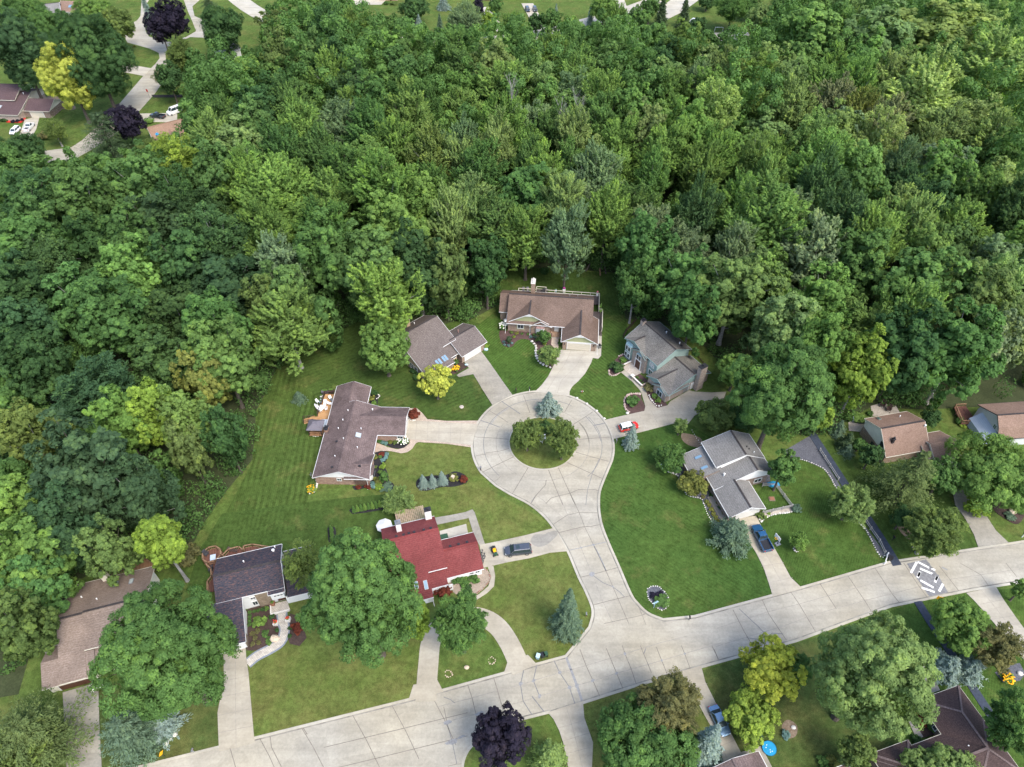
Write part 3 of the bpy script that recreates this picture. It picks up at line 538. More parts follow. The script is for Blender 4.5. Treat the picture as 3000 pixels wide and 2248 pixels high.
# ------------------------------------------------------------------ planting beds
BZ=LZ+.03
BEDS=[(h3c,'black_mulch',[(1085,915),(1400,905),(1535,900),(1552,960),(1510,1020),(1430,1048),(1320,1040),(1240,1005),(1090,960)]),
(h3c,'black_mulch',[(1040,1110),(1150,1085),(1255,1095),(1262,1150),(1210,1250),(1200,1300),(1250,1400),(1270,1520),(1320,1540),(1342,1600),(1290,1660),(1150,1650),(1000,1600),(800,1640),(755,1610),(760,1580),(950,1560),(1040,1400)]),
(h3c,'black_mulch',[(1000,230),(1080,250),(1125,290),(1110,340),(1100,430),(1060,450),(960,400)]),
(c3,'black_mulch',[(960,200),(985,160),(1080,135),(1230,125),(1300,95),(1380,118),(1418,165),(1400,200),(1300,230),(1180,235),(1050,268),(975,245)]),
(c3,'black_mulch',[(368,440),(390,425),(670,395),(690,430),(520,460),(400,472)]),(c3,'black_mulch',[(178,600),(195,588),(245,588),(257,640),(230,705),(190,722)]),
(c1,'brown_mulch',[(1385,545),(1395,620),(1430,655),(1475,655),(1505,618),(1545,600),(1600,608),(1645,650),(1648,720),(1680,775),(1765,810),(1805,765),(1825,690),(1770,690),(1765,600),(1755,555),(1445,540)]),
(h7c,'brown_mulch',[(60,700),(150,660),(290,770),(310,800),(190,850),(110,940),(0,1005),(-90,980),(-70,850)]),
(h7c,'brown_mulch',[(280,1010),(380,960),(560,1090),(640,1190),(862,1490),(700,1532),(600,1460),(540,1340),(500,1230),(420,1150)]),
(h7c,'brown_mulch',[(160,1400),(190,1340),(270,1300),(412,1300),(440,1380),(492,1490),(490,1580),(270,1622),(190,1550)]),
(h2c,'mulch',[(1210,1310),(1390,1200),(1540,1130),(1705,1295),(1430,1442),(1370,1460)]),
(c5,'dark_gravel',[(95,570),(130,545),(290,600),(300,640),(250,685),(150,630)]),(c5,'dark_gravel',[(240,690),(300,620),(480,790),(490,860),(590,1050),(556,1090),(500,1000),(440,890),(420,862),(330,835)]),
(c5,'mulch',[(528,830),(560,850),(650,1015),(615,1030)]),(h8c,'patio_stone',[(1390,1475),(1880,1375),(1892,1440),(1600,1482),(1450,1540),(1380,1605),(1340,1520)]),
(ct,'dark_gravel',[(1975,1295),(2000,1262),(2050,1245),(2110,1260),(2190,1345),(2208,1430),(2170,1490),(2110,1500),(2050,1450),(1990,1380)]),
(h4c,'tan_gravel',[(1160,1290),(1450,1200),(1720,1100),(1790,1088),(1852,1200),(1830,1310),(1720,1430),(1560,1535),(1300,1500),(1230,1400)]),
(h5c,'mulch',[(720,1090),(1100,1000),(1115,1140),(1180,1150),(1225,1240),(1245,1400),(1195,1530),(1075,1640),(740,1690),(745,1480)]),(h5c,'mulch',[(1400,1130),(1560,1180),(1650,1500),(1540,1625),(1395,1590),(1365,1520)]),
(c6,'mulch',[(1400,1020),(1430,1000),(1640,1100),(1645,1170),(1590,1207),(1500,1160),(1420,1100)]),(c7,'dark_gravel',[(2000,790),(2080,740),(2180,720),(2220,800),(2180,850),(2060,860)]),
(h8c,'dark_gravel',[(1380,800),(1520,840),(1530,960),(1400,1000)]),(c6,'patio_stone',[(415,250),(500,225),(620,250),(650,300),(600,330),(430,330)]),(c6,'patio_stone',[(235,380),(300,370),(370,400),(340,460),(240,450)]),
(e1,'black_mulch',[(1400,880),(1690,880),(1690,905),(1420,905)]),(c7,'mulch',[(1400,1090),(1500,1080),(1590,1230),(1480,1260),(1410,1150)])]
for i,(f,m,p) in enumerate(BEDS): tag(sheet('planting_bed',W(f,p),BZ+.0012*i,m,.03,sm=0 if len(p)<7 else 3),kind='structure')
sheet('walkway',W(h3c,[(1065,1105),(1085,960),(1150,990),(1250,1030),(1380,1062),(1480,1040),(1560,980),(1562,915),(1640,905),(1720,930),(1658,960),(1600,1050),(1530,1100),(1440,1117),(1300,1087),(1150,1080)]),DZ-.010,'paver_tan',.06)
drive(c1,[(712,1100),(790,1098),(830,1135),(865,1178),(1000,1190),(1235,1188),(1232,1212),(1000,1205),(850,1195),(800,1190),(720,1180)],'paver_tan','walkway',DZ-.009)
drive(c1,[(735,1330),(800,1322),(1190,1360),(1182,1380),(1000,1354),(800,1342),(760,1360)],'paver_tan','walkway',DZ-.011)
# ------------------------------------------------------------------ building materials
shingle('roof_brown',(0.105,0.071,0.055),(0.150,0.106,0.084),(0.197,0.147,0.122),streak=.20);shingle('roof_greybrown',(0.088,0.071,0.066),(0.134,0.112,0.102),(0.197,0.172,0.160),streak=.08)
shingle('roof_mauve',(0.108,0.080,0.074),(0.153,0.113,0.107),(0.209,0.165,0.155),streak=.34,big=1.1);shingle('roof_red',(.150,.036,.036),(.185,.050,.049),(.222,.076,.072),streak=.2)
shingle('roof_slate',(.022,.027,.040),(.048,.050,.064),(.15,.078,.064),sx=(1.9,5.5,5.5),streak=.12);shingle('roof_taupe',(.165,.125,.10),(.225,.175,.145),(.295,.24,.205),streak=.22);shingle('roof_tan',(.165,.108,.080),(.225,.152,.116),(.29,.205,.162),streak=.14)
shingle('roof_grey',(.135,.130,.123),(.188,.182,.172),(.25,.242,.228),streak=.16);shingle('roof_stone',(0.105,0.097,0.084),(0.164,0.155,0.141),(0.244,0.231,0.210),streak=.24)
shingle('roof_dark',(0.044,0.030,0.029),(0.066,0.046,0.044),(0.101,0.071,0.067),streak=.10);shingle('roof_clay',(.21,.13,.085),(.28,.18,.125),(.34,.24,.18),streak=.12);shingle('roof_plum',(0.071,0.046,0.049),(0.101,0.067,0.069),(0.139,0.101,0.101),streak=.12)
shingle('roof_ridge',(0.042,0.038,0.038),(0.063,0.055,0.055),(0.092,0.084,0.082));shingle('roof_ridge_red',(0.168,0.038,0.035),(0.218,0.052,0.049),(0.252,0.071,0.067));shingle('roof_ridge_pale',(0.126,0.092,0.088),(0.160,0.122,0.118),(0.202,0.160,0.151))
brick('brick_tan',(0.302,0.197,0.126),(0.227,0.139,0.088));brick('brick_red',(0.252,0.113,0.071),(0.353,0.218,0.151));brick('brick_pale',(0.386,0.302,0.244),(0.302,0.227,0.185));brick('brick_brown',(0.143,0.088,0.063),(0.202,0.130,0.092));brick('stone_brown',(0.185,0.139,0.092),(0.277,0.218,0.151),(0.168,0.143,0.118))
siding('siding_white',(.80,.80,.79));siding('siding_cream',(.72,.68,.56));siding('siding_green',(.33,.345,.19),.3);siding('siding_teal',(.27,.365,.335));siding('siding_tan',(.48,.36,.235),.35);siding('siding_offwhite',(.62,.63,.62));siding('siding_blue',(.44,.51,.60))
plain('trim_white',(0.672,0.672,0.655),.5,.3,.05);plain('trim_cream',(0.588,0.554,0.454),.5,.3,.06);plain('trim_dark',(0.042,0.034,0.034),.6);plain('door_white',(0.622,0.613,0.580),.5,.3,.05);plain('door_cream',(0.554,0.504,0.403),.5,.3,.05);plain('door_brown',(0.084,0.038,0.025),.5,.3,.15);plain('metal_grey',(0.294,0.302,0.311),.4,.5,.1,2,.6);plain('metal_dark',(0.025,0.025,0.029),.5,.4);plain('copper_green',(0.252,0.386,0.420),.5,.3,.25,3);plain('copper',(0.286,0.168,0.143),.45,.4,.2,3)
plain('teal_trim',(.24,.34,.32),.5,.3,.06)
glass('glass',(.035,.05,.06));glass('skylight_glass',(.16,.27,.37),.12);glass('glass_pale',(.42,.47,.47),.1);glass('glass_green',(.09,.16,.13),.1)
planks('deck_brown',(0.252,0.139,0.071),(0.353,0.202,0.109),.16);planks('deck_orange',(0.370,0.202,0.084),(0.454,0.269,0.126),.16,R(90));planks('deck_red',(0.109,0.050,0.038),(0.168,0.080,0.059),.16);planks('deck_grey',(0.071,0.059,0.057),(0.105,0.088,0.084),.16)
plain('wood_rail',(.27,.165,.10),.7,.2,.25,3);plain('wood_dark',(.075,.05,.042),.7,.2,.2,3);plain('wood_red',(.16,.07,.05),.7,.2,.2,3);plain('wood_grey',(.34,.33,.31),.8,.2,.25,3);plain('wood_tan',(.52,.40,.29),.8,.2,.2,3)
plain('stone_white',(.66,.63,.57),.8,.2,.2,5);plain('stone_tan',(.55,.45,.33),.8,.2,.2,5);plain('stone_pink',(.48,.37,.32),.8,.2,.2,5);plain('plastic_white',(.80,.80,.79),.35,.4,.03);plain('plastic_black',(.022,.022,.025),.4,.4,.1);plain('plastic_green',(.03,.075,.04),.4,.4,.1);plain('plastic_lime',(.28,.48,.10),.4,.4,.05);plain('plastic_blue',(.02,.26,.48),.35,.4,.1);plain('sign_yellow',(.85,.42,.01),.4,.4,.03);plain('sign_red',(.55,.04,.03),.4);plain('pale_blue',(.42,.60,.66),.4,.4,.1);plain('fabric_dark',(.05,.05,.055),.8);plain('fabric_cover',(.15,.14,.16),.7,.2,.12);plain('terracotta',(.26,.12,.07),.7)
plain('flower_white',(.80,.80,.66),.8,.1,.2,9);plain('flower_magenta',(.50,.04,.34),.7,.1,.2,9);plain('flower_yellow',(.80,.42,.02),.7,.1,.2,9);plain('flower_pink',(.60,.22,.28),.7,.1,.2,9)
# ------------------------------------------------------------------ houses
def lerpz(prof,a):
    for (o0,z0),(o1,z1) in zip(prof,prof[1:]):
        if o0<=a<=o1: return z0+(z1-z0)*(a-o0)/(o1-o0)
    return prof[0][1] if a<prof[0][0] else prof[-1][1]
class House:
    def __init__(s,name,label,xy,ang,cat='house',group=None):
        s.o=empty(name,(xy[0],xy[1],0),R(ang),label,cat,group);s.roofs=[]
    def part(s,name,mb,mat,par=None,label=None): return tag(mb.build(name,mat,par or s.o),label)
    def roof(s,ax,a0,a1,prof,mat,th=.2,trim='trim_white',ridge=None,gut=(1,1),rake=(1,1),rw=.5):
        T=(lambda a,o,z:(a,o,z)) if ax=='x' else (lambda a,o,z:(o,a,z))
        mb=MB();n=len(prof);v=[T(a,o,z-d) for a in (a0,a1) for d in (0,th) for o,z in prof]
        f=[]
        for i in range(n-1):
            f+=[(i,i+1,2*n+i+1,2*n+i),(n+i,3*n+i,3*n+i+1,n+i+1),(i,n+i,n+i+1,i+1),(2*n+i,2*n+i+1,3*n+i+1,3*n+i)]
        f+=[(0,2*n,3*n,n),(n-1,2*n-1,4*n-1,3*n-1)]
        if ax=='x': f=[q[::-1] for q in f]
        mb.add(v,f);r=s.part('roof',mb,mat)
        if trim:
            tb=MB();m=max(range(n),key=lambda i:prof[i][1])
            for e,(o,z) in zip(gut,(prof[0],prof[-1])):
                if e:
                    sgn=-1 if (o,z)==prof[0] else 1
                    p0,p1=T(a0,o+sgn*.06,z-.10),T(a1,o+sgn*.06,z-.10);tb.bar(p0,p1,.10,.13)
            for e,a,sg in zip(rake,(a0,a1),(-1,1)):
                if e:
                    for (o0,z0),(o1,z1) in zip(prof,prof[1:]): tb.bar(T(a+sg*.035,o0,z0-.10),T(a+sg*.035,o1,z1-.10),.05,.17)
            s.part('roof_trim',tb,trim,r)
        if ridge:
            m=max(range(n),key=lambda i:prof[i][1]);o,z=prof[m];cb_=MB();cb_.bar(T(a0+.05,o,z+.02),T(a1-.05,o,z+.02),.36,.09);s.part('ridge_cap',cb_,ridge,r)
        s.roofs.append((ax,a0,a1,prof));return r
    def body(s,ax,a0,a1,prof,low,high=None,ov=.4,zs=None,th=.2,z0=0,name='wall'):
        lo,hi=prof[0][0]+ov,prof[-1][0]-ov
        T=(lambda a,o,z:(a,o,z)) if ax=='x' else (lambda a,o,z:(o,a,z))
        os_=[lo]+[o for o,z in prof if lo<o<hi]+[hi];top=[lerpz(prof,o)-th*1.02 for o in os_]
        zs=min(top[0],top[-1]) if zs is None else zs
        def ext(zb,zt,nm,mat):
            mb=MB();n=len(os_);v=[T(a,o,z) for a in(a0,a1) for zz in(zb,zt) for o,z in zip(os_,zz)]
            f=[]
            for i in range(n-1): f+=[(i,n+i,n+i+1,i+1),(2*n+i,2*n+i+1,3*n+i+1,3*n+i)]
            f+=[(0,2*n,3*n,n),(n-1,2*n-1,4*n-1,3*n-1)]
            if ax=='x': f=[q[::-1] for q in f]
            mb.add(v,[q[::-1] for q in f]);return s.part(nm,mb,mat)
        if high is None: return ext([z0]*len(os_),top,name,low)
        w=ext([z0]*len(os_),[min(zs,t) for t in top],name,low);ext([min(zs,t) for t in top],top,'gable_wall',high);return w
    def fr(s,x,y,nrm):
        a=R(nrm);nx,ny=math.cos(a),math.sin(a);return Vector((x,y,0)),Vector((nx,ny,0)),Vector((-ny,nx,0))
    def window(s,x,y,z,nrm,w,h,frame='trim_white',pane='glass',mull=1,par=None):
        p,n,t=s.fr(x,y,nrm);p=p+Vector((0,0,z));k=Vector((0,0,1));mb=MB()
        for q in (-1,1):
            mb.obox(p+t*q*(w/2)+n*.02,t*.06,n*.07,k*(h/2+.06));mb.obox(p+k*q*(h/2)+n*.023,t*(w/2-.06),n*.07,k*.06)
        for i in range(mull): mb.obox(p+t*(-w/2+w*(i+1)/(mull+1))+n*.017,t*.03,n*.06,k*(h/2-.06))
        f=s.part('window',mb,frame,par);s.part('pane',MB().obox(p+n*.01,t*(w/2-.05),n*.03,k*(h/2-.05)),pane,f);return f
    def garage(s,x,y,nrm,w,h=2.15,mat='door_white',z=0.1):
        p,n,t=s.fr(x,y,nrm);k=Vector((0,0,1));mb=MB()
        for i in range(4): mb.obox(p+k*(z+h*(i+.5)/4)+n*.04,t*w/2,n*.05,k*(h/8-.02))
        mb.obox(p+k*(z+h/2)+n*.01,t*w/2,n*.04,k*h/2)
        d=s.part('garage_door',mb,mat);fb=MB()
        for q in(-1,1): fb.obox(p+t*q*(w/2+.07)+k*(z+h/2)+n*.04,t*.07,n*.07,k*(h/2+.02))
        fb.obox(p+k*(z+h+.09)+n*.043,t*(w/2+.14),n*.07,k*.07);s.part('door_frame',fb,'trim_white',d)
    def door(s,x,y,nrm,w=1.,h=2.1,mat='door_brown',z=.15):
        p,n,t=s.fr(x,y,nrm);k=Vector((0,0,1));d=s.part('door',MB().obox(p+k*(z+h/2)+n*.03,t*w/2,n*.05,k*h/2),mat)
        s.part('handle',MB().ball(tuple(p+k*(z+1)+n*.1+t*(w/2-.12)),.05,.05,.05,6,4),'metal_grey',d)
    def chimney(s,x,y,w,d,z0,z1,mat,cap='metal_dark',flue=1):
        c=s.part('chimney',MB().box(x-w/2,x+w/2,y-d/2,y+d/2,z0,z1),mat);mb=MB().box(x-w/2-.07,x+w/2+.07,y-d/2-.07,y+d/2+.07,z1,z1+.12)
        for i in range(flue):
            fx=x+(i-(flue-1)/2)*(w/max(1,flue)) if w>=d else x;fy=y if w>=d else y+(i-(flue-1)/2)*(d/max(1,flue))
            mb.tube((fx,fy,z1+.1),(fx,fy,z1+.5),.16,.16,8);mb.tube((fx,fy,z1+.5),(fx,fy,z1+.56),.24,.2,8)
        s.part('chimney_cap',mb,cap,c);return c
    def rz(s,x,y):
        b=0;best=None
        for ax,a0,a1,prof in s.roofs:
            a,o=(x,y) if ax=='x' else (y,x)
            if a0<=a<=a1 and prof[0][0]<=o<=prof[-1][0]:
                z=lerpz(prof,o)
                if z>b:
                    e=.05;sl=(lerpz(prof,min(o+e,prof[-1][0]))-lerpz(prof,max(o-e,prof[0][0])))/(2*e);b=z;best=(ax,sl)
        return b,best
    def skylight(s,x,y,w,h,pane='skylight_glass'):
        z,(ax,sl)=s.rz(x,y);u=Vector((1,0,0)) if ax=='x' else Vector((0,1,0));v=(Vector((0,1,sl)) if ax=='x' else Vector((1,0,sl))).normalized();n=u.cross(v);n=n if n.z>0 else -n
        c=Vector((x,y,z));f=s.part('skylight',MB().obox(c+n*.06,u*w/2,v*h/2,n*.09),'metal_grey')
        s.part('pane',MB().obox(c+n*.16,u*(w/2-.07),v*(h/2-.07),n*.02),pane,f)
    def vent(s,x,y,h=.5,r=.09,mat='plastic_white'):
        z,_=s.rz(x,y);s.part('vent_pipe',MB().tube((x,y,z-.1),(x,y,z+h),r,r,8).tube((x,y,z+h),(x,y,z+h+.06),r*1.6,r*1.2,8),mat)
    def boxvent(s,x,y,mat='metal_dark'):
        z,(ax,sl)=s.rz(x,y);s.part('roof_vent',MB().box(x-.22,x+.22,y-.2,y+.2,z-.1,z+.22),mat)
    def dish(s,x,y,z,yaw=-60):
        a=R(yaw);d=Vector((math.cos(a),math.sin(a),.6)).normalized();c=Vector((x,y,z));mb=MB();up=Vector((0,0,1));u=d.cross(up).normalized();v=u.cross(d);o=0
        mb.v.append(tuple(c))
        for j,(rr,dd) in enumerate(((.2,.03),(.42,.12))):
            for i in range(12): t=i*math.pi/6;mb.v.append(tuple(c+(u*math.cos(t)+v*math.sin(t))*rr+d*dd))
        for i in range(12): k=(i+1)%12;mb.f+=[(0,1+i,1+k),(1+i,13+i,13+k,1+k)]
        mb.bar(c-d*.02,c+Vector((0,0,-.7)),.06);mb.bar(c,c+d*.45-v*.2,.03);s.part('satellite_dish',mb,'metal_grey')
    def gutterpipe(s,x,y,z,mat='trim_white'): s.part('downspout',MB().bar((x,y,.05),(x,y,z),.09,.09).bar((x,y,.12),(x,y-.8,.08),.09),mat)
    def steps(s,x0,x1,y0,n,rise=.17,run=.32,mat='brick_tan'):
        mb=MB()
        for i in range(n): mb.box(x0,x1,y0-run*(n-i),y0-run*(n-i-1),0,rise*(i+1))
        s.part('steps',mb,mat)
    def deck(s,pts,z,mat,name='deck'): return s.part(name,MB().prism(pts,z-.25,z).prism([(x*.98+pts[0][0]*.02,y*.98+pts[0][1]*.02) for x,y in pts],.02,z-.3) if 0 else MB().prism(pts,z-.25,z),mat)
    def rail(s,par,pts,z,mat,h=.95,w=.1,bal=1,sp=1.8,name='railing'):
        mb=MB()
        for (a,b) in zip(pts,pts[1:]):
            L=math.dist(a,b);n=max(1,round(L/sp))
            for i in range(n+1): x,y=a[0]+(b[0]-a[0])*i/n,a[1]+(b[1]-a[1])*i/n;mb.bar((x,y,.05),(x,y,z+h+.08),w*1.1,w*1.1)
            mb.bar((*a,z+h),(*b,z+h),w*1.3,w*.8);mb.bar((*a,z+.18),(*b,z+.18),w*.7,w*.6)
            if bal:
                m=int(L/.28)
                for i in range(m): x,y=a[0]+(b[0]-a[0])*(i+.5)/m,a[1]+(b[1]-a[1])*(i+.5)/m;mb.bar((x,y,z+.18),(x,y,z+h),.04,.04)
        return s.part(name,mb,mat,par)
    def w(s,x,y,z=0):
        q=s.o.rotation_euler.z;c,n=math.cos(q),math.sin(q);return (s.o.location.x+x*c-y*n,s.o.location.y+x*n+y*c)
# --- brown-roofed brick ranch at the head of the court
h=A=House('brick_house','brick ranch with brown roof, green gables and railed deck at the head of the court',h1c(290,1100),-6)
mp=[(-.75,3.2),(6.3,6.9),(11.9,3.5)]
h.roof('x',-.25,21.1,mp,'roof_brown',ridge='roof_ridge',rake=(0,0));h.body('x',.2,20.7,[(-.05,3.5),(6.3,6.9),(11.9,3.5)],'brick_tan',ov=.42)
lp=[(4.0,3.0),(6.4,6.55),(12.1,3.3)];lp=[(3.6,3.0),(7.2,6.2),(12.1,3.3)]
h.roof('x',-2.6,-.25,lp,'roof_brown',rake=(0,0),gut=(1,0));h.body('x',-2.3,.2,lp,'brick_tan')
gp=[(-.4,3.1),(5.4,6.2),(11.0,3.1)];h.roof('y',-.35,6.2,gp,'roof_brown',rake=(1,0),ridge='roof_ridge');h.body('y',0,6,gp,'brick_tan','siding_green',ov=.45,zs=2.95)
h.part('gable_wall',MB().add([(4.2,-.32,5.36),(6.6,-.32,5.36),(5.4,-.32,5.95),(4.2,-.30,5.36),(6.6,-.30,5.36),(5.4,-.30,5.95)],[(0,1,2),(3,5,4),(0,3,4,1),(1,4,5,2),(2,5,3,0)]),'trim_white')
for x0,x1 in((.05,2.2),(4.3,5.75)): h.part('wall_trim',MB().box(x0,x1,-.05,.02,2.88,3.08),'trim_white')
h.part('wall_panel',MB().box(2.25,4.2,-.04,.02,.75,3.0),'siding_green')
h.window(3.25,-.05,1.75,-90,1.5,1.25)
bp=[(5.6,2.85),(8.35,4.45),(11.1,2.85)];h.roof('y',-.85,1.5,bp,'roof_brown',rake=(1,0));h.body('y',-.5,1,bp,'brick_tan')
bay=h.part('bay_window',MB().prism([(7.1,-.5),(7.3,-.95),(9.1,-.95),(9.3,-.5)],.6,2.3),'trim_white');h.part('bay_roof',MB().add([(7.0,-.5,2.3),(7.2,-1.05,2.3),(9.2,-1.05,2.3),(9.4,-.5,2.3),(7.5,-.52,2.85),(8.9,-.52,2.85)],[(0,1,4),(1,2,5,4),(2,3,5),(0,4,5,3),(0,3,2,1)]),'copper',bay)
h.part('pane',MB().box(7.4,8.15,-1.0,-.94,.85,2.15).box(8.25,9.0,-1.0,-.94,.85,2.15),'glass_pale',bay)
gg=[(13.75,2.8),(18.2,5.45),(22.65,2.8)];h.roof('y',-5.75,3.5,gg,'roof_brown',ridge='roof_ridge');h.body('y',-5.4,3.2,gg,'brick_tan','siding_green',zs=2.62)
h.part('gable_wall',MB().add([(16.7,-5.72,4.5),(19.7,-5.72,4.5),(18.2,-5.72,5.2),(16.7,-5.69,4.5),(19.7,-5.69,4.5),(18.2,-5.69,5.2)],[(0,1,2),(3,5,4),(0,3,4,1),(1,4,5,2),(2,5,3,0)]),'trim_white')
h.part('wall_trim',MB().box(13.9,22.5,-5.48,-5.39,2.52,2.72),'trim_white');h.garage(18.1,-5.4,-90,5.6,2.15,'door_cream')
for x in(14.6,21.7): h.part('wall_lamp',MB().box(x-.1,x+.1,-5.62,-5.4,1.75,2.15).tube((x,-5.55,2.15),(x,-5.55,2.3),.14,.02,6),'metal_dark')
h.part('porch_floor',MB().box(10.75,13.9,-.5,.2,0,.7),'brick_tan');h.part('porch_post',MB().box(13.55,13.7,-.6,-.45,.7,3.0),'trim_white')
h.steps(11.2,13.2,-.5,4);h.door(12.3,.2,-90,1.1,2.2,'door_white',.75)
h.chimney(5.5,10.3,1.0,2.0,0,8.1,'brick_tan','stone_white',3);h.dish(-.6,-.2,3.6)
for x,y in((-.5,-.4),(5.7,-.6),(22.7,-5.9)): h.gutterpipe(x,y,2.8)
for x,y in((15,8.5),(17,9.),): h.vent(x,y,.4,.08,'metal_grey')
dk=h.deck([(1.3,11.6),(22.6,11.6),(22.6,8.6),(20.9,8.6),(20.9,1.5),(23.7,1.5),(23.7,8.6),(22.8,8.6),(22.8,15.0),(8.6,15.0),(8.6,16.2),(6.0,16.2),(6.0,15.0),(1.3,15.0)],1.,'deck_grey')
h.rail(dk,[(1.35,12.3),(1.35,14.95),(6.05,14.95),(6.05,16.15),(8.55,16.15),(8.55,14.95),(22.7,14.95),(22.7,8.65)],1.,'trim_cream',.95,.13,0,2.4);h.rail(dk,[(22.7,8.6),(23.65,8.6),(23.65,1.5)],1.,'trim_cream',.95,.13,0,2.4)
h.part('steps',MB().box(22.3,23.7,.9,1.5,0,.7).box(22.3,23.7,.4,.9,0,.4),'deck_grey',dk)
# --- grey-brown salt-box with skylights
h=B=House('saltbox_house','tall house with long grey-brown roof, four skylights and tan chimney, beside the yellow tree',h2c(1560,1195),42.3)
p1=[(-.87,2.5),(10.4,7.5),(16.,4.)];h.roof('x',-10.7,-2.6,p1,'roof_greybrown',rake=(1,0),ridge='roof_ridge',th=.18);h.body('x',-10.3,-2.6,p1,'brick_brown','siding_tan',zs=2.3)
p2=[(3.45,4.42),(10.4,7.5),(16.,4.)];h.roof('x',-2.6,1.35,p2,'roof_greybrown',rake=(0,1),ridge='roof_ridge',th=.18);h.body('x',-2.6,1.0,p2,'siding_tan',ov=.5)
p3=[(.8,2.55),(3.95,3.85)];h.roof('x',-2.55,-.02,p3,'roof_greybrown',rake=(0,1),gut=(1,0));h.body('x',-2.6,-.4,p3,'siding_tan',ov=.35)
p4=[(-.7,2.5),(4.0,4.65),(8.4,2.6)];h.roof('x',-.25,7.7,p4,'roof_greybrown',ridge='roof_ridge');h.body('x',.05,7.3,p4,'brick_tan','siding_tan')
h.window(-2.1,3.94,4.02,-90,.8,.45,pane='glass_green',mull=0);h.window(-1.0,3.94,4.02,-90,.9,.45,pane='glass_green',mull=0)
h.garage(3.35,-.3,-90,4.9,2.05);h.window(-1.5,1.14,1.7,-90,1.6,.6);h.door(-1.9,1.14,-90,.9,2.,'door_brown',.1)
for x in(-6.35,-5.55,-4.45,-3.75): h.skylight(x,.95,.62,1.5)
h.window(-10.3,5.9,1.4,180,1.4,1.6);h.window(-10.3,7.4,3.7,180,1.1,1.3);h.window(-10.3,4.1,1.4,180,1.1,1.6)
h.chimney(-4.7,14.6,.95,1.3,0,9.3,'siding_tan');h.vent(-3.4,13.4,.5);h.vent(3.6,5.2,.8,.12,'copper')
# --- long brick ranch with mauve-brown roof, west of the court
h=Cc=House('ranch_house','long brick ranch house with faded mauve-brown L-shaped roof and white gable end',h3c(225,1555),-1.5)
a=[(-.2,2.6),(5.5,4.85),(11.2,2.6)];h.roof('y',-.3,19.3,a,'roof_mauve',ridge='roof_mauve');h.body('y',.05,19,a,'brick_red','siding_white',zs=2.45)
b=[(-.25,2.6),(3.85,4.3),(7.55,2.6)];h.roof('y',19.3,25.6,b,'roof_mauve',rake=(0,1),ridge='roof_mauve');h.body('y',19,25.2,b,'brick_red','siding_white')
g=[(11.35,2.6),(15.2,4.4),(19.4,2.6)];h.roof('x',7,17.2,g,'roof_mauve',rake=(0,1));h.body('x',8,16.8,g,'brick_red','siding_cream',zs=2.45)
x_=[(-.35,2.55),(2.4,4.05),(6.2,2.55)];h.roof('x',6.2,11.5,x_,'roof_mauve',rake=(0,1));h.body('x',8,11.1,x_,'brick_red','siding_white',zs=2.4)
h.window(5.1,.05,1.75,-90,.9,.8);h.garage(16.8,15.3,0,4.9,2.1,'door_white');h.window(16,11.75,1.5,-90,1.2,.9)
bw=h.part('bay_window',MB().prism([(11.1,.7),(11.8,1.2),(11.8,3.3),(11.1,3.8)],.5,2.2),'trim_white');h.part('pane',MB().box(11.78,11.84,1.3,2.2,.8,2.0).box(11.78,11.84,2.3,3.2,.8,2.0),'glass',bw);h.part('bay_roof',MB().add([(11.0,.5,2.2),(11.95,1.1,2.2),(11.95,3.4,2.2),(11.0,4.,2.2),(11.1,1.2,2.65),(11.1,3.3,2.65)],[(0,1,4),(1,2,5,4),(2,3,5),(0,4,5,3),(0,3,2,1)]),'roof_mauve',bw)
h.skylight(7.6,9.95,1.25,1.2,'glass_pale');h.dish(-.4,.2,3.1,200);h.chimney(.2,12.2,.75,1.2,0,3.6,'brick_red')
for x,y in((3.0,11.8),(3.9,4.),(3.6,14),(4.3,16.5),(7.9,11.8),(9.3,17.8),(8.0,6.7),(4.9,8.4)): h.vent(x,y,.35,.11 if x==9.3 else .08)
for x,y in((3.9,1.2),(3.4,8.1),(9.3,2.)): h.boxvent(x,y,'metal_dark')
h.gutterpipe(10.9,-.35,2.4)
dk=h.deck([(-3.5,18.),(-.1,18.),(-.1,24.9),(-3.2,24.9),(-3.5,19)],.6,'deck_orange');h.deck([(-4.,15.6),(-.3,15.6),(-.3,18),(-4.,18)],.58,'deck_orange','deck')
h.rail(dk,[(-3.5,18.1),(-3.25,24.85),(-.3,24.85)],.6,'wood_dark',.9,.1,1)
st=h.part('ramp',MB().obox((-5.2,17.2,.3),(1.2,.3,.28),(-.2,.7,0),(0,0,.06)),'deck_orange',dk);h.rail(st,[(-6.4,16.4),(-4.2,16.8)],.2,'wood_dark',.8,.08,0,1.1);h.rail(st,[(-6.6,17.6),(-4.3,18.)],.2,'wood_dark',.8,.08,0,1.1)
h.part('window_well',MB().tube((-.25,9.9,0),(-.25,9.9,.35),.9,.9,14),'plastic_white')
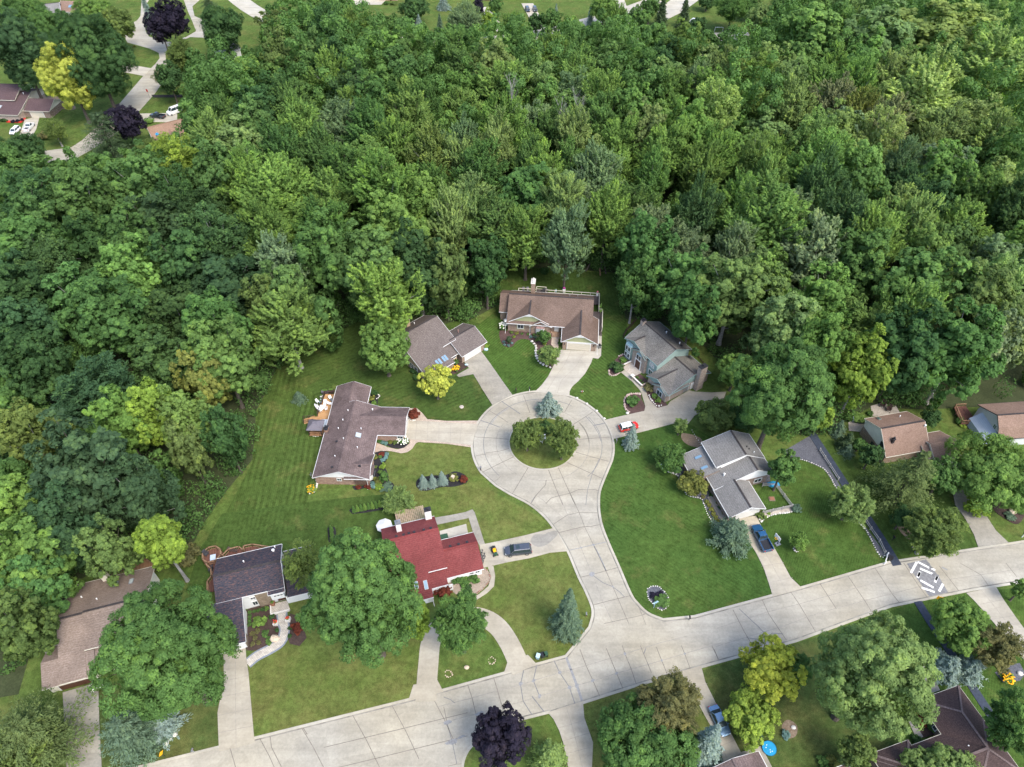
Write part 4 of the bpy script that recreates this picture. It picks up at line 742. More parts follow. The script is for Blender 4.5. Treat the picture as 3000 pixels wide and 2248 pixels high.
# --- red-roofed house
h=RED4=House('red_roof_house','white house with bright red shingle roof, two white chimneys and a trellis pergola behind',h4c(1155,1235,2.6),16)
p1=[(-2.9,2.4),(7.7,7.2),(12.6,4.1)];h.roof('x',-9.9,-3.05,p1,'roof_red',rake=(0,0),trim='trim_white',ridge='roof_ridge_red',th=.18);h.body('x',-9.5,-3.1,p1,'siding_white')
p2=[(1.15,4.25),(7.7,7.2),(12.6,4.1)];h.roof('x',-3.05,.42,p2,'roof_red',rake=(0,0),ridge='roof_ridge_red',th=.18);h.body('x',-3.1,.05,p2,'siding_white')
p3=[(-1.25,2.5),(1.6,3.55)];h.roof('x',-3.03,-.02,p3,'roof_red',rake=(0,0),gut=(1,0));h.body('x',-3.1,-.3,p3,'siding_white',ov=.3)
p4=[(-.05,2.6),(4.45,4.75),(8.0,2.6)];h.roof('x',0,6.95,p4,'roof_red',ridge='roof_ridge_red',rake=(0,0));h.body('x',.1,6.6,p4,'siding_white')
h.window(-1.6,1.54,3.78,-90,2.6,.3,pane='glass',mull=2);h.window(5.8,.33,1.7,-90,.8,1.2,mull=1);h.window(4.7,.33,1.7,-90,.7,1.2);h.skylight(-3.95,-.75,.7,1.6);h.skylight(-5.6,-.4,.7,1.3);h.garage(6.6,4.2,0,4.8,2.1)
h.chimney(-6.6,10.3,.95,.9,3,8.3,'siding_white','metal_grey');h.chimney(-.75,12.2,1.2,.85,0,7.4,'siding_white')
for x in(-7.3,-6.,-5.,-4.,-2.2,-.9): h.boxvent(x,8.35)
for x in(1.9,3.5,5.1): h.boxvent(x,5.1)
h.part('wall_panel',MB().box(.05,.8,-1.2,-1.05,0,1.9),'trim_white');h.door(-3.6,-2.45,-90,.9,2.,'door_white',.1);h.gutterpipe(-3.2,-2.7,2.2)
# --- dark slate roof with octagonal deck
h=S5=House('slate_roof_house','pale house with dark blue and rust mottled roof beside the huge oak',h5c(720,1550,2.8),15.4)
p1=[(7.2,5.0),(11.45,7.0),(16.2,4.9)];h.roof('x',-4.3,7.3,p1,'roof_slate',ridge='roof_ridge',rake=(0,1));h.body('x',-4.,6.9,p1,'siding_offwhite')
p1b=[(6.5,4.68),(7.2,5.0)];h.roof('x',4.4,7.3,p1b,'roof_slate',rake=(1,1),gut=(1,0));h.body('x',4.7,6.9,[(6.3,4.6),(7.9,4.9)],'siding_offwhite',ov=.25,z0=2.6,name='gable_wall')
p2=[(-4.4,2.8),(-4.3,2.8)];p2=[(-.05,2.8),(7.25,5.0)];h.roof('x',-5.9,.05,p2,'roof_slate',gut=(1,0),rake=(0,1));h.body('x',-5.6,-.35,p2,'siding_offwhite',ov=.35)
h.part('wall_panel',MB().box(-.33,-.22,.35,2.2,0,2.3),'stone_brown');h.part('wall_panel',MB().box(2.05,4.5,7.3,7.56,0,4.6),'stone_brown')
h.window(1.5,7.58,3.2,-90,.9,.7,pane='glass');h.window(1.45,7.58,1.4,-90,.9,1.3,pane='glass');h.window(6.0,6.53,3.9,-90,1.6,.55,mull=2);h.door(6.,7.55,-90,1.5,2.1,'door_brown',.35);h.garage(-3.1,.28,-90,4.6,2.1)
h.roof('x',7.3,12.2,[(6.3,2.8),(15.2,3.9)],'roof_slate',rake=(0,1),gut=(1,1));h.body('x',6.9,11.8,[(6.3,2.8),(15.2,3.9)],'siding_offwhite')
h.vent(5.9,14.6,.5,.18);h.vent(6.1,15.6,.4);h.vent(.8,13.4,.4);h.dish(9.5,13,4.4,80)
h.part('porch_wall',MB().box(3.75,3.95,5.1,7.4,0,.55).box(3.95,7.,5.1,5.3,0,.55),'stone_white')
dk=h.deck([(-6.75,12.2),(-4.3,12.2),(-4.3,16.1),(6.,16.1),(4.6,18.2),(1.3,19.7),(-.3,19.75),(-.35,18.9),(-1.15,19.85),(-3.1,19.8),(-4.1,18.8),(-5.2,17.8),(-6.6,17.7),(-7.1,17.6),(-6.2,16.4),(-6.1,14.8),(-6.8,13.9)],1.1,'deck_red')
oc=[(-6.1+1.75*math.cos(R(22.5+45*i)),19.5+1.75*math.sin(R(22.5+45*i))) for i in range(8)];h.deck(oc,1.12,'deck_red','deck')
h.rail(dk,oc+oc[:1],1.1,'wood_rail',.95,.15,1,9);h.rail(dk,[(4.6,18.1),(1.3,19.65),(-.3,19.7),(-.35,18.8),(-1.15,19.8),(-3.1,19.75),(-4.1,18.75)],1.1,'wood_rail',.95,.15,1);h.rail(dk,[(-7.05,17.6),(-6.15,16.4),(-6.05,14.8),(-6.75,13.9),(-6.7,12.2)],1.1,'wood_rail',.95,.15,1)
# --- brown-roofed house at the left end of the road
h=B6=House('brown_roof_house','weathered brown-roofed house with two skylights and a brown wooden deck behind, in the lower left',c4(310,1115,2.6),16.6)
a,b_=0,0
p1=[(3.9,4.7),(9.7,7.0),(17.4,4.1)];h.roof('x',6.4,16.6,p1,'roof_taupe',rake=(0,1),ridge='roof_ridge',trim='trim_cream');h.body('x',7,16.1,p1,'siding_cream')
p2=[(.0,2.75),(9.6,6.85),(17.4,4.1)];h.roof('x',2.3,6.4,p2,'roof_taupe',trim='trim_cream',rake=(0,0),ridge='roof_ridge');h.body('x',2.7,7,p2,'siding_cream')
p3=[(.0,2.6),(3.8,4.3),(7.3,2.7)];h.roof('x',-.4,7.75,p3,'roof_taupe',trim='trim_cream',rake=(0,0));h.body('x',0.1,7.4,p3,'siding_cream')
h.roof('x',7.7,14,[(1.2,2.9),(4.6,4.2)],'roof_taupe',trim='trim_cream',gut=(1,0));h.body('x',7.4,13.6,[(1.2,2.9),(4.6,4.2)],'siding_cream')
h.garage(4.2,.4,-90,5.2,2.05,'door_brown');h.skylight(10.6,14.9,.75,1.3,'glass_pale');h.skylight(13.2,14.6,.75,1.3,'glass_pale')
h.chimney(8.6,17.0,1.,1.,0,6.6,'siding_cream','metal_grey');h.vent(5.3,13.6,.35);h.vent(8.2,12.,.35)
dk=h.deck([(7.8,17.6),(15.4,17.6),(15.4,19.6),(12.6,23.2),(8.6,23.2),(7.6,19.)],1.,'deck_brown');h.rail(dk,[(7.7,19.),(8.6,23.1),(12.6,23.1),(15.3,19.6)],1.,'wood_rail',.95,.12,1)
# --- teal two-storey house east of the court
h=T7=House('teal_house','two-storey teal house with pale brick, arched windows, stone-grey roof and tall brick chimney',h7c(170,655),-57.5)
p1=[(-.25,5.4),(4.87,8.0),(10.3,5.4)];h.roof('x',-.5,11.2,p1,'roof_stone',ridge='roof_ridge',trim='teal_trim',rake=(1,1));h.body('x',0,10.8,p1,'siding_teal',ov=.35)
gp=[(-.1,5.3),(2.9,6.85),(7.9,4.9)];gp=[(-.45,5.3),(2.9,6.9),(7.75,5.15)];h.roof('y',-.55,4.6,gp,'roof_stone',trim='teal_trim',rake=(1,0),ridge='roof_ridge',gut=(0,0));h.body('y',-.2,4,gp,'siding_teal',ov=.45)
h.part('bay_window',MB().prism([(.4,0),(.8,-.75),(2.3,-.75),(2.7,0)],.2,4.6),'siding_teal')
h.part('bay_roof',MB().add([(.35,-.22,4.6),(.7,-.9,4.6),(2.4,-.9,4.6),(2.75,-.22,4.6),(.9,-.24,5.25),(2.2,-.24,5.25)],[(0,1,4),(1,2,5,4),(2,3,5),(0,4,5,3),(0,3,2,1)]),'copper_green')
for z in(1.6,3.6): h.window(1.1,-.78,z,-90,.8,1.3,mull=0);h.window(2.0,-.78,z,-90,.8,1.3,mull=0)
tp=[(2.9,4.6),(5.45,6.0),(7.9,4.6)];h.roof('y',-.85,2.,tp,'roof_stone',trim='teal_trim',rake=(1,0),gut=(0,0));h.body('y',-.65,1.,tp,'brick_pale',ov=.2)
h.window(5.4,-.68,3.6,-90,1.6,1.5);h.part('window_arch',MB().add([(4.5,-.72,4.35),(6.3,-.72,4.35),(6.,-.72,4.85),(5.4,-.72,5.05),(4.8,-.72,4.85),(4.5,-.66,4.35),(6.3,-.66,4.35),(6.,-.66,4.85),(5.4,-.66,5.05),(4.8,-.66,4.85)],[(0,1,2,3,4),(9,8,7,6,5),(0,5,6,1),(1,6,7,2),(2,7,8,3),(3,8,9,4),(4,9,5,0)]),'copper_green')
h.part('door_surround',MB().box(4.35,4.55,-.78,-.64,.15,2.7).box(6.25,6.45,-.78,-.64,.15,2.7).box(4.35,6.45,-.782,-.64,2.7,2.95),'trim_white');h.door(5.4,-.66,-90,1.5,2.4,'door_brown',.2)
h.window(9.2,.1,3.9,-90,1.4,1.2,mull=1,pane='glass_pale');h.window(9.2,.1,1.5,-90,1.4,1.5,mull=1,pane='glass_green')
p2=[(-1.5,2.7),(5.35,5.2),(10.95,2.7)];h.roof('x',10.6,17.75,p2,'roof_stone',ridge='roof_ridge',trim='teal_trim',rake=(0,1));h.body('x',10.8,17.4,p2,'brick_pale','siding_teal',zs=2.5)
g2=[(10.35,2.7),(13.8,4.55),(17.9,2.7)];h.roof('y',-2.35,4.2,g2,'roof_stone',trim='teal_trim',rake=(1,0),ridge='roof_ridge',gut=(0,1));h.body('y',-2.,3,g2,'brick_pale','siding_teal',zs=2.3)
t2p=[(13.0,2.5),(15.3,3.9),(17.7,2.5)];h.roof('y',-2.75,0,t2p,'roof_stone',trim='teal_trim',rake=(1,0),gut=(0,0));h.body('y',-2.45,0,t2p,'brick_pale',ov=.3)
h.window(15.4,-2.48,1.35,-90,1.7,1.5);h.part('window_arch',MB().add([(14.45,-2.52,2.1),(16.35,-2.52,2.1),(16.,-2.52,2.6),(15.4,-2.52,2.8),(14.8,-2.52,2.6),(14.45,-2.46,2.1),(16.35,-2.46,2.1),(16.,-2.46,2.6),(15.4,-2.46,2.8),(14.8,-2.46,2.6)],[(0,1,2,3,4),(9,8,7,6,5),(0,5,6,1),(1,6,7,2),(2,7,8,3),(3,8,9,4),(4,9,5,0)]),'copper_green')
h.garage(17.4,1.7,0,5.6,2.1,'metal_grey');h.door(17.42,5.6,0,.9,2.,'trim_white',.1);h.window(17.42,8.9,1.5,0,.9,1.2)
h.chimney(18.1,7.0,1.1,1.9,0,7.2,'brick_pale','metal_dark');h.chimney(-.2,4.6,.9,1.,0,8.8,'brick_pale')
for x,y in((4.5,8.),(9.,8.2)): h.vent(x,y,.5,.12)
h.boxvent(3.6,8.6);h.boxvent(9.8,8.)
h.part('porch_floor',MB().box(3.2,7.2,-3.6,-.66,0,.2),'patio_stone')
h.part('garden_wall',MB().box(3.0,3.25,-3.8,-.5,0,.6).box(7.2,10.9,-3.9,-3.65,0,.7).box(10.65,10.9,-3.64,-2.1,0,.7),'brick_pale');h.part('garden_wall_coping',MB().box(2.95,3.3,-3.8,-.5,.6,.7).box(7.7,10.95,-3.95,-3.6,.7,.8),'stone_white')
for x,y in((3.1,-3.9),(7.4,-3.8)): h.part('gate_pier',MB().box(x-.35,x+.35,y-.35,y+.35,0,1.),'brick_pale');h.part('pier_cap',MB().box(x-.42,x+.42,y-.42,y+.42,1.,1.12),'stone_white')
# --- white house with layered grey roofs
h=G8=House('grey_roof_house','white-sided house with layered grey roofs, blue skylights and white gables, beside the blue pickup',h8c(870,1525,2.6),-74.5)
up=[(1.75,5.05),(8.0,6.95),(12.95,4.2)];h.roof('x',-16.9,-10.2,up,'roof_grey',ridge='roof_ridge',th=.22);h.body('x',-16.5,-10.45,up,'siding_white')
lw=[(-2.8,2.6),(1.2,3.75),(8.85,6.2),(12.95,4.2)];lw=[(-2.8,2.55),(8.85,6.2),(12.9,4.15)]
h.roof('x',-16.6,-9.9,[(-2.8,2.55),(3.0,4.37)],'roof_grey',gut=(1,0),rake=(1,0));h.body('x',-16.2,-9.9,[(-2.8,2.55),(3.0,4.37)],'brick_brown')
lw2=[(0.0,3.43),(8.85,6.2),(12.9,4.15)];h.roof('x',-10.45,-6.6,[(0,2.75),(8.85,6.15),(12.9,4.1)],'roof_grey',rake=(0,1),ridge='roof_ridge');h.body('x',-10.2,-7.2,[(0,2.75),(8.85,6.15),(12.9,4.1)],'brick_brown','siding_white',zs=2.6)
gr=[(-.05,2.6),(4.1,4.45),(7.8,2.6)];h.roof('x',-6.9,.1,gr,'roof_grey',ridge='roof_ridge',rake=(0,1));h.body('x',-7.2,-.6,gr,'brick_brown','siding_white',zs=2.45)
h.garage(-.6,4.5,0,4.9,2.1,'door_white');h.skylight(-14.5,.2,.7,1.5);h.skylight(-11.7,.2,.7,1.5);h.dish(-16.5,-2.7,3.1,150)
h.vent(-8.6,2.9,.7,.14);h.vent(-12.6,9.6,.3,.1,'plastic_black');h.vent(-12.0,9.8,.3,.1,'plastic_black');h.vent(-11.2,10.6,.4)
h.window(-7.2,10.4,1.4,0,1.6,1.2)
# --- tan roof two-storey house behind the big spruce
h=T9=House('tan_roof_house','cream house with tan-brown two-slope roof, half hidden behind the tall drooping spruce',crop(2480,1180,520,1271)(320,388,2.7),12)
p=[(0,2.9),(2.2,5.0),(4.5,7.0),(9.3,4.7)];h.roof('x',-1.3,8.9,p,'roof_tan',trim='trim_cream',ridge='roof_ridge');h.body('x',-1.0,8.5,p,'brick_tan','siding_cream',zs=2.6)
p2=[(-2.9,2.7),(.2,4.7),(4.2,2.7)];h.roof('x',8.3,14.3,p2,'roof_tan',trim='trim_cream');h.body('x',8.5,13.9,p2,'brick_tan','siding_cream',zs=2.4)
h.garage(11.6,-2.5,-90,4.6,2.05,'door_cream');h.window(-1.02,2.6,3.8,180,.9,1.2,'trim_dark');h.window(-1.02,4.6,1.4,180,1.,1.2,'trim_dark');h.skylight(1.2,8.3,.7,1.,'glass_green')
h.chimney(.6,2.1,.5,.5,3,5.9,'metal_dark');h.vent(5.6,7.6,.45);h.vent(8.6,3.6,.5,.14);h.roof('x',6.9,9.8,[(-1.9,2.5),(.6,4.)],'roof_tan',trim='trim_cream',gut=(1,0))
# --- gambrel house at the right edge
h=T10=House('gambrel_house','pale grey and blue sided house with brown broken-slope roof, right edge',crop(2480,1180,520,1271)(1130,260,3),5)
p=[(0,3.0),(1.4,5.2),(3.4,7.0),(8.9,4.3)];h.roof('x',-1.5,12,p,'roof_tan',trim='trim_dark',ridge='roof_ridge');h.body('x',-1.1,11.5,p,'siding_offwhite')
h.part('lean_to',MB().add([(-3.2,1.2,0),(-1.12,1.2,0),(-1.12,7.2,0),(-3.2,7.2,0),(-3.2,1.2,1.8),(-1.12,1.2,3.6),(-1.12,7.2,3.6),(-3.2,7.2,1.8)],[(3,2,1,0),(4,5,6,7),(0,1,5,4),(1,2,6,5),(2,3,7,6),(3,0,4,7)]),'siding_blue');h.window(-1.12,2.6,4.1,180,.9,1.1,pane='glass_green')
dk=h.deck([(-5.,6.5),(-1.2,6.5),(-1.2,11.5),(-4.,11.5)],.9,'deck_red');h.rail(dk,[(-1.6,11.4),(-4.,11.4),(-5.,6.6),(-3.4,6.55)],.9,'wood_rail',.95,.12,1)
# --- dark hip roof house, bottom right
def hip(h,x0,x1,y0,y1,ze,zr,mat,rmat,inset=None,wall='brick_brown'):
    mb=MB();lx,ly=x1-x0,y1-y0
    if lx>=ly: k=inset or ly/2;r=[(x0+k,(y0+y1)/2,zr),(x1-k,(y0+y1)/2,zr)];f=[(0,1,5,4),(1,2,5),(2,3,4,5),(3,0,4)]
    else: k=inset or lx/2;r=[((x0+x1)/2,y0+k,zr),((x0+x1)/2,y1-k,zr)];f=[(0,1,4),(1,2,5,4),(2,3,5),(3,0,4,5)]
    v=[(x0,y0,ze),(x1,y0,ze),(x1,y1,ze),(x0,y1,ze)]+r;mb.add(v+[(x0,y0,ze-.2),(x1,y0,ze-.2),(x1,y1,ze-.2),(x0,y1,ze-.2)],f+[(0,6,7,1),(1,7,8,2),(2,8,9,3),(3,9,6,0),(6,9,8,7)])
    ro=h.part('roof',mb,mat);rb=MB();rb.bar(Vector(r[0])+Vector((0,0,.03)),Vector(r[1])+Vector((0,0,.03)),.34,.1)
    for c in v[:4]:
        q=min(r,key=lambda q:math.dist(q,c));rb.bar(Vector(c)+Vector((0,0,.03)),Vector(q)+Vector((0,0,.03)),.3,.09)
    h.part('ridge_cap',rb,rmat,ro);tb=MB()
    for a,b in zip(v[:4],v[1:4]+v[:1]): tb.bar(Vector(a)-Vector((0,0,.08)),Vector(b)-Vector((0,0,.08)),.12,.12)
    h.part('roof_trim',tb,'trim_cream',ro);h.part('wall',MB().box(x0+.5,x1-.5,y0+.5,y1-.5,0,ze-.19),wall)
h=H11=House('hip_roof_house','L-shaped house with a dark brown hip roof in the bottom right corner',crop(2520,1960,480,1271)(760,130,2.7),17)
hip(h,-7.75,.1,-13.5,0,2.7,4.9,'roof_dark','roof_ridge_pale');hip(h,-20,.05,-13.4,-5.4,2.68,4.95,'roof_dark','roof_ridge_pale');hip(h,-20.1,-13.3,-11.8,-4.6,2.74,4.6,'roof_dark','roof_ridge_pale')
for x,y in((-6.,-8.2),(-10,-8.),(-1.5,-7.9)): h.part('vent_pipe',MB().tube((x,y,3.2),(x,y,4.4),.1,.1,8),'plastic_white')
h.window(-7.27,-3.8,1.5,180,1.4,1.2)
# --- house whose roof corner shows at the bottom edge
h=H12=House('cottage','house with pinkish brown roof cut by the bottom edge, beside the blue paddling pool',cb(505,740,2.6),18)
h.roof('y',-12,.2,[(-9.5,2.6),(-4.8,4.3),(.1,2.6)],'roof_mauve',ridge='roof_ridge_pale');h.body('y',-11.5,-.3,[(-9.5,2.6),(-4.8,4.3),(.1,2.6)],'brick_brown','siding_tan')
h=H13=House('cottage','house with only a brown roof corner showing, left of the hip roof',cb(1085,815,2.6),18)
h.roof('x',-10,.2,[(-9,2.6),(-4.5,4.3),(.0,2.6)],'roof_brown');h.body('x',-9.6,-.2,[(-9,2.6),(-4.5,4.3),(.0,2.6)],'siding_tan')
# --- far houses
f14=crop(0,220,560,1271)
h=H14=House('plum_roof_house','tan brick house with layered plum-brown roof and red front porch, far left behind the wood',f14(180,235,2.7),-4)
h.roof('x',-14,-1.2,[(-4,2.7),(8,6.2),(15.2,4.0)],'roof_plum',trim='trim_cream',ridge='roof_ridge');h.body('x',-14,-1.7,[(-4,2.7),(8,6.2),(15.2,4.0)],'brick_pale','siding_cream',zs=2.4)
h.roof('x',-18,-4.8,[(2.4,5.2),(9.5,8.0),(15.3,5.4)],'roof_plum',trim='trim_cream',ridge='roof_ridge');h.body('x',-18,-5.3,[(2.4,5.2),(9.5,8.0),(15.3,5.4)],'siding_cream')
h.roof('x',-1.2,8.6,[(-.4,2.7),(4.9,4.9),(9.8,2.7)],'roof_plum',trim='trim_cream');h.body('x',-1.7,8.2,[(-.4,2.7),(4.9,4.9),(9.8,2.7)],'brick_brown','siding_cream',zs=2.4)
h.garage(3.2,.0,-90,4.8,2.1,'door_cream');h.skylight(-9.4,-.3,1.,1.5,'glass_pale');h.part('porch_floor',MB().box(-6.5,-1.,-4.6,-1.2,0,.35),'sign_red');h.vent(-3.4,6.5,.5,.14)
h=H15=House('clay_roof_house','white house with orange-tan roof and brick chimney half buried in trees at the upper left',e1(1440,1285,3.2),33)
h.roof('x',-1,12,[(-2.,3.0),(4.2,5.8),(9.,3.2)],'roof_clay',ridge='roof_clay');h.body('x',-.6,11.5,[(-2.,3.0),(4.2,5.8),(9.,3.2)],'siding_white')
h.roof('y',-6,1.5,[(2.2,2.8),(5.4,4.5),(8.6,2.8)],'roof_clay');h.body('y',-5.6,1.5,[(2.2,2.8),(5.4,4.5),(8.6,2.8)],'siding_white');h.chimney(.6,-4.2,.9,1.2,0,6.4,'brick_red','plastic_blue')
h=H16=House('grey_gable_house','small pale grey gable roof poking out of the far trees beside the island road',e1(2150,380,5.4),-30)
h.roof('y',-8,0,[(-4.2,3.2),(0,5.6),(4.2,3.2)],'roof_grey');h.body('y',-7.5,-.4,[(-4.2,3.2),(0,5.6),(4.2,3.2)],'siding_white')
h=H17=House('slate_blue_house','house with blue-grey roof glimpsed between trees in the top left corner',e1(360,70,5.),20)
h.roof('x',-3,9,[(-6,3.2),(0,6.2),(6,3.2)],'roof_slate' if 0 else 'roof_grey',ridge='roof_ridge');h.body('x',-2.6,8.6,[(-6,3.2),(0,6.2),(6,3.2)],'siding_blue')
h=H18=House('tan_gable_house','house with cream wall and terracotta-brown roof at the top edge, upper left',e1(700,60,4.),-8)
h.roof('x',-8,6,[(-4,2.8),(2,5.6),(8,2.8)],'roof_tan');h.body('x',-7.6,5.6,[(-4,2.8),(2,5.6),(8,2.8)],'siding_cream');h.skylight(-2,-1,1.6,1.6)
FARB=[((t2,(655,5)),'brick_red','roof_brown',-2,10,9,'far brick house cut by the top edge, left of the round green tree'),((t2,(1010,-5)),'brick_red','roof_brown',-3,6,8,'far brick house cut by the top edge, between round tree and blue spruce'),((t2,(1240,-25)),'siding_cream','roof_tan',-2,10,9,'far cream house cut by the top edge, behind pink flowers'),((t2,(1460,5)),'brick_brown','roof_plum',-2,7,7,'far house with dark maroon garage door at the top edge'),((t2,(1700,-5)),'brick_pale','roof_grey',2,12,9,'far pale brick house with an open garage behind two dark cars'),((t3,(1950,-40)),'siding_cream','roof_tan',4,12,9,'far cream house at the top edge, right of the drooping tree'),((e1,(1240,-20)),'brick_red','roof_plum',5,10,8,'far house with plum roof at the top edge beside the pale blue spruce')]
for (f,q),wm_,rm_,an,wd,dp,lb in FARB:
    h=House('far_house',lb,f(*q),an);pf=[(-.5,2.9),(dp/2,5.4),(dp+.5,2.9)];h.roof('x',-wd/2,wd/2,pf,rm_);h.body('x',-wd/2+.4,wd/2-.4,pf,wm_)
    if 'maroon' in lb: h.garage(-.4,-.08,-90,4.8,2.1,'door_brown')
    elif 'open garage' in lb: h.garage(0,-.08,-90,4.6,2.1,'plastic_black')  # black door panel painted in for the shade inside the open garage
    else: h.window(-1.5,-.1,1.5,-90,1.5,1.2);h.door(1.5,-.1,-90)
h=House('far_house','grey roof and white gable glimpsed through the leaves at the right edge',crop(2760,780,240,519)(440,250,4),10);h.roof('y',-3,14,[(-3,3.4),(2,5.6),(9,3.2)],'roof_grey');h.body('y',-2.6,13.6,[(-3,3.4),(2,5.6),(9,3.2)],'siding_white')
# ------------------------------------------------------------------ yard trees: crown centre and size as surveyed, then built at their true place and size
def solve(cx,cy,w,h,clear=.15,zmin=.6):
    zc=5.
    for _ in range(12):
        s=pxm(cx,cy,zc);Rr=w/2/s;a=D(cx,cy,zc);d=math.dist((a[0],a[1],zc),(0,0,H));sn=(H-zc)/d;cs=math.sqrt(1-sn*sn)
        hc=2*math.sqrt(max((h/2/s)**2-(Rr*sn)**2,(.45*Rr*cs)**2))/cs
        hc=min(max(hc,1.0*Rr),3.2*Rr);zb=max(zmin,clear*hc);zc=zb+hc/2
    return a,Rr,hc,zb,zc
TSEED=[100]
def ytree(cx,cy,w,h,kind,colr,label,group=None,bark=None,name=None,cat='tree',clear=.18,taper=None,leaf=None,dens=1.):
    TSEED[0]+=1;sd=TSEED[0];g=random.Random(sd)
    if kind in('conifer','pine'):
        zc=3.
        for _ in range(12):
            s=pxm(cx,cy,zc);Rr=w/2/s;a=D(cx,cy,zc);d=math.dist((a[0],a[1],zc),(0,0,H));sn=(H-zc)/d;cs=math.sqrt(1-sn*sn)
            Ht=max(1.3*Rr,min(5*Rr,(h/s-Rr*sn*1.1)/cs));zc=Ht*.42
        t=empty(name or 'spruce_tree',(*a,0),g.uniform(0,6),label,cat,group)
        lf=leaf or max(.11,min(.26,Rr*.075))
        me=conifer('crown',Rr,Ht,lf,sd,nl=int((30+Rr*9)*dens),droop=.22 if kind=='conifer' else .05,dens=1.15*dens,tip=.8 if kind=='conifer' else .5,bush=kind=='pine')
        o=bpy.data.objects.new('crown',me);col.objects.link(o);o.parent=t;o.color=(*COL[colr],1)
        mb=MB().tube((0,0,0),(0,0,Ht*.5),Rr*.06+.05,Rr*.04+.03,7).tube((0,0,Ht*.5),(0,0,Ht*.93),Rr*.04+.03,.02,7);mb.build('trunk',BARK,t);return t
    a,Rr,hc,zb,zc=solve(cx,cy,w,h,clear)
    t=empty(name or 'shade_tree',(*a,0),0,label,cat,group)
    lf=(leaf or (.17+.014*min(Rr,9)))*.64;n=int(dens*2.3*(11*Rr*(Rr*.5+hc*.27))/(1.24*lf*lf*(.68 if kind!='oak' else 1)))
    n1=int(16+Rr*6.5);n2=8;nl=max(10,n//(n1*n2))
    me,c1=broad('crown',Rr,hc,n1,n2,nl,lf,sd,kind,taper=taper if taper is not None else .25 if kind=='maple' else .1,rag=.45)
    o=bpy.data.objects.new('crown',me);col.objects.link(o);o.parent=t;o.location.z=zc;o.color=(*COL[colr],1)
    limbs('trunk',zb,c1,zc,.10+Rr*.04,bark or BARK,t,sd,12);return t
Y=ytree
COL['ygrn']=(.35,.385,.060);COL['ygrn2']=(.225,.310,.058)
Y(830,752,132,136,'oak','lt','bright green maple standing left of the long grey-brown skylight roof',clear=.1,taper=.1)
Y(942,824,88,84,'oak','yel','rounded lemon-yellow tree in front of the skylight house',dens=1.1)
Y(1186,768,52,52,'feather','pale','small yellow-green tree in the bed beside the pale driveway',name='ornamental_tree',clear=.1)
Y(1174,727,34,34,'oak','mid','round dark lime shrub by the brick entrance steps',name='shrub',cat='shrub',clear=.05)
Y(1185,873,66,70,'conifer','bspr','silvery blue spruce at the back of the round island',dens=1.2)
Y(1139,940,80,80,'feather','olive','left of the two olive honey locusts on the round island',group='olive trees on the island',name='honey_locust')
Y(1216,948,80,92,'feather','olive','right of the two olive honey locusts on the round island',group='olive trees on the island',name='honey_locust')
Y(1177,924,44,30,'oak','dk','dark green bush between the island honey locusts behind the white chairs',name='shrub',cat='shrub',clear=.03)
Y(1214,448,112,236,'maple','pale','tall pale feathery tree with a grey trunk at the clearing edge behind the brick ranch',clear=.32,bark=PALEBARK)
Y(785,1288,296,330,'oak','mid','huge dark green oak hiding half of the red roof',taper=.5,dens=.85,leaf=.30)
Y(893,1335,88,190,'oak','lime','lime-yellow tree squeezed between the huge oak and the red roof',clear=.1)
Y(995,1345,130,150,'feather','mid','green locust tree by the curved drive of the red-roofed house',name='honey_locust')
Y(1226,1328,74,150,'conifer','gspr','tall grey-blue spruce on the lawn at the road corner',dens=1.1)
Y(362,1410,292,312,'oak','mid','large green oak covering the front of the weathered brown roof',taper=.45,dens=.85,leaf=.30)
Y(350,1565,90,70,'conifer','bspr','pale blue spruce tucked under the big oak in the lower left',dens=1.)
Y(284,1592,112,112,'pine','gspr','grey-green pine on the lawn left of the blue spruce, lower left',name='pine_tree')
Y(75,1600,185,150,'pine','ospr','shaggy olive-green pine in the bottom left corner',name='pine_tree',dens=1.15)
Y(20,1660,150,90,'maple','olive','yellow-green tree cut by the bottom left corner')
Y(1081,1592,134,134,'oak','purple','deep purple maple beside the road at the bottom edge',name='purple_maple',dens=1.1)
Y(1187,1642,86,76,'pine','pale','small pale green pine right of the deep purple maple',name='pine_tree')
Y(1398,1612,236,178,'oak','mid','broad blue-green oak at the bottom edge between two driveways',dens=1.)
Y(1445,1522,138,140,'feather','brown','olive-brown feathery tree over the driveway near the parked blue sedan',name='honey_locust')
Y(1530,1606,76,100,'conifer','bspr','pale blue spruce beside the blue sedan at the bottom edge',dens=1.1)
Y(1669,1446,138,132,'oak','ygrn','upper of two yellow-green trees right of the blue sedan',group='yellow trees by the blue sedan')
Y(1722,1448,60,120,'feather','mid','thin green tree behind the upper yellow tree, bottom right')
Y(1618,1546,124,112,'oak','ygrn2','lower of two yellow-green trees right of the blue sedan',group='yellow trees by the blue sedan',dens=1.1)
Y(1888,1458,250,272,'oak','pale','large pale green silver maple above the dark hip roof',taper=.35,dens=.9,leaf=.27)
Y(2075,1352,116,108,'oak','lt','round green tree by the dark path below the yellow sign')
Y(2152,1398,92,96,'feather','brown','rusty brown tree beside the round green tree, lower right',clear=.1)
Y(2052,1438,76,62,'conifer','bspr','left of two spreading blue spruces lying across the dark path',group='spreading blue spruces by the path')
Y(2098,1443,82,66,'conifer','bspr','right of two spreading blue spruces lying across the dark path',group='spreading blue spruces by the path')
Y(2195,1565,100,150,'feather','mid','green tree cut by the right edge beside the hip roof')
Y(1655,1652,60,50,'oak','olive','olive shrub left of the hip roof gable, bottom edge',name='shrub',cat='shrub',clear=.05) if 0 else Y(1850,1625,70,100,'oak','olive','olive bush against the left end of the hip roof',name='shrub',cat='shrub',clear=.05)
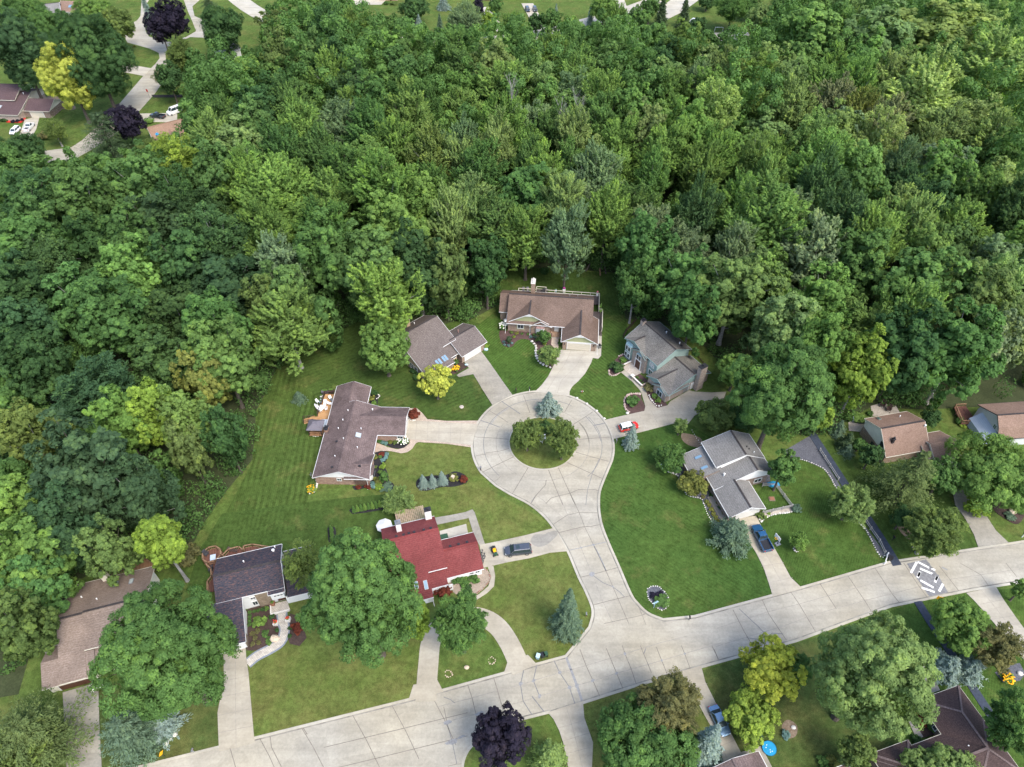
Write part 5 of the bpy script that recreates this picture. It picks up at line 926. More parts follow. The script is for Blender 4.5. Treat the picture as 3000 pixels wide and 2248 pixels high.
Y(1990,1668,96,76,'oak','pale','pale tree tops rising in front of the hip roof, left clump',clear=.5)
Y(2062,1668,110,86,'oak','pale','pale tree tops rising in front of the hip roof, right clump',clear=.5)
Y(2205,1275,34,60,'oak','lt','green tree cut by the right edge above the far driveway')
# right side
Y(2152,1022,196,128,'oak','lt','broad yellow-green tree in front of the gambrel house at the right edge',dens=.9)
Y(2110,1094,52,34,'oak','lime','clipped bright green bush in the mulch bed by the right driveway',name='shrub',cat='shrub',clear=.03)
Y(1962,1040,190,185,'conifer','ospr','tall dark drooping spruce in front of the tan-roofed house',dens=.85)
Y(2035,1030,80,80,'oak','mid','green tree between the drooping spruce and the tan garage')
Y(1838,1087,94,88,'feather','pale','feathery pale olive tree leaning over the dark path',name='honey_locust')
Y(1882,985,50,60,'oak','dk','white-flowering dark shrub beside the tan-roofed house wall',name='shrub',cat='shrub',clear=.05)
Y(2015,1150,116,112,'feather','olive','ragged yellowish birch on the lawn below the drooping spruce',bark=PALEBARK,name='birch_tree')
Y(1950,1118,48,56,'oak','dk','dark upright bush left of the ragged birch',name='shrub',cat='shrub',clear=.03)
Y(1812,925,38,44,'conifer','gspr','first small spruce beside the dark path, farthest up the row',group='small spruces by the path')
Y(1830,955,44,52,'conifer','dspr','dark middle spruce in the row beside the dark path',group='small spruces by the path')
Y(1832,972,40,36,'conifer','gspr','lowest spruce in the row beside the dark path',group='small spruces by the path')
Y(1856,960,34,32,'oak','mid','round green bush by the stone patio of the tan-roofed house',name='shrub',cat='shrub',clear=.03)
Y(2010,902,44,46,'oak','dk','dark rounded tree behind the tan-roofed house')
Y(1687,842,236,262,'oak','mid','great green oak towering above the layered grey roofs',dens=.9,leaf=.30)
Y(1590,800,90,90,'oak','lt','bright green tree in front of the great oak beside the teal house')
Y(1545,896,100,70,'oak','olive','olive tree with orange tips beside the teal house driveway')
Y(1618,900,90,70,'oak','dk','dark green tree behind the layered grey roofs',clear=.1)
Y(1773,900,60,70,'oak','lime','yellow-green tree at the right foot of the great oak')
Y(1470,918,32,40,'feather','pale','small pale sapling at the end of the teal house driveway',name='ornamental_tree')
Y(1364,945,40,66,'conifer','bspr','small silvery weeping spruce beside the red and white car')
Y(1497,1044,76,56,'oak','gold','golden brown round tree against the grey-roofed house',clear=.08)
Y(1580,1156,84,76,'pine','gspr','dome-shaped blue-green pine beside the blue pickup',name='pine_tree',dens=1.3)
Y(1448,990,76,70,'feather','mid','loose green shrub inside the white stone ring by the grey-roofed house',clear=.05,name='ornamental_tree')
Y(1692,1012,70,90,'oak','mid','green tree behind the grey-roofed house beside the gravel strip')
Y(1726,1170,42,42,'feather','lt','thin sapling in a white stone ring on the mown lawn right of the pickup',name='ornamental_tree',dens=.5)
Y(862,1083,80,60,'feather','pale','small olive crab apple at the end of the clipped hedge',name='ornamental_tree',clear=.12)
Y(655,1222,92,140,'feather','olive','thin birch with bare white branches beside the slate roof',bark=PALEBARK,name='birch_tree',dens=.45)
Y(350,1172,110,130,'oak','lime','yellow-green tree with a leaning pale trunk at the left lawn corner',bark=PALEBARK,clear=.45)
Y(400,1200,60,44,'oak','brown','brownish bush beside the octagonal red deck',name='shrub',cat='shrub',clear=.05)
Y(645,857,40,22,'conifer','gspr','small dark juniper alone on the striped lawn',name='shrub',cat='shrub')
# far trees one can tell apart
Y(150,168,116,150,'oak','yel','yellow-leaved tree with golden sprays far left above the plum roof',clear=.03)
Y(205,130,150,190,'oak','dk','big dark tree behind the yellow-leaved one, upper left',clear=.03)
Y(120,80,110,110,'oak','mid','mid green tree in the upper left behind the big dark tree',clear=.03)
Y(40,110,110,180,'oak','dkb','dark blue-green tree cut by the left edge above the plum roof',clear=.03)
Y(50,30,90,70,'oak','mid','green tree in the top left corner')
Y(200,30,80,60,'oak','lt','light green tree at the top edge beside the cream wall house')
Y(255,55,70,70,'oak','tan' if 0 else 'olive','olive-grey tree by the left bend of the island road')
Y(273,266,78,74,'oak','purple','purple maple beside the far dark pickup, upper left',name='purple_maple')
Y(372,40,66,84,'oak','purple','right of the two purple maples on the far island',group='purple maples on the far island',name='purple_maple')
Y(345,55,60,72,'oak','purple','left of the two purple maples on the far island',group='purple maples on the far island',name='purple_maple')
Y(322,35,26,70,'conifer','bspr','slim pale blue spruce beside the island purple maples')
Y(480,60,90,95,'oak','dk','dark green tree right of the far island road')
Y(455,25,70,60,'conifer','dspr','dark spruce at the top edge right of the far island')
Y(390,120,60,70,'feather','olive','thin yellowish tree at the fork of the island road')
Y(365,170,56,70,'oak','dk','dark tree at the edge of the far road, upper left')
Y(350,165,36,44,'feather','tan','sparse tan tree leaning over the far road',dens=.4)
Y(230,300,110,100,'pine','dspr','loose dark pine between the plum roof and the purple maple',name='pine_tree')
Y(118,282,46,44,'feather','olive','birch with white stems in front of the plum-roofed house',bark=PALEBARK,name='birch_tree',dens=.4)
Y(40,335,110,70,'oak','dk','rounded dark tree at the left edge below the far cars')
Y(325,320,60,36,'feather','olive','olive bush in front of the clay roof chimney',name='shrub',cat='shrub',clear=.05)
Y(895,18,68,44,'oak','dk','round dark green tree on the far lawn at the top edge')
Y(905,52,20,34,'conifer','bspr','left of two small blue spruces at the far roadside',group='small blue spruces at the far road')
Y(950,52,18,36,'conifer','gspr','right of two small blue spruces at the far roadside',group='small blue spruces at the far road')
Y(958,8,34,30,'conifer','bspr','bright blue spruce before the far brick house at the top edge')
Y(1005,45,80,70,'maple','sil','silver-green maple beside the far maroon garage')
Y(1034,15,26,36,'oak','purple','small dark purple tree left of the far maroon garage',name='purple_maple')
Y(1070,12,36,34,'oak','mid','round green tree right of the far maroon garage')
Y(1430,28,30,60,'conifer','dspr','first dark spruce by the far turning circle',group='dark spruces by the far turning circle')
Y(1478,32,36,58,'conifer','dspr','second dark spruce by the far turning circle, right of the first',group='dark spruces by the far turning circle')
Y(1583,16,80,44,'feather','mid','weeping tree with a bare trunk on the far sunny lawn',clear=.6)
for cx,cy,w_,h_,k,c,l in [(1275,38,18,44,'conifer','bspr','blue spruce at the far roadside right of the two dark cars'),(1305,18,70,54,'oak','lt','light green tree at the top edge above the blue roadside spruce'),(1332,44,54,70,'maple','lt','feathery light tree standing in front of the far white drive'),(1378,50,56,74,'oak','mid','mid green tree left of the far turning circle'),(1404,16,46,44,'oak','mid','rounded tree at the top edge left of the dark spruces'),(1508,62,42,56,'oak','dk','dark bushy tree left of the far sunny pad'),(1528,4,40,26,'oak','dk','dark tree cut by the top edge above the far sunny lawn'),(1640,44,56,70,'oak','pale','pale tree right of the far sunny pad'),(1620,12,50,40,'oak','mid','green tree at the top edge right of the weeping tree'),(1055,46,42,48,'oak','lime','lime tree at the foot of the maroon garage drive'),(1108,58,58,62,'maple','lt','light feathery tree right of the maroon garage drive'),(1158,48,42,40,'oak','dk','dark tree at the foot of the two dark cars'),(1192,44,46,48,'oak','mid','green tree right of the two dark cars'),(1201,30,16,32,'conifer','bspr','slim blue spruce right of the two dark cars'),(1230,62,50,54,'oak','lt','light green tree in front of the far road bend'),(850,52,40,38,'oak','mid','small green tree at the far roadside left of the round dark tree'),(730,16,66,50,'oak','mid','green tree at the top edge left of the far brick house'),(690,30,56,44,'oak','lt','light tree at the top edge above the wood')]: Y(cx,cy,w_,h_,k,c,l)
# ------------------------------------------------------------------ the wood
PROTO=[]
def proto(kind,sd,conif=False):
    t=empty('forest_tree',(0,0,-100));
    if conif: me=conifer('crown',5,22,.34,sd,nl=60,dens=1.0)
    else: me,c1=broad('crown',8,22.5,66,8,{'oak':34,'maple':36,'feather':33}[kind],{'oak':.33,'maple':.33,'feather':.32}[kind],sd,kind,taper=.3 if kind=='maple' else .05)
    o=bpy.data.objects.new('crown',me);col.objects.link(o);o.parent=t;o.location.z=0 if conif else 14.2
    if conif: MB().tube((0,0,0),(0,0,20),.35,.05,7).build('trunk',BARK,t)
    else: limbs('trunk',5,c1,14.2,.42,[BARK,PALEBARK][sd%3==0],t,sd,16)
    PROTO.append((t,kind));return t
for i in range(8): proto('oak',300+i)
for i in range(8): proto('maple',330+i)
for i in range(3): proto('feather',360+i)
CAN=[(-60,1500),(50,1440),(95,1290),(200,1220),(320,1150),(400,1130),(440,1060),(500,1010),(550,930),(545,880),(600,790),(640,765),(720,715),(760,700),(880,695),(1070,650),(1088,565),(1150,560),(1200,565),(1330,575),(1350,680),(1400,690),(1500,722),(1560,765),(1630,770),(1700,800),(1780,840),(1820,880),(1880,890),(1960,875),(2050,880),(2100,850),(2300,848),(2300,-80),(1690,-30),(1650,50),(1628,100),(1520,88),(1400,68),(1300,64),(1200,72),(1000,74),(860,74),(760,25),(700,5),(600,5),(560,60),(560,122),(465,128),(400,125),(395,260),(400,300),(340,335),(200,345),(100,350),(-60,330)]
def inside(p,poly):
    x,y=p;c=False;n=len(poly)
    for i in range(n):
        (x0,y0),(x1,y1)=poly[i],poly[(i+1)%n]
        if (y0>y)!=(y1>y) and x<(x1-x0)*(y-y0)/(y1-y0)+x0: c=not c
    return c
FT=[]   # x,y,R,vs,kind,colour,(u,v)
def fits(x,y,Rr,vs,m=.62):
    z=17*vs
    for k in range(8):
        a=k*math.pi/4;q=pr(x+Rr*m*math.cos(a),y+Rr*m*math.sin(a)*.9,z+(-5.5*vs if math.sin(a)<-.5 else 0))
        if not inside((q[0]/KD,q[1]/KD),CAN): return False
    return True
def addft(x,y,Rr,vs,kind,c):
    q=pr(x,y,17*vs);FT.append((x,y,Rr,vs,kind,c,q[0]/KD,q[1]/KD))
# trees of the wood that stand out, crown centre and width as surveyed
NOTE=[(590,400,150,'maple','lt'),(530,390,120,'maple','lt'),(830,400,170,'maple','lt'),(930,330,110,'maple','olive'),(1110,215,70,'maple','sil'),(880,240,110,'maple','lt'),(760,240,80,'maple','lt'),(645,270,110,'maple','lt'),(1000,300,90,'maple','sil'),(1340,300,100,'maple','lt'),(1300,250,90,'maple','mid'),(1440,320,120,'maple','lt'),(1660,470,170,'maple','lt'),(1590,540,120,'maple','sil'),(1545,330,100,'maple','lt'),(1480,590,130,'oak','mid'),(1400,520,140,'oak','mid'),(1590,610,170,'oak','olive'),(1500,660,130,'oak','mid'),(1375,600,90,'oak','mid'),
 (475,760,150,'oak','lt'),(440,800,110,'oak','gold'),(706,690,50,'oak','lime'),(615,620,110,'oak','mid'),(560,640,90,'oak','olive'),(700,540,150,'oak','mid'),(800,560,170,'oak','mid'),(900,560,150,'oak','dk'),(960,580,120,'oak','olive'),(1050,560,110,'oak','dk'),(860,480,140,'oak','lt'),(280,580,130,'oak','lt'),(1870,785,125,'oak','lime'),(1780,640,130,'oak','lt'),(1850,560,140,'oak','mid'),(2000,600,150,'oak','mid'),(2080,740,160,'oak','mid'),(1960,740,140,'oak','dk'),(2120,640,130,'oak','olive'),(1760,540,140,'maple','sil'),
 (180,1000,190,'oak','dkb'),(330,880,120,'oak','lime'),(400,900,110,'oak','lt'),(250,900,120,'oak','lt'),(60,930,130,'oak','olive'),(45,1200,150,'oak','lt'),(20,1080,120,'oak','lt'),(300,1060,130,'oak','dkb'),(120,1130,140,'oak','dkb'),(400,960,80,'oak','olive'),(480,930,90,'oak','dk'),(25,1340,130,'oak','olive'),(60,1260,110,'oak','mid'),(230,1180,100,'oak','olive'),
 (1800,215,90,'maple','tan'),(1860,240,80,'maple','gold'),(1920,260,90,'maple','tan'),(1760,60,120,'oak','lt'),(1900,70,150,'oak','pale'),(2050,60,160,'oak','sun'),(2150,130,160,'maple','sun'),(2000,180,150,'maple','sun'),(1330,170,70,'feather','brown'),(1180,220,60,'maple','brown'),(1240,195,80,'feather','sil'),(380,350,110,'feather','lime'),(300,380,120,'oak','mid'),(180,420,130,'oak','mid'),(480,130,60,'oak','olive')]  # sun-toned crowns here carry the sunlight in their leaf colour
for (cx,cy,w,k,c) in NOTE:
    s=pxm(cx,cy,17);Rr=w/2/s;vs=max(.7,min(1.25,.55+Rr*.06))
    a=D(cx,cy,17*vs);addft(a[0],a[1],max(3.2,Rr),vs,k,c)
g=random.Random(11);nN=len(FT)
gx=[(x,y) for x in np.arange(-240,262,5.) for y in np.arange(44,372,5.)];g.shuffle(gx)
for x,y in gx:
    x+=g.uniform(-2.4,2.4);y+=g.uniform(-2.4,2.4);left0=x<-25 and y<215;Rr=g.uniform(7.,9.8) if left0 else g.uniform(5.8,9.4);far=y>290
    vs=g.uniform(.78,1.14) if not far else g.uniform(.75,1.0)
    if not fits(x,y,Rr,vs):
        Rr=g.uniform(3.2,5.);vs=g.uniform(.5,.75)
        if not fits(x,y,Rr,vs): continue
    if any((x-f[0])**2+(y-f[1])**2<(.60*(Rr+f[2]))**2 for f in FT): continue
    u,v=pr(x,y,17*vs);u/=KD;v/=KD
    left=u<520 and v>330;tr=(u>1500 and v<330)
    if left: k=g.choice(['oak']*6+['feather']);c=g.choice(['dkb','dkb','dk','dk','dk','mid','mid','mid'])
    elif tr: k=g.choice(['oak','oak','maple','maple','maple','feather']);c=g.choice(['lt','pale','sun','sun','pale','sil','pale','lt'])  # upper right wood: lighter leaf colours stand in for the patch of sunlight
    elif u>1350: k=g.choice(['maple']*4+['oak']*4+['feather']);c=g.choice(['mid','mid','lt','lt','sil','lt','dk','pale'])
    elif v<240 and u<900: k=g.choice(['oak','oak','oak','maple']);c=g.choice(['mid','mid','dk','olive','lt'])
    else: k=g.choice(['maple']*5+['oak']*2+['feather']);c=g.choice(['mid','mid','lt','lt','lt','sil','pale','mid'])
    addft(x,y,Rr,vs,k,c)
vis=[f for f in FT if -30<f[6]<2245 and -40<f[7]<1690]
vis.sort(key=lambda f:-f[2]*pxm(f[6],f[7],17*f[3]))
pass
IND,REST=vis[:262],vis[262:]
LM=[('decked brick ranch',(1190,640)),('skylight house',(930,700)),('striped lawn',(560,800)),('octagonal deck',(440,1180)),('lower left brown roof',(230,1230)),('teal house',(1440,720)),('great oak',(1690,720)),('tan-roofed house',(1930,900)),('far top-left cars',(90,340)),('clay roof',(370,300)),('far island road',(470,110)),('far maroon garage',(1060,80)),('far turning circle',(1450,70)),('top right corner',(2200,20)),('right edge roof',(2185,640)),('left edge middle',(0,700))]
LMW=[(n,D(*p)) for n,p in LM]
CN=dict(sun='sunlit-toned yellow-green',ygrn2='yellow-green',dk='dark green',dkb='blue-green',mid='mid green',lt='light green',sil='silvery green',yel='yellow',lime='lime green',olive='olive',brown='brownish',gold='golden green',tan='tan-tinged',pale='pale green')
KN=dict(oak='rounded',maple='plumed',feather='wispy')
cells={}
for f in IND:
    n,q=min(LMW,key=lambda m:math.dist(m[1],f[:2]));d=math.dist(q,f[:2])
    row='beside' if d<16 else 'near' if d<32 else 'beyond' if d<56 else 'far beyond'
    cells.setdefault((CN[f[5]],KN[f[4]],row,n),[]).append(f)
ORD=['first','second','third','fourth','fifth','sixth','seventh','eighth','ninth','tenth','eleventh','twelfth']
protos={k:[t for t,kk in PROTO if kk==k] for k in('oak','maple','feather')};used=set()
for (cn,kn,row,n),fs in cells.items():
    fs.sort(key=lambda f:f[6])
    for i,f in enumerate(fs):
        base=f'{cn} {kn} wood tree {row} the {n}'
        lab=base if len(fs)==1 else base+(', left one of two' if (len(fs),i)==(2,0) else ', right one of two' if len(fs)==2 else f', {ORD[i]} from left')
        p=g.choice(protos[f[4]]);sxy=f[2]/8
        if p.name not in used: used.add(p.name);CHILD.setdefault(p.name,kids(p));r=p;r.location=(f[0],f[1],0);r.rotation_euler.z=g.uniform(0,6.28);r.scale=(sxy,sxy,f[3]);r['category']='tree';r['label']=lab;r['group']='trees of the wood';ch=CHILD[p.name]
        else:
            r=p.copy();col.objects.link(r);r.location=(f[0],f[1],0);r.rotation_euler.z=g.uniform(0,6.28);r.scale=(sxy*g.uniform(.88,1.12),sxy*g.uniform(.88,1.12),f[3]);ch=[]
            for o in CHILD[p.name]: c=o.copy();col.objects.link(c);c.parent=r;ch.append(c)
            r['label']=lab;r['category']='tree';r['group']='trees of the wood'
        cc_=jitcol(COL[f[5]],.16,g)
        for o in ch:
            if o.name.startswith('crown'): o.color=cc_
for t,k in PROTO:
    if t.name not in used:
        for o in kids(t): bpy.data.objects.remove(o)
        bpy.data.objects.remove(t)
# remaining, smallest-showing trees of the wood read as one mass
def mass(name,items,label,lf=.5,seed=5,n1=30,nl=64,colr='mid',zk=0):
    gg=np.random.default_rng(seed);C=[];Nn=[];S=[];T=[]
    for (x,y,Rr,vs) in items:
        d1=fib(n1,-.9,gg,.3);hz=11.*vs if not zk else 10*vs;c1=d1*[Rr*.72,Rr*.72,hz]+[x,y,14.5*vs if not zk else 11.5*vs];t0=gg.normal(0,.14)
        for c,d in zip(c1,d1):
            e=unit(gg.normal(size=(nl,3))+d*.7);C.append(c+e*Rr*(.3 if not zk else .38)*gg.uniform(.6,1.1,(nl,1)));Nn.append(e+d*.4+gg.normal(size=(nl,3))*.4);T.append(.5+t0+gg.normal(0,.1)+gg.normal(0,.12,nl))
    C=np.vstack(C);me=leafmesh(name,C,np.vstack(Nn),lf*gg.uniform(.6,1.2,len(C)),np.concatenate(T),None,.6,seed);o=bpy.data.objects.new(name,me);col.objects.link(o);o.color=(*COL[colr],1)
    return tag(o,label,'wood',None,'stuff')

fill=[]
gx2=[(x,y) for x in np.arange(-230,250,4.) for y in np.arange(46,330,4.)];g.shuffle(gx2)
for x,y in gx2:
    x+=g.uniform(-2,2);y+=g.uniform(-2,2);Rr=g.uniform(2.6,4.4);q=pr(x,y,4);
    if not (-60<q[0]/KD<2280 and -60<q[1]/KD<1700): continue
    if not all(inside((pr(x+a*Rr*.6,y+b*Rr*.6,z)[0]/KD,pr(x+a*Rr*.6,y+b*Rr*.6,z)[1]/KD),CAN) for a,b,z in((1,0,5),(-1,0,5),(0,1,9),(0,-1,1))): continue
    if any((x-f[0])**2+(y-f[1])**2<(.50*(Rr+f[2]))**2 for f in FT) or any((x-f[0])**2+(y-f[1])**2<(.62*(Rr+f[2]))**2 for f in fill): continue
    fill.append((x,y,Rr,g.uniform(.30,.55)))
mass('understory',fill,'leafy understory saplings filling the gaps between the trunks of the wood',.36,8,20,42,'mid',zk=.5)
if REST: mass('far_wood',[f[:4] for f in REST],'mass of green treetops filling the far parts of the wood')
# undergrowth along the feet of the wood
gg=np.random.default_rng(3);C=[];Nn=[];T=[];fl=W(D,FORFLOOR);edge=[]
for a,b in zip(fl[1:28],fl[2:29]):
    L=math.dist(a,b);n=int(L*1.7)
    for i in range(n):
        t=gg.uniform();edge.append((a[0]+(b[0]-a[0])*t+gg.normal(0,1.3),a[1]+(b[1]-a[1])*t+abs(gg.normal(0,3.5))+.6))
for i in range(3800):
    x,y=gg.uniform(-190,215),gg.uniform(70,330)
    if inside((x,y),fl): edge.append((x,y))
for x,y in edge:
    if not inside((x,y),fl): continue
    h=gg.uniform(.6,3.) if gg.uniform()<.55 else gg.uniform(3.,7.5);n=int(24*h);e=unit(gg.normal(size=(n,3)));w_=.55*h if h<3 else .9+.22*h;C.append(np.array([x,y,h*.5])+e*gg.uniform(.7,1.05,(n,1))*[w_,w_,h*.52]);Nn.append(e+[0,0,.6]+gg.normal(size=(n,3))*.4);T.append(gg.normal(.38,.14)+gg.normal(0,.14,n))
C=np.vstack(C);me=leafmesh('undergrowth',C,np.vstack(Nn),.26*gg.uniform(.6,1.3,len(C)),np.concatenate(T),None,.6,9);o=bpy.data.objects.new('undergrowth',me);col.objects.link(o);o.color=(*COL['mid'],1)
tag(o,'dark leafy undergrowth at the feet of the wood','undergrowth',None,'stuff')
# ------------------------------------------------------------------ vehicles
def car(kind,f,fr,re,mat,label,L,Wd,Ht,name,cat,roofmat=None):
    a,b=f(*fr),f(*re);hd=math.atan2(a[1]-b[1],a[0]-b[0]);mx,my=(a[0]+b[0])/2,(a[1]+b[1])/2;z0=DZ+.002
    t=empty(name,(mx,my,z0),hd,label,cat);w=Wd/2;h=L/2;bz=Ht*(.60 if kind!='pickup' else .62)
    def loft(st,mt,nm,par=t):
        mb=MB();n=6
        for x,ww,zl,zt in st:
            zm=(zl+zt)/2;mb.v+=[(x,-ww*.94,zl),(x,-ww,zm),(x,-ww*.93,zt),(x,ww*.93,zt),(x,ww,zm),(x,ww*.94,zl)]
        for i in range(len(st)-1):
            for k in range(n):
                p=i*n+k;q=i*n+(k+1)%n;mb.f.append((p,q,q+n,p+n))
        mb.f.append(tuple(range(n-1,-1,-1)));mb.f.append(tuple((len(st)-1)*n+k for k in range(n)));o=mb.build(nm,mt,par)
        return o
    front=[(h,w*.72,.36,bz*.72),(h-.18,w*.88,.28,bz*.84),(h-.55,w*.97,.24,bz*.92),(h-1.15,w,.22,bz*.97)]
    if kind=='pickup':
        cf,cr=h-1.55,-.55;loft(front+[(cf,w,.26,bz),(cr,w,.26,bz),(cr-.02,w,.26,bz*.62),(-h+.12,w,.26,bz*.62),(-h,w*.97,.34,bz*.60)],mat,'body')
        bm2=MB()
        for s in(-1,1): bm2.box(-h+.02,cr-.05,s*w*.985-.07,s*w*.985+.07,bz*.55,bz)
        bm2.box(-h,-h+.1,-w*.9,w*.9,bz*.55,bz*.99);bm2.build('bed_side',mat,t);MB().box(-h+.1,cr-.06,-w*.9,w*.9,bz*.6,bz*.66).build('bed_liner','plastic_black',t)
    elif kind=='sedan': cf,cr=h-1.25,-h+.75;loft(front+[(cf,w,.22,bz),(cr,w,.22,bz),(-h+.5,w*.96,.26,bz*.97),(-h+.08,w*.86,.32,bz*.88),(-h,w*.78,.38,bz*.7)],mat,'body')
    else: cf,cr=h-1.0,-h+.12;loft(front+[(cf,w,.22,bz),(-h+.3,w,.24,bz),(-h+.06,w*.94,.3,bz*.95),(-h,w*.86,.38,bz*.7)],mat,'body')
    rk,fk=((.75,.75) if kind=='sedan' else (.35,.75) if kind!='pickup' else (.3,.7));sd_=w*.70
    mb=MB();v=[(cf,-w*.90,bz-.02),(cf,w*.90,bz-.02),(cr,w*.90,bz-.02),(cr,-w*.90,bz-.02),(cf-fk,-sd_,Ht-.03),(cf-fk,sd_,Ht-.03),(cr+rk,sd_,Ht-.03),(cr+rk,-sd_,Ht-.03)]
    mb.add(v,[(0,1,5,4),(1,2,6,5),(2,3,7,6),(3,0,4,7),(4,5,6,7)]);mb.build('windows','car_glass',t)
    rb=MB();x0,x1=cr+rk-.06,cf-fk+.05
    rb.add([(x0,-sd_-.03,Ht-.05),(x1,-sd_-.03,Ht-.05),(x1,sd_+.03,Ht-.05),(x0,sd_+.03,Ht-.05),(x0+.06,-sd_+.08,Ht+.03),(x1-.08,-sd_+.08,Ht+.02),(x1-.08,sd_-.08,Ht+.02),(x0+.06,sd_-.08,Ht+.03)],[(4,5,6,7),(0,1,5,4),(1,2,6,5),(2,3,7,6),(3,0,4,7)])
    for q in (-1,1):
        for xa,xb in ((cf-.03,cf-fk),(cr+.03,cr+rk)): rb.bar((xa,q*w*.895,bz),(xb,q*(sd_+.01),Ht-.03),.09,.09)
        if kind!='sedan' and cf-cr>2.2: rb.bar(((cf+cr)/2-.1,q*w*.9,bz),((cf+cr)/2-.2,q*(sd_+.01),Ht-.03),.1,.07)
    ro=rb.build('roof',roofmat or mat,t)
    if kind=='minivan': MB().box(x1-1.15,x1-.4,-.42,.42,Ht+.02,Ht+.035).build('sunroof','car_glass',ro)
    for sx in(1,-1):
        for sy in(1,-1):
            x,y=sx*(h-.95 if sx>0 else h-1.0),sy*(w-.10);wh=MB().tube((x,y-.12,.33),(x,y+.12,.33),.34,.34,14).build('wheel','plastic_black',t);MB().tube((x,y+sy*.121,.33),(x,y+sy*.135,.33),.21,.19,10).build('rim','metal_grey',wh)
    for sy in(1,-1):
        MB().ball((h-.14,sy*w*.66,bz*.72),.12,.22,.09,8,5).build('headlight','lamp_clear',t);MB().box(-h-.015,-h+.08,sy*w*.72-.12,sy*w*.72+.12,bz*.6,bz*.85).build('taillight','lamp_red',t)
        MB().ball((cf-.25,sy*(w+.09),bz+.06),.10,.12,.08,8,5).build('mirror',mat,t)
    MB().box(h-.06,h+.03,-w*.6,w*.6,.36,.5).build('bumper','plastic_black',t)
    return t
glass('car_glass',(.03,.045,.05),.05);plain('lamp_clear',(.7,.72,.72),.15,.6,.03);plain('lamp_red',(.45,.02,.02),.2,.5,.03)
paint('paint_slate',(.075,.085,.11),.25,.3);paint('paint_blue',(.025,.10,.22),.22,.3);paint('paint_white',(.80,.80,.79),.3);paint('paint_red',(.55,.03,.025),.25);paint('paint_sky',(.16,.27,.40),.25,.5);paint('paint_black',(.018,.025,.03),.25);paint('paint_navy',(.02,.03,.05),.25)
car('minivan',ct,(442,893),(722,862),'paint_slate','dark slate minivan with sunroof on the drive of the red-roofed house',5.15,2.,1.78,'minivan','van')
car('pickup',c5,(853,1092),(962,1302),'paint_blue','blue pickup truck with open black bed on the grey-roofed house driveway',5.9,2.03,1.95,'pickup_truck','pickup')
car('suv',c2,(510,1205),(338,1245),'paint_red','small red car with white roof on the teal house driveway',4.4,1.85,1.6,'hatchback_car','car','paint_white')
car('sedan',cb,(280,622),(197,450),'paint_sky','pale blue sedan beside the lime yellow tree at the bottom edge',4.8,1.85,1.48,'sedan_car','car')
car('suv',e1,(110,1262),(185,1195),'paint_white','white car parked left of the white pickup, far upper left',4.8,1.9,1.65,'parked_car','car')
car('pickup',e1,(318,1150),(238,1240),'paint_white','white pickup truck with dark bed beside the white car, far upper left',5.8,2.,1.9,'pickup_truck','pickup')
car('pickup',e1,(1380,1082),(1548,1102),'paint_black','black pickup truck near the purple maple, far upper left',5.8,2.,1.9,'pickup_truck','pickup')
car('suv',e1,(1562,1075),(1680,1030),'paint_white','tall white van behind the black pickup, far upper left',5.6,2.1,2.5,'delivery_van','van')
car('suv',t2,(1795,112),(1775,68),'paint_navy','left of two dark cars on the far driveway at the top edge',4.8,1.9,1.65,'parked_car','car')
car('suv',t2,(1855,112),(1835,66),'paint_black','right of two dark cars on the far driveway at the top edge',4.8,1.9,1.65,'parked_car','car')
car('suv',t3,(1165,205),(1200,175),'paint_white','white car half hidden behind the far dark spruces',4.7,1.9,1.6,'parked_car','car')
car('pickup',t3,(1530,300),(1635,295),'paint_white','white truck on the far sunny pad at the upper right',5.8,2.,1.9,'pickup_truck','pickup')
# ------------------------------------------------------------------ shrubs and flowers
SHR=[]
for i in range(4):
    me,_=broad('shrub_leaves',1.,1.7,16,7,16,.115,700+i,'oak' if i<3 else 'feather');SHR.append(me)
def S(f,x,y,r,h,colr,label,group=None,v=None,name='shrub',cat='shrub',z=0.,zs=None):
    g=random.Random(int(x*7+y*13));me=SHR[g.randrange(3) if v is None else v];a=f(x,y,h*.45);o=bpy.data.objects.new(name,me);col.objects.link(o)
    o.location=(*a,z+h*.5);o.scale=(r,r,h/1.7);o.rotation_euler.z=g.uniform(0,6.28);o.color=jitcol(COL[colr],.08,g);return tag(o,label,cat,group)
def flowers(o,mat,n,r,label=None):
    g=random.Random(n+len(mat));mb=MB();me=o.data
    for i in range(n):
        a=g.uniform(0,6.28);q=g.uniform(.05,.95)**.5;zz=math.sqrt(max(0,1-q*q))*.9;mb.ball((q*math.cos(a),q*math.sin(a),zz*.85),r,r,r,6,4)
    return mb.build('flowers',mat,o)
COL['red']=(.16,.045,.03);COL['blueg']=(.16,.27,.26)
S(c1,765,1142,1.75,2.2,'red','dark red-brown dome bush at the garage corner of the mauve ranch roof')
flowers(S(c1,688,1330,1.3,1.3,'mid','white hydrangea bush in the black mulch bed by the mauve roof garage',name='hydrangea'),'flower_white',46,.13)
flowers(S(c1,1408,508,1.2,1.8,'mid','white flowering hydrangea at the left corner of the brick ranch with green gables',name='hydrangea'),'flower_white',34,.15)
flowers(S(c4,680,1090,1.2,1.6,'mid','white flowering hydrangea beside the brown garage door, lower left',name='hydrangea'),'flower_white',40,.11)
flowers(S(h2c,1440,1325,1.,1.0,'mid','orange flowers in the bed between skylight roof and its garage',name='flower_clump',cat='flowers'),'flower_yellow',40,.15)
flowers(S(c7,2095,830,1.1,1.2,'lt','yellow flowering clump at the right edge near the dark path',name='flower_clump',cat='flowers'),'flower_yellow',46,.14)
flowers(S(c3,35,255,1.1,1.1,'lime','yellow-green flowering bush at the left wall corner of the brick ranch',name='flower_clump',cat='flowers'),'flower_yellow',20,.12)
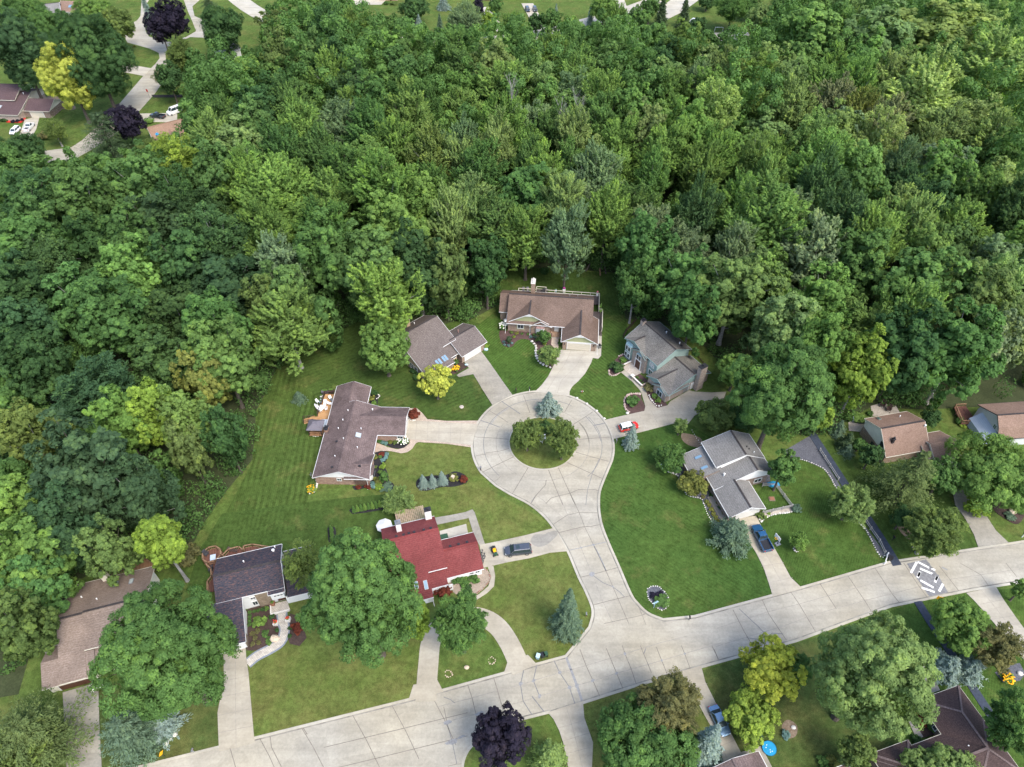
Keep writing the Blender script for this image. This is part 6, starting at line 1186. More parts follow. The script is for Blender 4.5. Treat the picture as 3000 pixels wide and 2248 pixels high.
S(h2c,1440,1195,.9,1.1,'mid','green bush above the orange flowers of the skylight house');S(h2c,2090,840,1.,1.5,'lime','gold-green bush at the far corner of the skylight house garage')
for i,(x,y,r,c,l) in enumerate([(540,1370,1.2,'dk','dark bush against the left wall of the skylight house, upper of two'),(600,1500,1.3,'dk','dark bush against the left wall of the skylight house, lower of two')]): S(h2c,x,y,r,1.3,c,l)
a=Y(914,1040,25,34,'conifer','bspr','left of three pale blue spruces in the black island bed',group='three blue spruces in the bed',dens=1.2)
Y(934,1038,24,34,'conifer','bspr','middle of three pale blue spruces in the black island bed',group='three blue spruces in the bed',dens=1.2)
Y(955,1034,26,38,'conifer','bspr','right of three pale blue spruces in the black island bed',group='three blue spruces in the bed',dens=1.2)
S(c3,1290,155,1.3,.9,'gold','ring of golden shrub around the pale plinth in the black bed');S(c3,1380,165,1.1,1.2,'red','dark burgundy bush at the right end of the black bed')
tag(MB().prism([(c3(1288,165)[0]+.45*math.cos(k),c3(1288,165)[1]+.45*math.sin(k)) for k in (0.3,1.87,3.44,5.01)],0,1.15).build('garden_plinth','stone_tan'),'pale square plinth inside the golden shrub ring','plinth')
HC=[(410,428),(443,422),(475,415),(508,409),(541,402),(574,394),(608,387),(641,379),(668,372)]
for i,(x,y) in enumerate(HC):
    q=c3(x,y);src=(900+x*700/2110,1350+y*700/2110);Y(src[0]/KD,src[1]/KD,10,17,'conifer','lt' if i%2 else 'mid',f'{["leftmost","second","third","fourth","fifth","sixth","seventh","eighth","ninth"][i]} clipped cypress from left in the row of nine by the lawn',name='cypress_shrub',cat='shrub',group='clipped cypress row',dens=.9)
for i,(x,y) in enumerate([(210,600),(213,640),(216,680)]):
    src=(900+x*700/2110,1350+y*700/2110);Y(src[0]/KD,src[1]/KD,10,17,'conifer','mid',f'{["back","middle","front"][i]} cypress of the three in the narrow mulch strip by the huge oak',name='cypress_shrub',cat='shrub',group='three cypresses',dens=.9)
# the mauve-roof house beds
for i,(x,y,r,h_,c,l) in enumerate([(1015,330,1.,1.,'gold','golden shrub in the small bed behind the mauve roof'),(1050,400,.8,.8,'lt','light green shrub in the small bed behind the mauve roof'),(1050,250,1.1,1.1,'dk','dark shrub in the small bed behind the mauve roof'),
 (1120,940,.7,.7,'mid','first green shrub under the garage wall of the brick ranch'),(1170,960,.6,.5,'blueg','grey-leaved shrub second along the garage wall of the brick ranch'),(1225,970,.6,.5,'blueg','grey-leaved shrub third along the garage wall of the brick ranch'),(1285,955,.7,.6,'gold','golden shrub along the garage wall of the brick ranch'),(1360,955,.7,.6,'olive','olive shrub beside the white hydrangea'),
 (1065,1170,.8,.7,'gold','golden shrub at the top of the long black bed'),(1160,1125,.7,.5,'red','red flowering clump at the top of the long black bed'),(1140,1165,.5,.5,'lt','lime clump below the red flowers'),(1235,1125,.6,.4,'blueg','upper of three blue-green clumps in the black bed'),(1220,1168,.6,.4,'blueg','middle of three blue-green clumps in the black bed'),(1183,1208,.65,.4,'blueg','lowest of three blue-green clumps in the black bed'),
 (1180,1300,.8,1.2,'lime','lime-yellow shrub beside the bay window'),(1145,1390,.7,.8,'lt','light green shrub below the lime-yellow one'),(1115,1510,1.3,1.3,'gold','large golden bush at the ranch house corner'),(1115,1600,1.1,1.1,'lime','lime bush below the large golden bush'),(1050,1570,1.,.9,'blueg','blue-grey bush beside the lime bush'),(1070,1310,.5,.5,'olive','small olive clump left of the lime-yellow shrub'),(830,1600,.7,.6,'red','dark red bush under the brick gable wall'),(965,1590,.8,.7,'red','burgundy bush at the brick corner downspout')]):
    S(h3c,x,y,r,h_,c,l)
Y(1001,1046 if 0 else 1042,20,46,'conifer' if 0 else 'oak','mid','slim upright green tree at the end of the long black bed',name='ornamental_tree',clear=.05) if 0 else Y(829,1030,24,50,'oak','mid','slim upright green tree at the end of the long black bed',name='ornamental_tree',clear=.05)
S(h3c,1235,1600,1.6,.4,'gspr','low grey-green ground cover ring at the end of the long black bed')
# brick house bed
Y(1065 if 0 else 1099,734,15,32,'oak','dspr','narrow dark upright shrub in the mulch bed of the brick ranch with green gables',name='shrub',cat='shrub',clear=.02)
for i,(x,y,r,c,l) in enumerate([(360,1130,.6,'olive','olive clump under the white-framed window'),(455,1150,.6,'gold','golden clump under the white-framed window'),(405,1210,.5,'lime','lime clump in the curved mulch bed'),(222,1300,.45,'blueg','top left blue-green tuft in the curved mulch bed'),(365,1325,.45,'blueg','right blue-green tuft in the curved mulch bed'),(235,1352,.45,'blueg','lower left blue-green tuft in the curved mulch bed'),(305,1365,.5,'blueg','lowest blue-green tuft in the curved mulch bed'),(550,1155,.45,'mid','dark green tuft below the window corner'),(655,1165,.45,'mid','green tuft left of the bay window'),(765,1180,.5,'mid','green tuft below the bay window'),(710,1210,.5,'blueg','pale tuft left of the round lime shrub'),(785,1215,.55,'gspr','grey-green tuft beside the round lime shrub'),(815,1270,.55,'lt','light tuft below the round lime shrub'),(1225,1330,.6,'mid','narrow green bush between path and garage of the brick ranch'),(950,1330,.7,'lime','lime grass clump above the feathery shrub')]): S(h1c,x,y,r,r*1.2,c,l)
# teal house
for (x,y,r,h_,c,l) in [(40,860,2.0,2.2,'dk','big dark round bush in the mulch curve by the teal house'),(145,745,1.1,1.1,'lt','bright green bush at the left corner of the teal house'),(285,1410,1.9,1.7,'mid','weeping green shrub in the stone-edged mulch island'),(645,1330,.85,1.1,'lt','upper of two clipped green balls by the arched garage window'),(715,1400,.85,1.1,'lt','lower of two clipped green balls by the arched garage window'),(565,1195,1.7,1.5,'brown','spreading rust-brown maple shrub at the teal house path'),(370,1030,.5,.5,'mid','first small green tuft along the low pale wall'),(413,1078,.5,.5,'mid','second small green tuft along the low pale wall'),(465,1120,.45,.45,'mid','third small green tuft along the low pale wall')]: S(h7c,x,y,r,h_,c,l)
# red roof house
for (x,y,r,h_,c,l) in [(1090,1445,1.9,1.6,'red','rusty red weeping maple below the red roof'),(1330,1245,1.5,1.3,'mid','green shrub against the white wall of the red-roofed house'),(1440,1320,1.1,1.,'mid','middle green shrub in the tan gravel bed'),(1490,1400,.9,.9,'dk','lower dark green shrub in the tan gravel bed'),(1600,1255,1.2,1.,'mid','right green shrub in the tan gravel bed'),(1420,1235,1.,1.,'lt','light green shrub by the white garage wall')]: S(h4c,x,y,r,h_,c,l)
# slate roof house bed
for (x,y,r,h_,c,l) in [(940,1255,1.35,1.5,'lt','bright round green shrub in the mulch court of the slate roof house'),(785,1110,.45,.45,'mid','topmost clipped green ball along the pale wing wall'),(785,1175,.45,.45,'mid','second clipped green ball along the pale wing wall'),(785,1235,.45,.45,'mid','third clipped green ball along the pale wing wall'),(785,1295,.5,.5,'mid','lowest clipped green ball along the pale wing wall'),(855,1095,.45,.4,'mid','left green tuft under the pale front wall'),(915,1080,.45,.4,'mid','middle green tuft under the pale front wall'),(980,1065,.5,.45,'dk','dark tuft under the stone front wall'),(1045,1050,.5,.45,'lt','light tuft under the stone front wall'),(1120,1175,.6,.6,'dk','dark ball beside the porch corner'),(910,1390,.6,.45,'brown','upper rust-brown clump in the mulch court'),(825,1430,.6,.45,'brown','left rust-brown clump in the mulch court'),(865,1500,.6,.45,'brown','middle rust-brown clump in the mulch court'),(920,1575,.55,.45,'brown','lower right rust-brown clump in the mulch court'),(835,1590,.55,.45,'brown','lowest rust-brown clump in the mulch court'),(1020,1440,.8,.5,'mid','green patch in the middle of the mulch court'),(1085,1545,.9,.4,'mid','green patch near the pale boulder'),(1200,1385,.45,1.,'dk','dark upright tuft inside the curved paver walk'),(1510,1345,1.3,1.2,'red','red maple shrub right of the curved paver walk'),(1390,1350,.45,.6,'dk','narrow dark hedge tuft right of the curved paver walk, upper'),(1390,1470,.5,.6,'dk','narrow dark hedge tuft right of the curved paver walk, lower')]: S(h5c,x,y,r,h_,c,l)
# grey roof house
for i,(x,y) in enumerate([(500,1275),(540,1325),(570,1400),(610,1468),(645,1520),(682,1582)]): S(h8c,x,y,.62,.7,'gold',f'{ORD[i]} golden ball from the top in the row beside the grey-roofed house walk',group='golden balls along the walk')
for (x,y,r,h_,c,l) in [(442,1195,.6,.6,'brown','small brown ball at the top of the gravel strip'),(615,1165,.6,.8,'dk','dark ball against the grey-roofed garage wall'),(680,1285,.55,.6,'brown','brown ball along the grey-roofed garage wall'),(725,1360,.6,.7,'dk','dark green ball lower along the grey-roofed garage wall'),(770,1450,.5,.5,'brown','lower brown ball along the grey-roofed garage wall'),(1385,1500,1.15,1.,'olive','olive clipped bush at the garage front corner'),(1505,1465,.45,.4,'lime','small lime tuft in front of the rail fence'),(1950,1390,1.25,1.2,'gspr','round grey-green bush at the rail fence corner')]: S(h8c,x,y,r,h_,c,l)
S(c5,155,595,.9,.8,'gold','golden clump at the end of the white stone ring');S(c5,1000,930,.0001,.0001,'mid','x') if 0 else None
# oval bed, right beds, far shrubs
for (f,x,y,r,h_,c,l) in [(ct,2145,1410,1.7,1.0,'mid','wide low green shrub in the stone-ringed oval bed on the big lawn'),(ct,2050,1345,.85,.6,'purple','left burgundy tuft in the stone-ringed oval bed'),(ct,2112,1332,.85,.6,'purple','right burgundy tuft in the stone-ringed oval bed'),(c6,1590,1055,.8,.8,'lime','small lime bush beside the clipped bright bush at the right edge'),(c6,1625,1100,.9,.8,'mid','green bush at the right edge bed'),(c6,1545,1140,1.3,.7,'gspr','grey-green low plants around the pale boulder, right edge'),(c6,1140,370,1.2,1.3,'mid','green ball beside the red deck at the right edge'),(c6,1160,405,1.,.7,'lime','lime bush below the green ball at the right edge deck'),(c6,300,340,2.2,1.2,'lt','low clipped hedge around the stone patio'),(c6,410,310,.9,.9,'mid','white-flowered bush at the tan roof corner'),(c7,1560,1180,1.3,1.1,'mid','green bush in the entry court of the hip roof house'),(c7,1470,1130,1.3,1.0,'red','red maple shrub in the entry court of the hip roof house'),(c7,1440,1270,1.,1.,'dk','dark ball at the eaves of the hip roof house'),(c7,770,1440,1.2,1.,'mid','green clump at the bottom edge right of the paddling pool'),(c7,820,1415,1.,.9,'gold','golden clump at the bottom edge right of the paddling pool'),(c7,500,1235,.9,.8,'blueg','blue-green clump below the yellow trees'),(c1,1712,110,1.6,1.8,'dk','dark round bush at the wood edge behind the brick ranch'),
 (e1,40,1110,1.6,1.2,'dk','dark clipped bush before the plum-roofed house'),(e1,120,1125,1.,1.,'purple','left burgundy ball beside the red porch'),(e1,165,1120,1.,1.2,'purple','middle burgundy ball beside the red porch'),(e1,200,1110,1.,1.,'purple','right burgundy ball beside the red porch'),(e1,1380,1120,2.2,1.8,'lt','light green bush beside the black pickup'),(e1,1470,1190,2.,1.5,'olive','olive bush between black pickup and clay roof'),(e1,420,1250,3.2,3.,'brown','brown-leaved bush beside the far white pickup'),(e1,1240,430,.8,.8,'gold','small clump on the far lawn by the island road') ,(t2,640,25,1.6,1.3,'mid','left green bush before the far brick house at the top edge'),(t2,700,30,1.8,1.3,'olive','olive bush before the far brick house at the top edge'),(t2,1520,90,1.6,1.3,'mid','green bush by the far driveway beside the round green tree')]: S(f,x,y,r,h_,c,l)
# ------------------------------------------------------------------ stone edgings, boulders
def edging(f,pts,mat,label,r=.22,closed=False,sp=.48,name='stone_edging'):
    p=cat_rom(W(f,pts),6,closed);mb=MB();acc=0
    for a,b in zip(p,p[1:]+(p[:1] if closed else [])):
        L=math.dist(a,b);acc+=L
        while acc>sp:
            acc-=sp;t=1-acc/L if L>0 else 0;q=rnd.uniform(.7,1.25)*r;mb.ball((a[0]+(b[0]-a[0])*t+rnd.uniform(-.06,.06),a[1]+(b[1]-a[1])*t+rnd.uniform(-.06,.06),BZ+q*.25),q*rnd.uniform(.8,1.3),q*rnd.uniform(.8,1.2),q*.8,6,4,.14)
    return tag(mb.build(name,mat),label,'edging')
edging(c5,[(250,560),(150,540),(100,560),(105,600),(150,640),(220,665),(245,690)],'stone_white','white stone ring around the loose green shrub')
edging(c5,[(240,690),(290,800),(330,840),(420,858),(440,885),(480,990),(520,1050),(556,1092)],'stone_white','long white stone edging beside the grey-roofed house walk',.15)
edging(c5,[(345,290),(365,330),(395,380),(425,435)],'stone_white','line of white stones on bare grass behind the grey-roofed house',.11,sp=.6)
edging(ct,[(1975,1295),(2000,1262),(2050,1245),(2110,1260),(2190,1345),(2208,1430),(2170,1490),(2110,1500),(2050,1450),(1990,1380)],'stone_white','white stone ring of the oval bed on the big lawn',.12,True,.4)
edging(c5,[(1190,548),(1260,550),(1420,622),(1500,740),(1670,1012),(1760,1120),(1870,1322),(1915,1318)],'stone_white','pale stone edging of the gravel strip beside the dark path',.15)
edging(h8c,[(1345,1530),(1385,1600),(1450,1540),(1600,1484),(1890,1440)],'stone_white','white stone edging in front of the rail fence',.2)
edging(h7c,[(60,700),(80,680),(150,660)],'stone_pink','short pink stone edging by the bright bush of the teal house',.25);edging(h7c,[(-90,900),(-80,985),(0,1003),(110,940)],'stone_pink','pink stone edging around the big dark round bush',.25)
edging(h7c,[(265,1610),(190,1550),(165,1480),(160,1400),(190,1340),(270,1300),(410,1300)],'stone_pink','pink stone edging of the mulch island by the teal house',.28);edging(h7c,[(550,1290),(590,1390),(640,1450),(700,1500),(790,1470)],'stone_white','scatter of white stones in the bed before the arched garage window',.22,sp=.6)
edging(c1,[(1605,605),(1645,650),(1648,720),(1680,775),(1760,808)],'stone_white','white boulders along the curved bed of the brick ranch',.32,sp=.9)
edging(h3c,[(1080,255),(1115,270),(1125,310),(1075,350)],'stone_white','white stone crescent behind the mauve roof',.18);edging(h3c,[(1530,590),(1580,645),(1660,640)],'stone_white','grey stone crescent under the dark red dome bush',.24)
edging(h3c,[(230,1480),(240,1560),(220,1640),(130,1690)],'stone_white','white stones at the left wall corner of the mauve-roofed ranch',.25);edging(h3c,[(165,860),(220,875),(280,875)],'stone_white','white stones in front of the gazebo',.2)
edging(h4c,[(1790,1088),(1852,1200),(1830,1310),(1720,1430),(1560,1535)],'brick_red','red brick edging of the tan gravel bed',.16,sp=.3)
edging(c4,[(1180,1470),(1150,1510),(1230,1420)],'stone_white','white rocks under the pale blue spruce, lower left',.35,sp=.7)
def boulder(f,x,y,r,mat,label,z=0,name='boulder',cat='rock',group=None):
    a=f(x,y);return tag(MB().ball((0,0,0),r,r*.8,r*.65,9,6,.12).build(name,mat,None,(*a,z+r*.35)),label,cat,group)
boulder(h5c,1170,1518,.85,'stone_tan','pale flat boulder inside the curved paver walk',BZ);boulder(c6,1560,1110,.8,'stone_tan','tan boulder in the right edge bed',BZ);boulder(c7,2180,800,.5,'stone_white','white box-like rock in the bed at the right edge',BZ)
for i,(x,y) in enumerate([(1520,222),(1655,298),(1787,393),(1890,498)]): boulder(cc,x,y,.3,'stone_white',f'{ORD[i]} white stone from the top along the court kerb before the teal house',DZ,group='white kerb stones')
boulder(c1,1470,905,.0001,'stone_white','x') if 0 else None
boulder(h2c,2090,925,.6,'pale_blue','bluish stone at the corner of the skylight house garage');boulder(c2,415,1090,.4,'stone_white','white ball stone at the corner of the mulch island');boulder(c8,165,140,.45,'stone_tan','tan rock on the lawn under the locust tree');boulder(cb,735,572,.4,'stone_white','white rock in the bare patch below the yellow trees')
for i,(x,y) in enumerate([(35,185),(345,90)]): edging(c8,[(x-28,y),(x,y-28),(x+28,y),(x,y+24)],'stone_tan',f'{["left","right"][i]} small ring of pale stones on the lawn by the locust tree',.12,True,.35)
edging(c5,[(1172,1262),(1195,1250),(1218,1268),(1200,1292)],'stone_white','white stone ring at the foot of the thin sapling',.16,True,.35)
# ------------------------------------------------------------------ garden and street furniture
def mailbox(f,x,y,label,bm='plastic_black',pm='plastic_white',z=0):
    a=f(x,y);t=empty('mailbox',(*a,z),0,label,'mailbox');MB().box(-.07,.07,-.07,.07,0,1.05).build('post',pm,t);MB().box(-.13,.13,-.28,.28,1.05,1.2).tube((0,-.28,1.2),(0,.28,1.2),.13,.13,10).build('box',bm,t);MB().box(.135,.155,.05,.09,1.2,1.4).build('flag','sign_red',t)
mailbox(c1,1601,975,'white posted mailbox with dark box at the top of the court');mailbox(c1,1503,985,'low dark mailbox at the top of the court left of the white one',pm='plastic_black');mailbox(cc,2050,825,'pale grey mailbox at the court kerb beside the silvery weeping spruce','metal_grey','metal_grey')
mailbox(ct,1315,1575,'grey mailbox on a brown post beside the tall blue spruce','metal_grey','wood_rail');mailbox(c6,590,1335,'black mailbox post beside the dark asphalt path',pm='plastic_black');mailbox(c4,1352,1556,'grey mailbox on the lawn edge in the lower left','metal_grey','wood_grey');mailbox(c6,1640,1310,'white mailbox at the right edge driveway','plastic_black','plastic_white')
mailbox(D,1488,1340,'dark mailbox at the main road kerb below the oval bed','plastic_black','wood_grey');mailbox(cc,225,1195,'blue-grey mailbox at the left kerb of the court','metal_grey','wood_dark');mailbox(c7,1580,385,'white mailbox near the yellow sign','plastic_white')
def bin_(f,x,y,mat,label,lid=None):
    a=f(x,y);t=empty('wheelie_bin',(*a,DZ),rnd.uniform(0,6),label,'bin');MB().add([(-.25,-.28,.1),(.25,-.28,.1),(.25,.28,.1),(-.25,.28,.1),(-.3,-.36,1.),(.3,-.36,1.),(.3,.36,1.),(-.3,.36,1.)],[(0,1,5,4),(1,2,6,5),(2,3,7,6),(3,0,4,7),(3,2,1,0)]).build('body',mat,t);MB().box(-.33,.33,-.4,.38,1.,1.08).build('lid',lid or mat,t)
    for s in(-1,1): MB().tube((s*.3,.25,.12),(s*.24,.25,.12),.12,.12,8).build('wheel','plastic_black',t)
bin_(c8,678,72,'pale_blue','pale blue bin at the kerb by the curved drive');bin_(c8,712,62,'plastic_black','black bin at the kerb by the curved drive');bin_(c8,732,56,'plastic_green','green bin at the kerb by the curved drive');bin_(e1,565,1000,'plastic_green','dark green bin beside the far plum-roofed house');bin_(c1,2103,665,'metal_grey','grey bin beside the pale driveway of the brick ranch','plastic_black');bin_(c7,300,1265,'plastic_green','dark green bin under the lower yellow tree');bin_(c6,565,1495,'plastic_black','black bin at the end of the dark path')
def sign(f,x,y,label,mat,yaw,shape='diamond',hh=2.2,s=.42,back=False):
    a=f(x,y);t=empty('road_sign',(*a,0),R(yaw),label,'sign');MB().tube((0,0,0),(0,0,hh+.5),.04,.04,6).build('post','metal_dark',t)
    pts=[(-s,0),(0,-s),(s,0),(0,s)] if shape=='diamond' else [(-s,-s),(s,-s),(s,s),(-s,s)] if shape=='square' else [(s*math.cos(R(22.5+45*i)),s*math.sin(R(22.5+45*i))) for i in range(8)]
    n=len(pts);mb=MB();mb.add([(px_,-.05,hh+pz) for px_,pz in pts]+[(px_,-.08,hh+pz) for px_,pz in pts],[tuple(range(n-1,-1,-1)),tuple(range(n,2*n))]+[(i,(i+1)%n,n+(i+1)%n,n+i) for i in range(n)]);mb.build('plate',mat,t)
sign(c7,1568,296,'yellow square warning sign on a dark post by the speed cushion','sign_yellow',-25,'square',2.3,.5);sign(c4,1150,1590,'yellow sign seen edge-on at the kerb in the lower left','sign_yellow',75,'diamond',2.,.5);sign(c6,730,1445,'grey back of a road sign near the speed cushion','metal_grey',165,'diamond',2.2,.45);sign(e1,1385,905,'red and white sign on a tall pole at the far road','sign_red',-30,'square',2.8,.5)
a=cc(1590,140);t=empty('fire_hydrant',(*a,0),0,'orange fire hydrant on the lawn at the top right of the court','hydrant');MB().tube((0,0,0),(0,0,.6),.16,.15,10).ball((0,0,.62),.17,.17,.14,10,6).build('barrel','terracotta',t);MB().tube((-.28,0,.42),(.28,0,.42),.08,.08,8).build('nozzle','plastic_white',t)
# white chairs and table on the island
def chair(f,x,y,yaw,mat,label,z,group=None,s=1.,name='garden_chair'):
    a=f(x,y);t=empty(name,(*a,z),R(yaw),label,'chair',group);t.scale=(s,s,s);MB().box(-.28,.28,-.28,.28,.38,.44).build('seat',mat,t);MB().obox((0,.29,.72),(.28,0,0),(0,.05,.02),(0,.06,.32)).build('backrest',mat,t)
    for q in(-1,1):
        MB().box(q*.3-.04,q*.3+.04,-.28,.3,.62,.66).build('armrest',mat,t)
        for w_ in(-1,1): MB().bar((q*.26,w_*.25,0),(q*.25,w_*.24,.39),.05).build('leg',mat,t)
    return t
for x,y,yw,l in((1077,785,10,'right of the white garden chairs on the island'),(1037,815,170,'front of the white garden chairs on the island'),(950,795,90,'left white garden chair half under the island locust')): chair(cc,x,y,yw,'plastic_white',l,IZ,'white island chairs',1.25)
a=cc(1018,775);t=empty('garden_table',(*a,IZ),0,'round white garden table on the island between white chairs','table');MB().tube((0,0,.68),(0,0,.74),.75,.75,20).build('tabletop','plastic_white',t)
for k in range(4): MB().bar((.5*math.cos(k*1.57),.5*math.sin(k*1.57),0),(.4*math.cos(k*1.57),.4*math.sin(k*1.57),.69),.06).build('leg','plastic_white',t)
def lounger(f,x,y,yaw,mat,label,z,group=None):
    a=f(x,y,z);t=empty('sun_lounger',(*a,z),R(yaw),label,'lounger',group);MB().box(-.32,.32,-.9,.45,.3,.4).build('seat',mat,t);MB().obox((0,.72,.62),(.32,0,0),(0,.28,.24),(0,-.04,.05)).build('backrest',mat,t)
    for q in(-1,1):
        for w_ in(-.75,.4): MB().bar((q*.28,w_,0),(q*.28,w_,.31),.05).build('leg','metal_grey',t)
ZD=.6
lounger(h3c,352,425,0,'plastic_white','white lounger in the middle of the orange deck',ZD);lounger(h3c,430,415,80,'plastic_white','white lounger beside the house wall on the orange deck',ZD);lounger(h3c,450,360,40,'metal_grey','grey lounger by the house at the top of the orange deck',ZD)
for x,y,yw,l in((378,520,-60,'white chair alone on the lower orange deck'),(300,545,150,'white chair below the deck table'),(262,510,120,'white chair left of the deck table'),(255,415,60,'white chair at the deck railing above the table'),(245,480,95,'white chair at the deck railing beside the table')): chair(h3c,x,y,yw,'plastic_white',l,ZD,'white deck chairs',.95)
a=h3c(295,465,1.2);t=empty('deck_table',(*a,ZD),0,'round white-clothed table with chairs on the orange deck','table');MB().tube((0,0,.7),(0,0,.76),.8,.8,18).build('tabletop','plastic_white',t);MB().tube((0,0,0),(0,0,.7),.08,.08,8).build('leg','metal_grey',t)
def planter(f,x,y,w_,d_,h_,mat,fm,label,z=0,n=14,yaw=0):
    a=f(x,y,z);t=empty('planter',(*a,z),R(yaw),label,'planter');MB().box(-w_/2,w_/2,-d_/2,d_/2,0,h_).build('box',mat,t);o=bpy.data.objects.new('plants',SHR[0]);col.objects.link(o);o.parent=t;o.location=(0,0,h_+.2);o.scale=(w_*.55,d_*.55,.3);o.color=(*COL['lt'],1)
    if fm:
        mb=MB()
        for i in range(n): mb.ball((rnd.uniform(-w_,w_)*.4,rnd.uniform(-d_,d_)*.4,h_+.3+rnd.uniform(0,.2)),.1,.1,.1,6,4)
        mb.build('flowers',fm,t)
planter(h3c,355,245,1.6,.6,.6,'fabric_cover',None,'long grey planter with lime plants at the deck end',ZD);planter(h3c,440,235,1.4,.7,.6,'wood_dark',None,'dark planter with bright plants at the deck end',ZD)
for i,(x,y) in enumerate([(303,310),(302,350),(292,388)]): planter(h3c,x,y,.5,.5,.4,['plastic_white','pale_blue','pale_blue'][i],None,['white pot at the deck railing','upper pale blue pot at the deck railing','lower pale blue pot at the deck railing'][i],ZD)
planter(h5c,1188,1290,.8,.8,.75,'stone_white','sign_red','white square planter with red flowers left of the paver walk',0);planter(h5c,1375,1235,.8,.8,.75,'stone_white','sign_red','white square planter with red flowers right of the paver walk',0);planter(h5c,1140,990,.7,.7,.7,'terracotta',None,'potted shrub on the porch corner of the slate roof house',.3)
planter(h1c,1303,405,.7,.5,.9,'plastic_white','flower_magenta','hanging basket of magenta flowers on the white deck railing',1.,26);planter(h1c,1900,470,.5,.5,.9,'plastic_white','flower_pink','pink flower pot at the deck corner of the brick ranch',1.,16);planter(h1c,1155,400,.5,.4,.7,'pale_blue',None,'green potted plant on the deck rail of the brick ranch',1.)
chair(h1c,1940,745,-80,'plastic_lime','upper lime green chair on the side deck of the brick ranch',1.,'lime chairs',1.2);chair(h1c,1955,820,-150,'plastic_lime','lower lime green chair on the side deck of the brick ranch',1.,'lime chairs',1.2)
for x,l in((575,'left of two dark covered loungers on the deck behind the chimney'),(650,'right of two dark covered loungers on the deck behind the chimney')): lounger(h1c,x,400,0,'fabric_cover',l,1.,'dark loungers')
a=h1c(965,375,1.5);t=empty('grill',(*a,1.),0,'dark covered grill against the deck rail of the brick ranch','grill');MB().box(-.7,.7,-.3,.3,.1,.9).ball((0,0,.9),.65,.3,.25,10,6).build('cover','fabric_dark',t);MB().box(-.65,.65,-.27,.27,0,.1).build('base','metal_grey',t)
# gazebo at the ranch deck
t=empty('gazebo',(*Cc.w(-2.7,13.9),0),R(-1.5),'small dark-roofed timber gazebo at the end of the orange deck','gazebo')
MB().box(-1.5,1.5,-1.35,1.35,.35,.55).build('floor','deck_brown',t)
for x in(-1.35,1.35):
    for y in(-1.2,1.2): MB().box(x-.09,x+.09,y-.09,y+.09,0,2.5).build('post','wood_dark',t)
MB().add([(-1.75,-1.6,2.45),(1.75,-1.6,2.45),(1.75,1.6,2.45),(-1.75,1.6,2.45),(-.55,-.4,3.3),(.55,-.4,3.3),(.55,.4,3.3),(-.55,.4,3.3)],[(0,1,5,4),(1,2,6,5),(2,3,7,6),(3,0,4,7),(4,5,6,7),(3,2,1,0)]).build('roof','fabric_cover',t)
mb=MB()
for y in(-1.25,1.25): mb.box(-1.3,1.3,y-.04,y+.04,1.35,1.45).box(-1.3,1.3,y-.03,y+.03,.7,.78)
for x in(-1.38,1.38): mb.box(x-.04,x+.04,-1.2,1.2,1.35,1.45).box(x-.03,x+.03,-1.2,1.2,.7,.78)
mb.build('railing','deck_brown',t)
a=Cc.w(-1.,15.4);t=empty('spa_tub',(*a,.58),0,'pale grey covered hot tub beside the gazebo','hot tub');MB().box(-1.,1.,-1.,1.,0,.75).build('shell','metal_grey',t);MB().box(-1.05,1.05,-1.05,1.05,.75,.9).build('cover','siding_blue',t)
# pergola and parasol behind the red roof
t=empty('pergola',(*RED4.w(-6.6,13.2),0),R(16),'tan trellis pergola behind the red roof','pergola')
for x in(0,5.2):
    for y in(.3,3.2): MB().box(x-.08,x+.08,y-.08,y+.08,0,2.5).build('post','wood_tan',t)
mb=MB()
for i in range(12): mb.box(-.2,5.5,.0+i*.3,.07+i*.3,2.6,2.7)
mb.build('slats','wood_tan',t);mb=MB()
for i in range(16): mb.box(-.1+i*.36,-.03+i*.36,-.15,3.6,2.5,2.597)
mb.build('rafters','wood_tan',t)
a=h4c(140,380,2.4);t=empty('parasol',(*a,0),0,'white octagonal parasol behind the left end of the red roof','parasol');MB().tube((0,0,0),(0,0,2.7),.04,.04,8).build('pole','metal_grey',t)
mb=MB();mb.v=[(0,0,2.85)]+[(1.6*math.cos(i*math.pi/4),1.6*math.sin(i*math.pi/4),2.3) for i in range(8)]+[(1.6*math.cos(i*math.pi/4),1.6*math.sin(i*math.pi/4),2.15) for i in range(8)];mb.f=[(0,1+i,1+(i+1)%8) for i in range(8)]+[(1+i,9+i,9+(i+1)%8,1+(i+1)%8) for i in range(8)];mb.build('canopy','door_white',t)
a=h4c(1110,580,1.);t=empty('air_conditioner',(*a,0),R(16),'dark green box against the red-roofed house patio','box');MB().box(-.75,.75,-.6,.6,0,1.1).build('body','metal_dark',t);MB().box(-.8,.8,-.65,.65,1.1,1.2).build('lid','plastic_green',t)
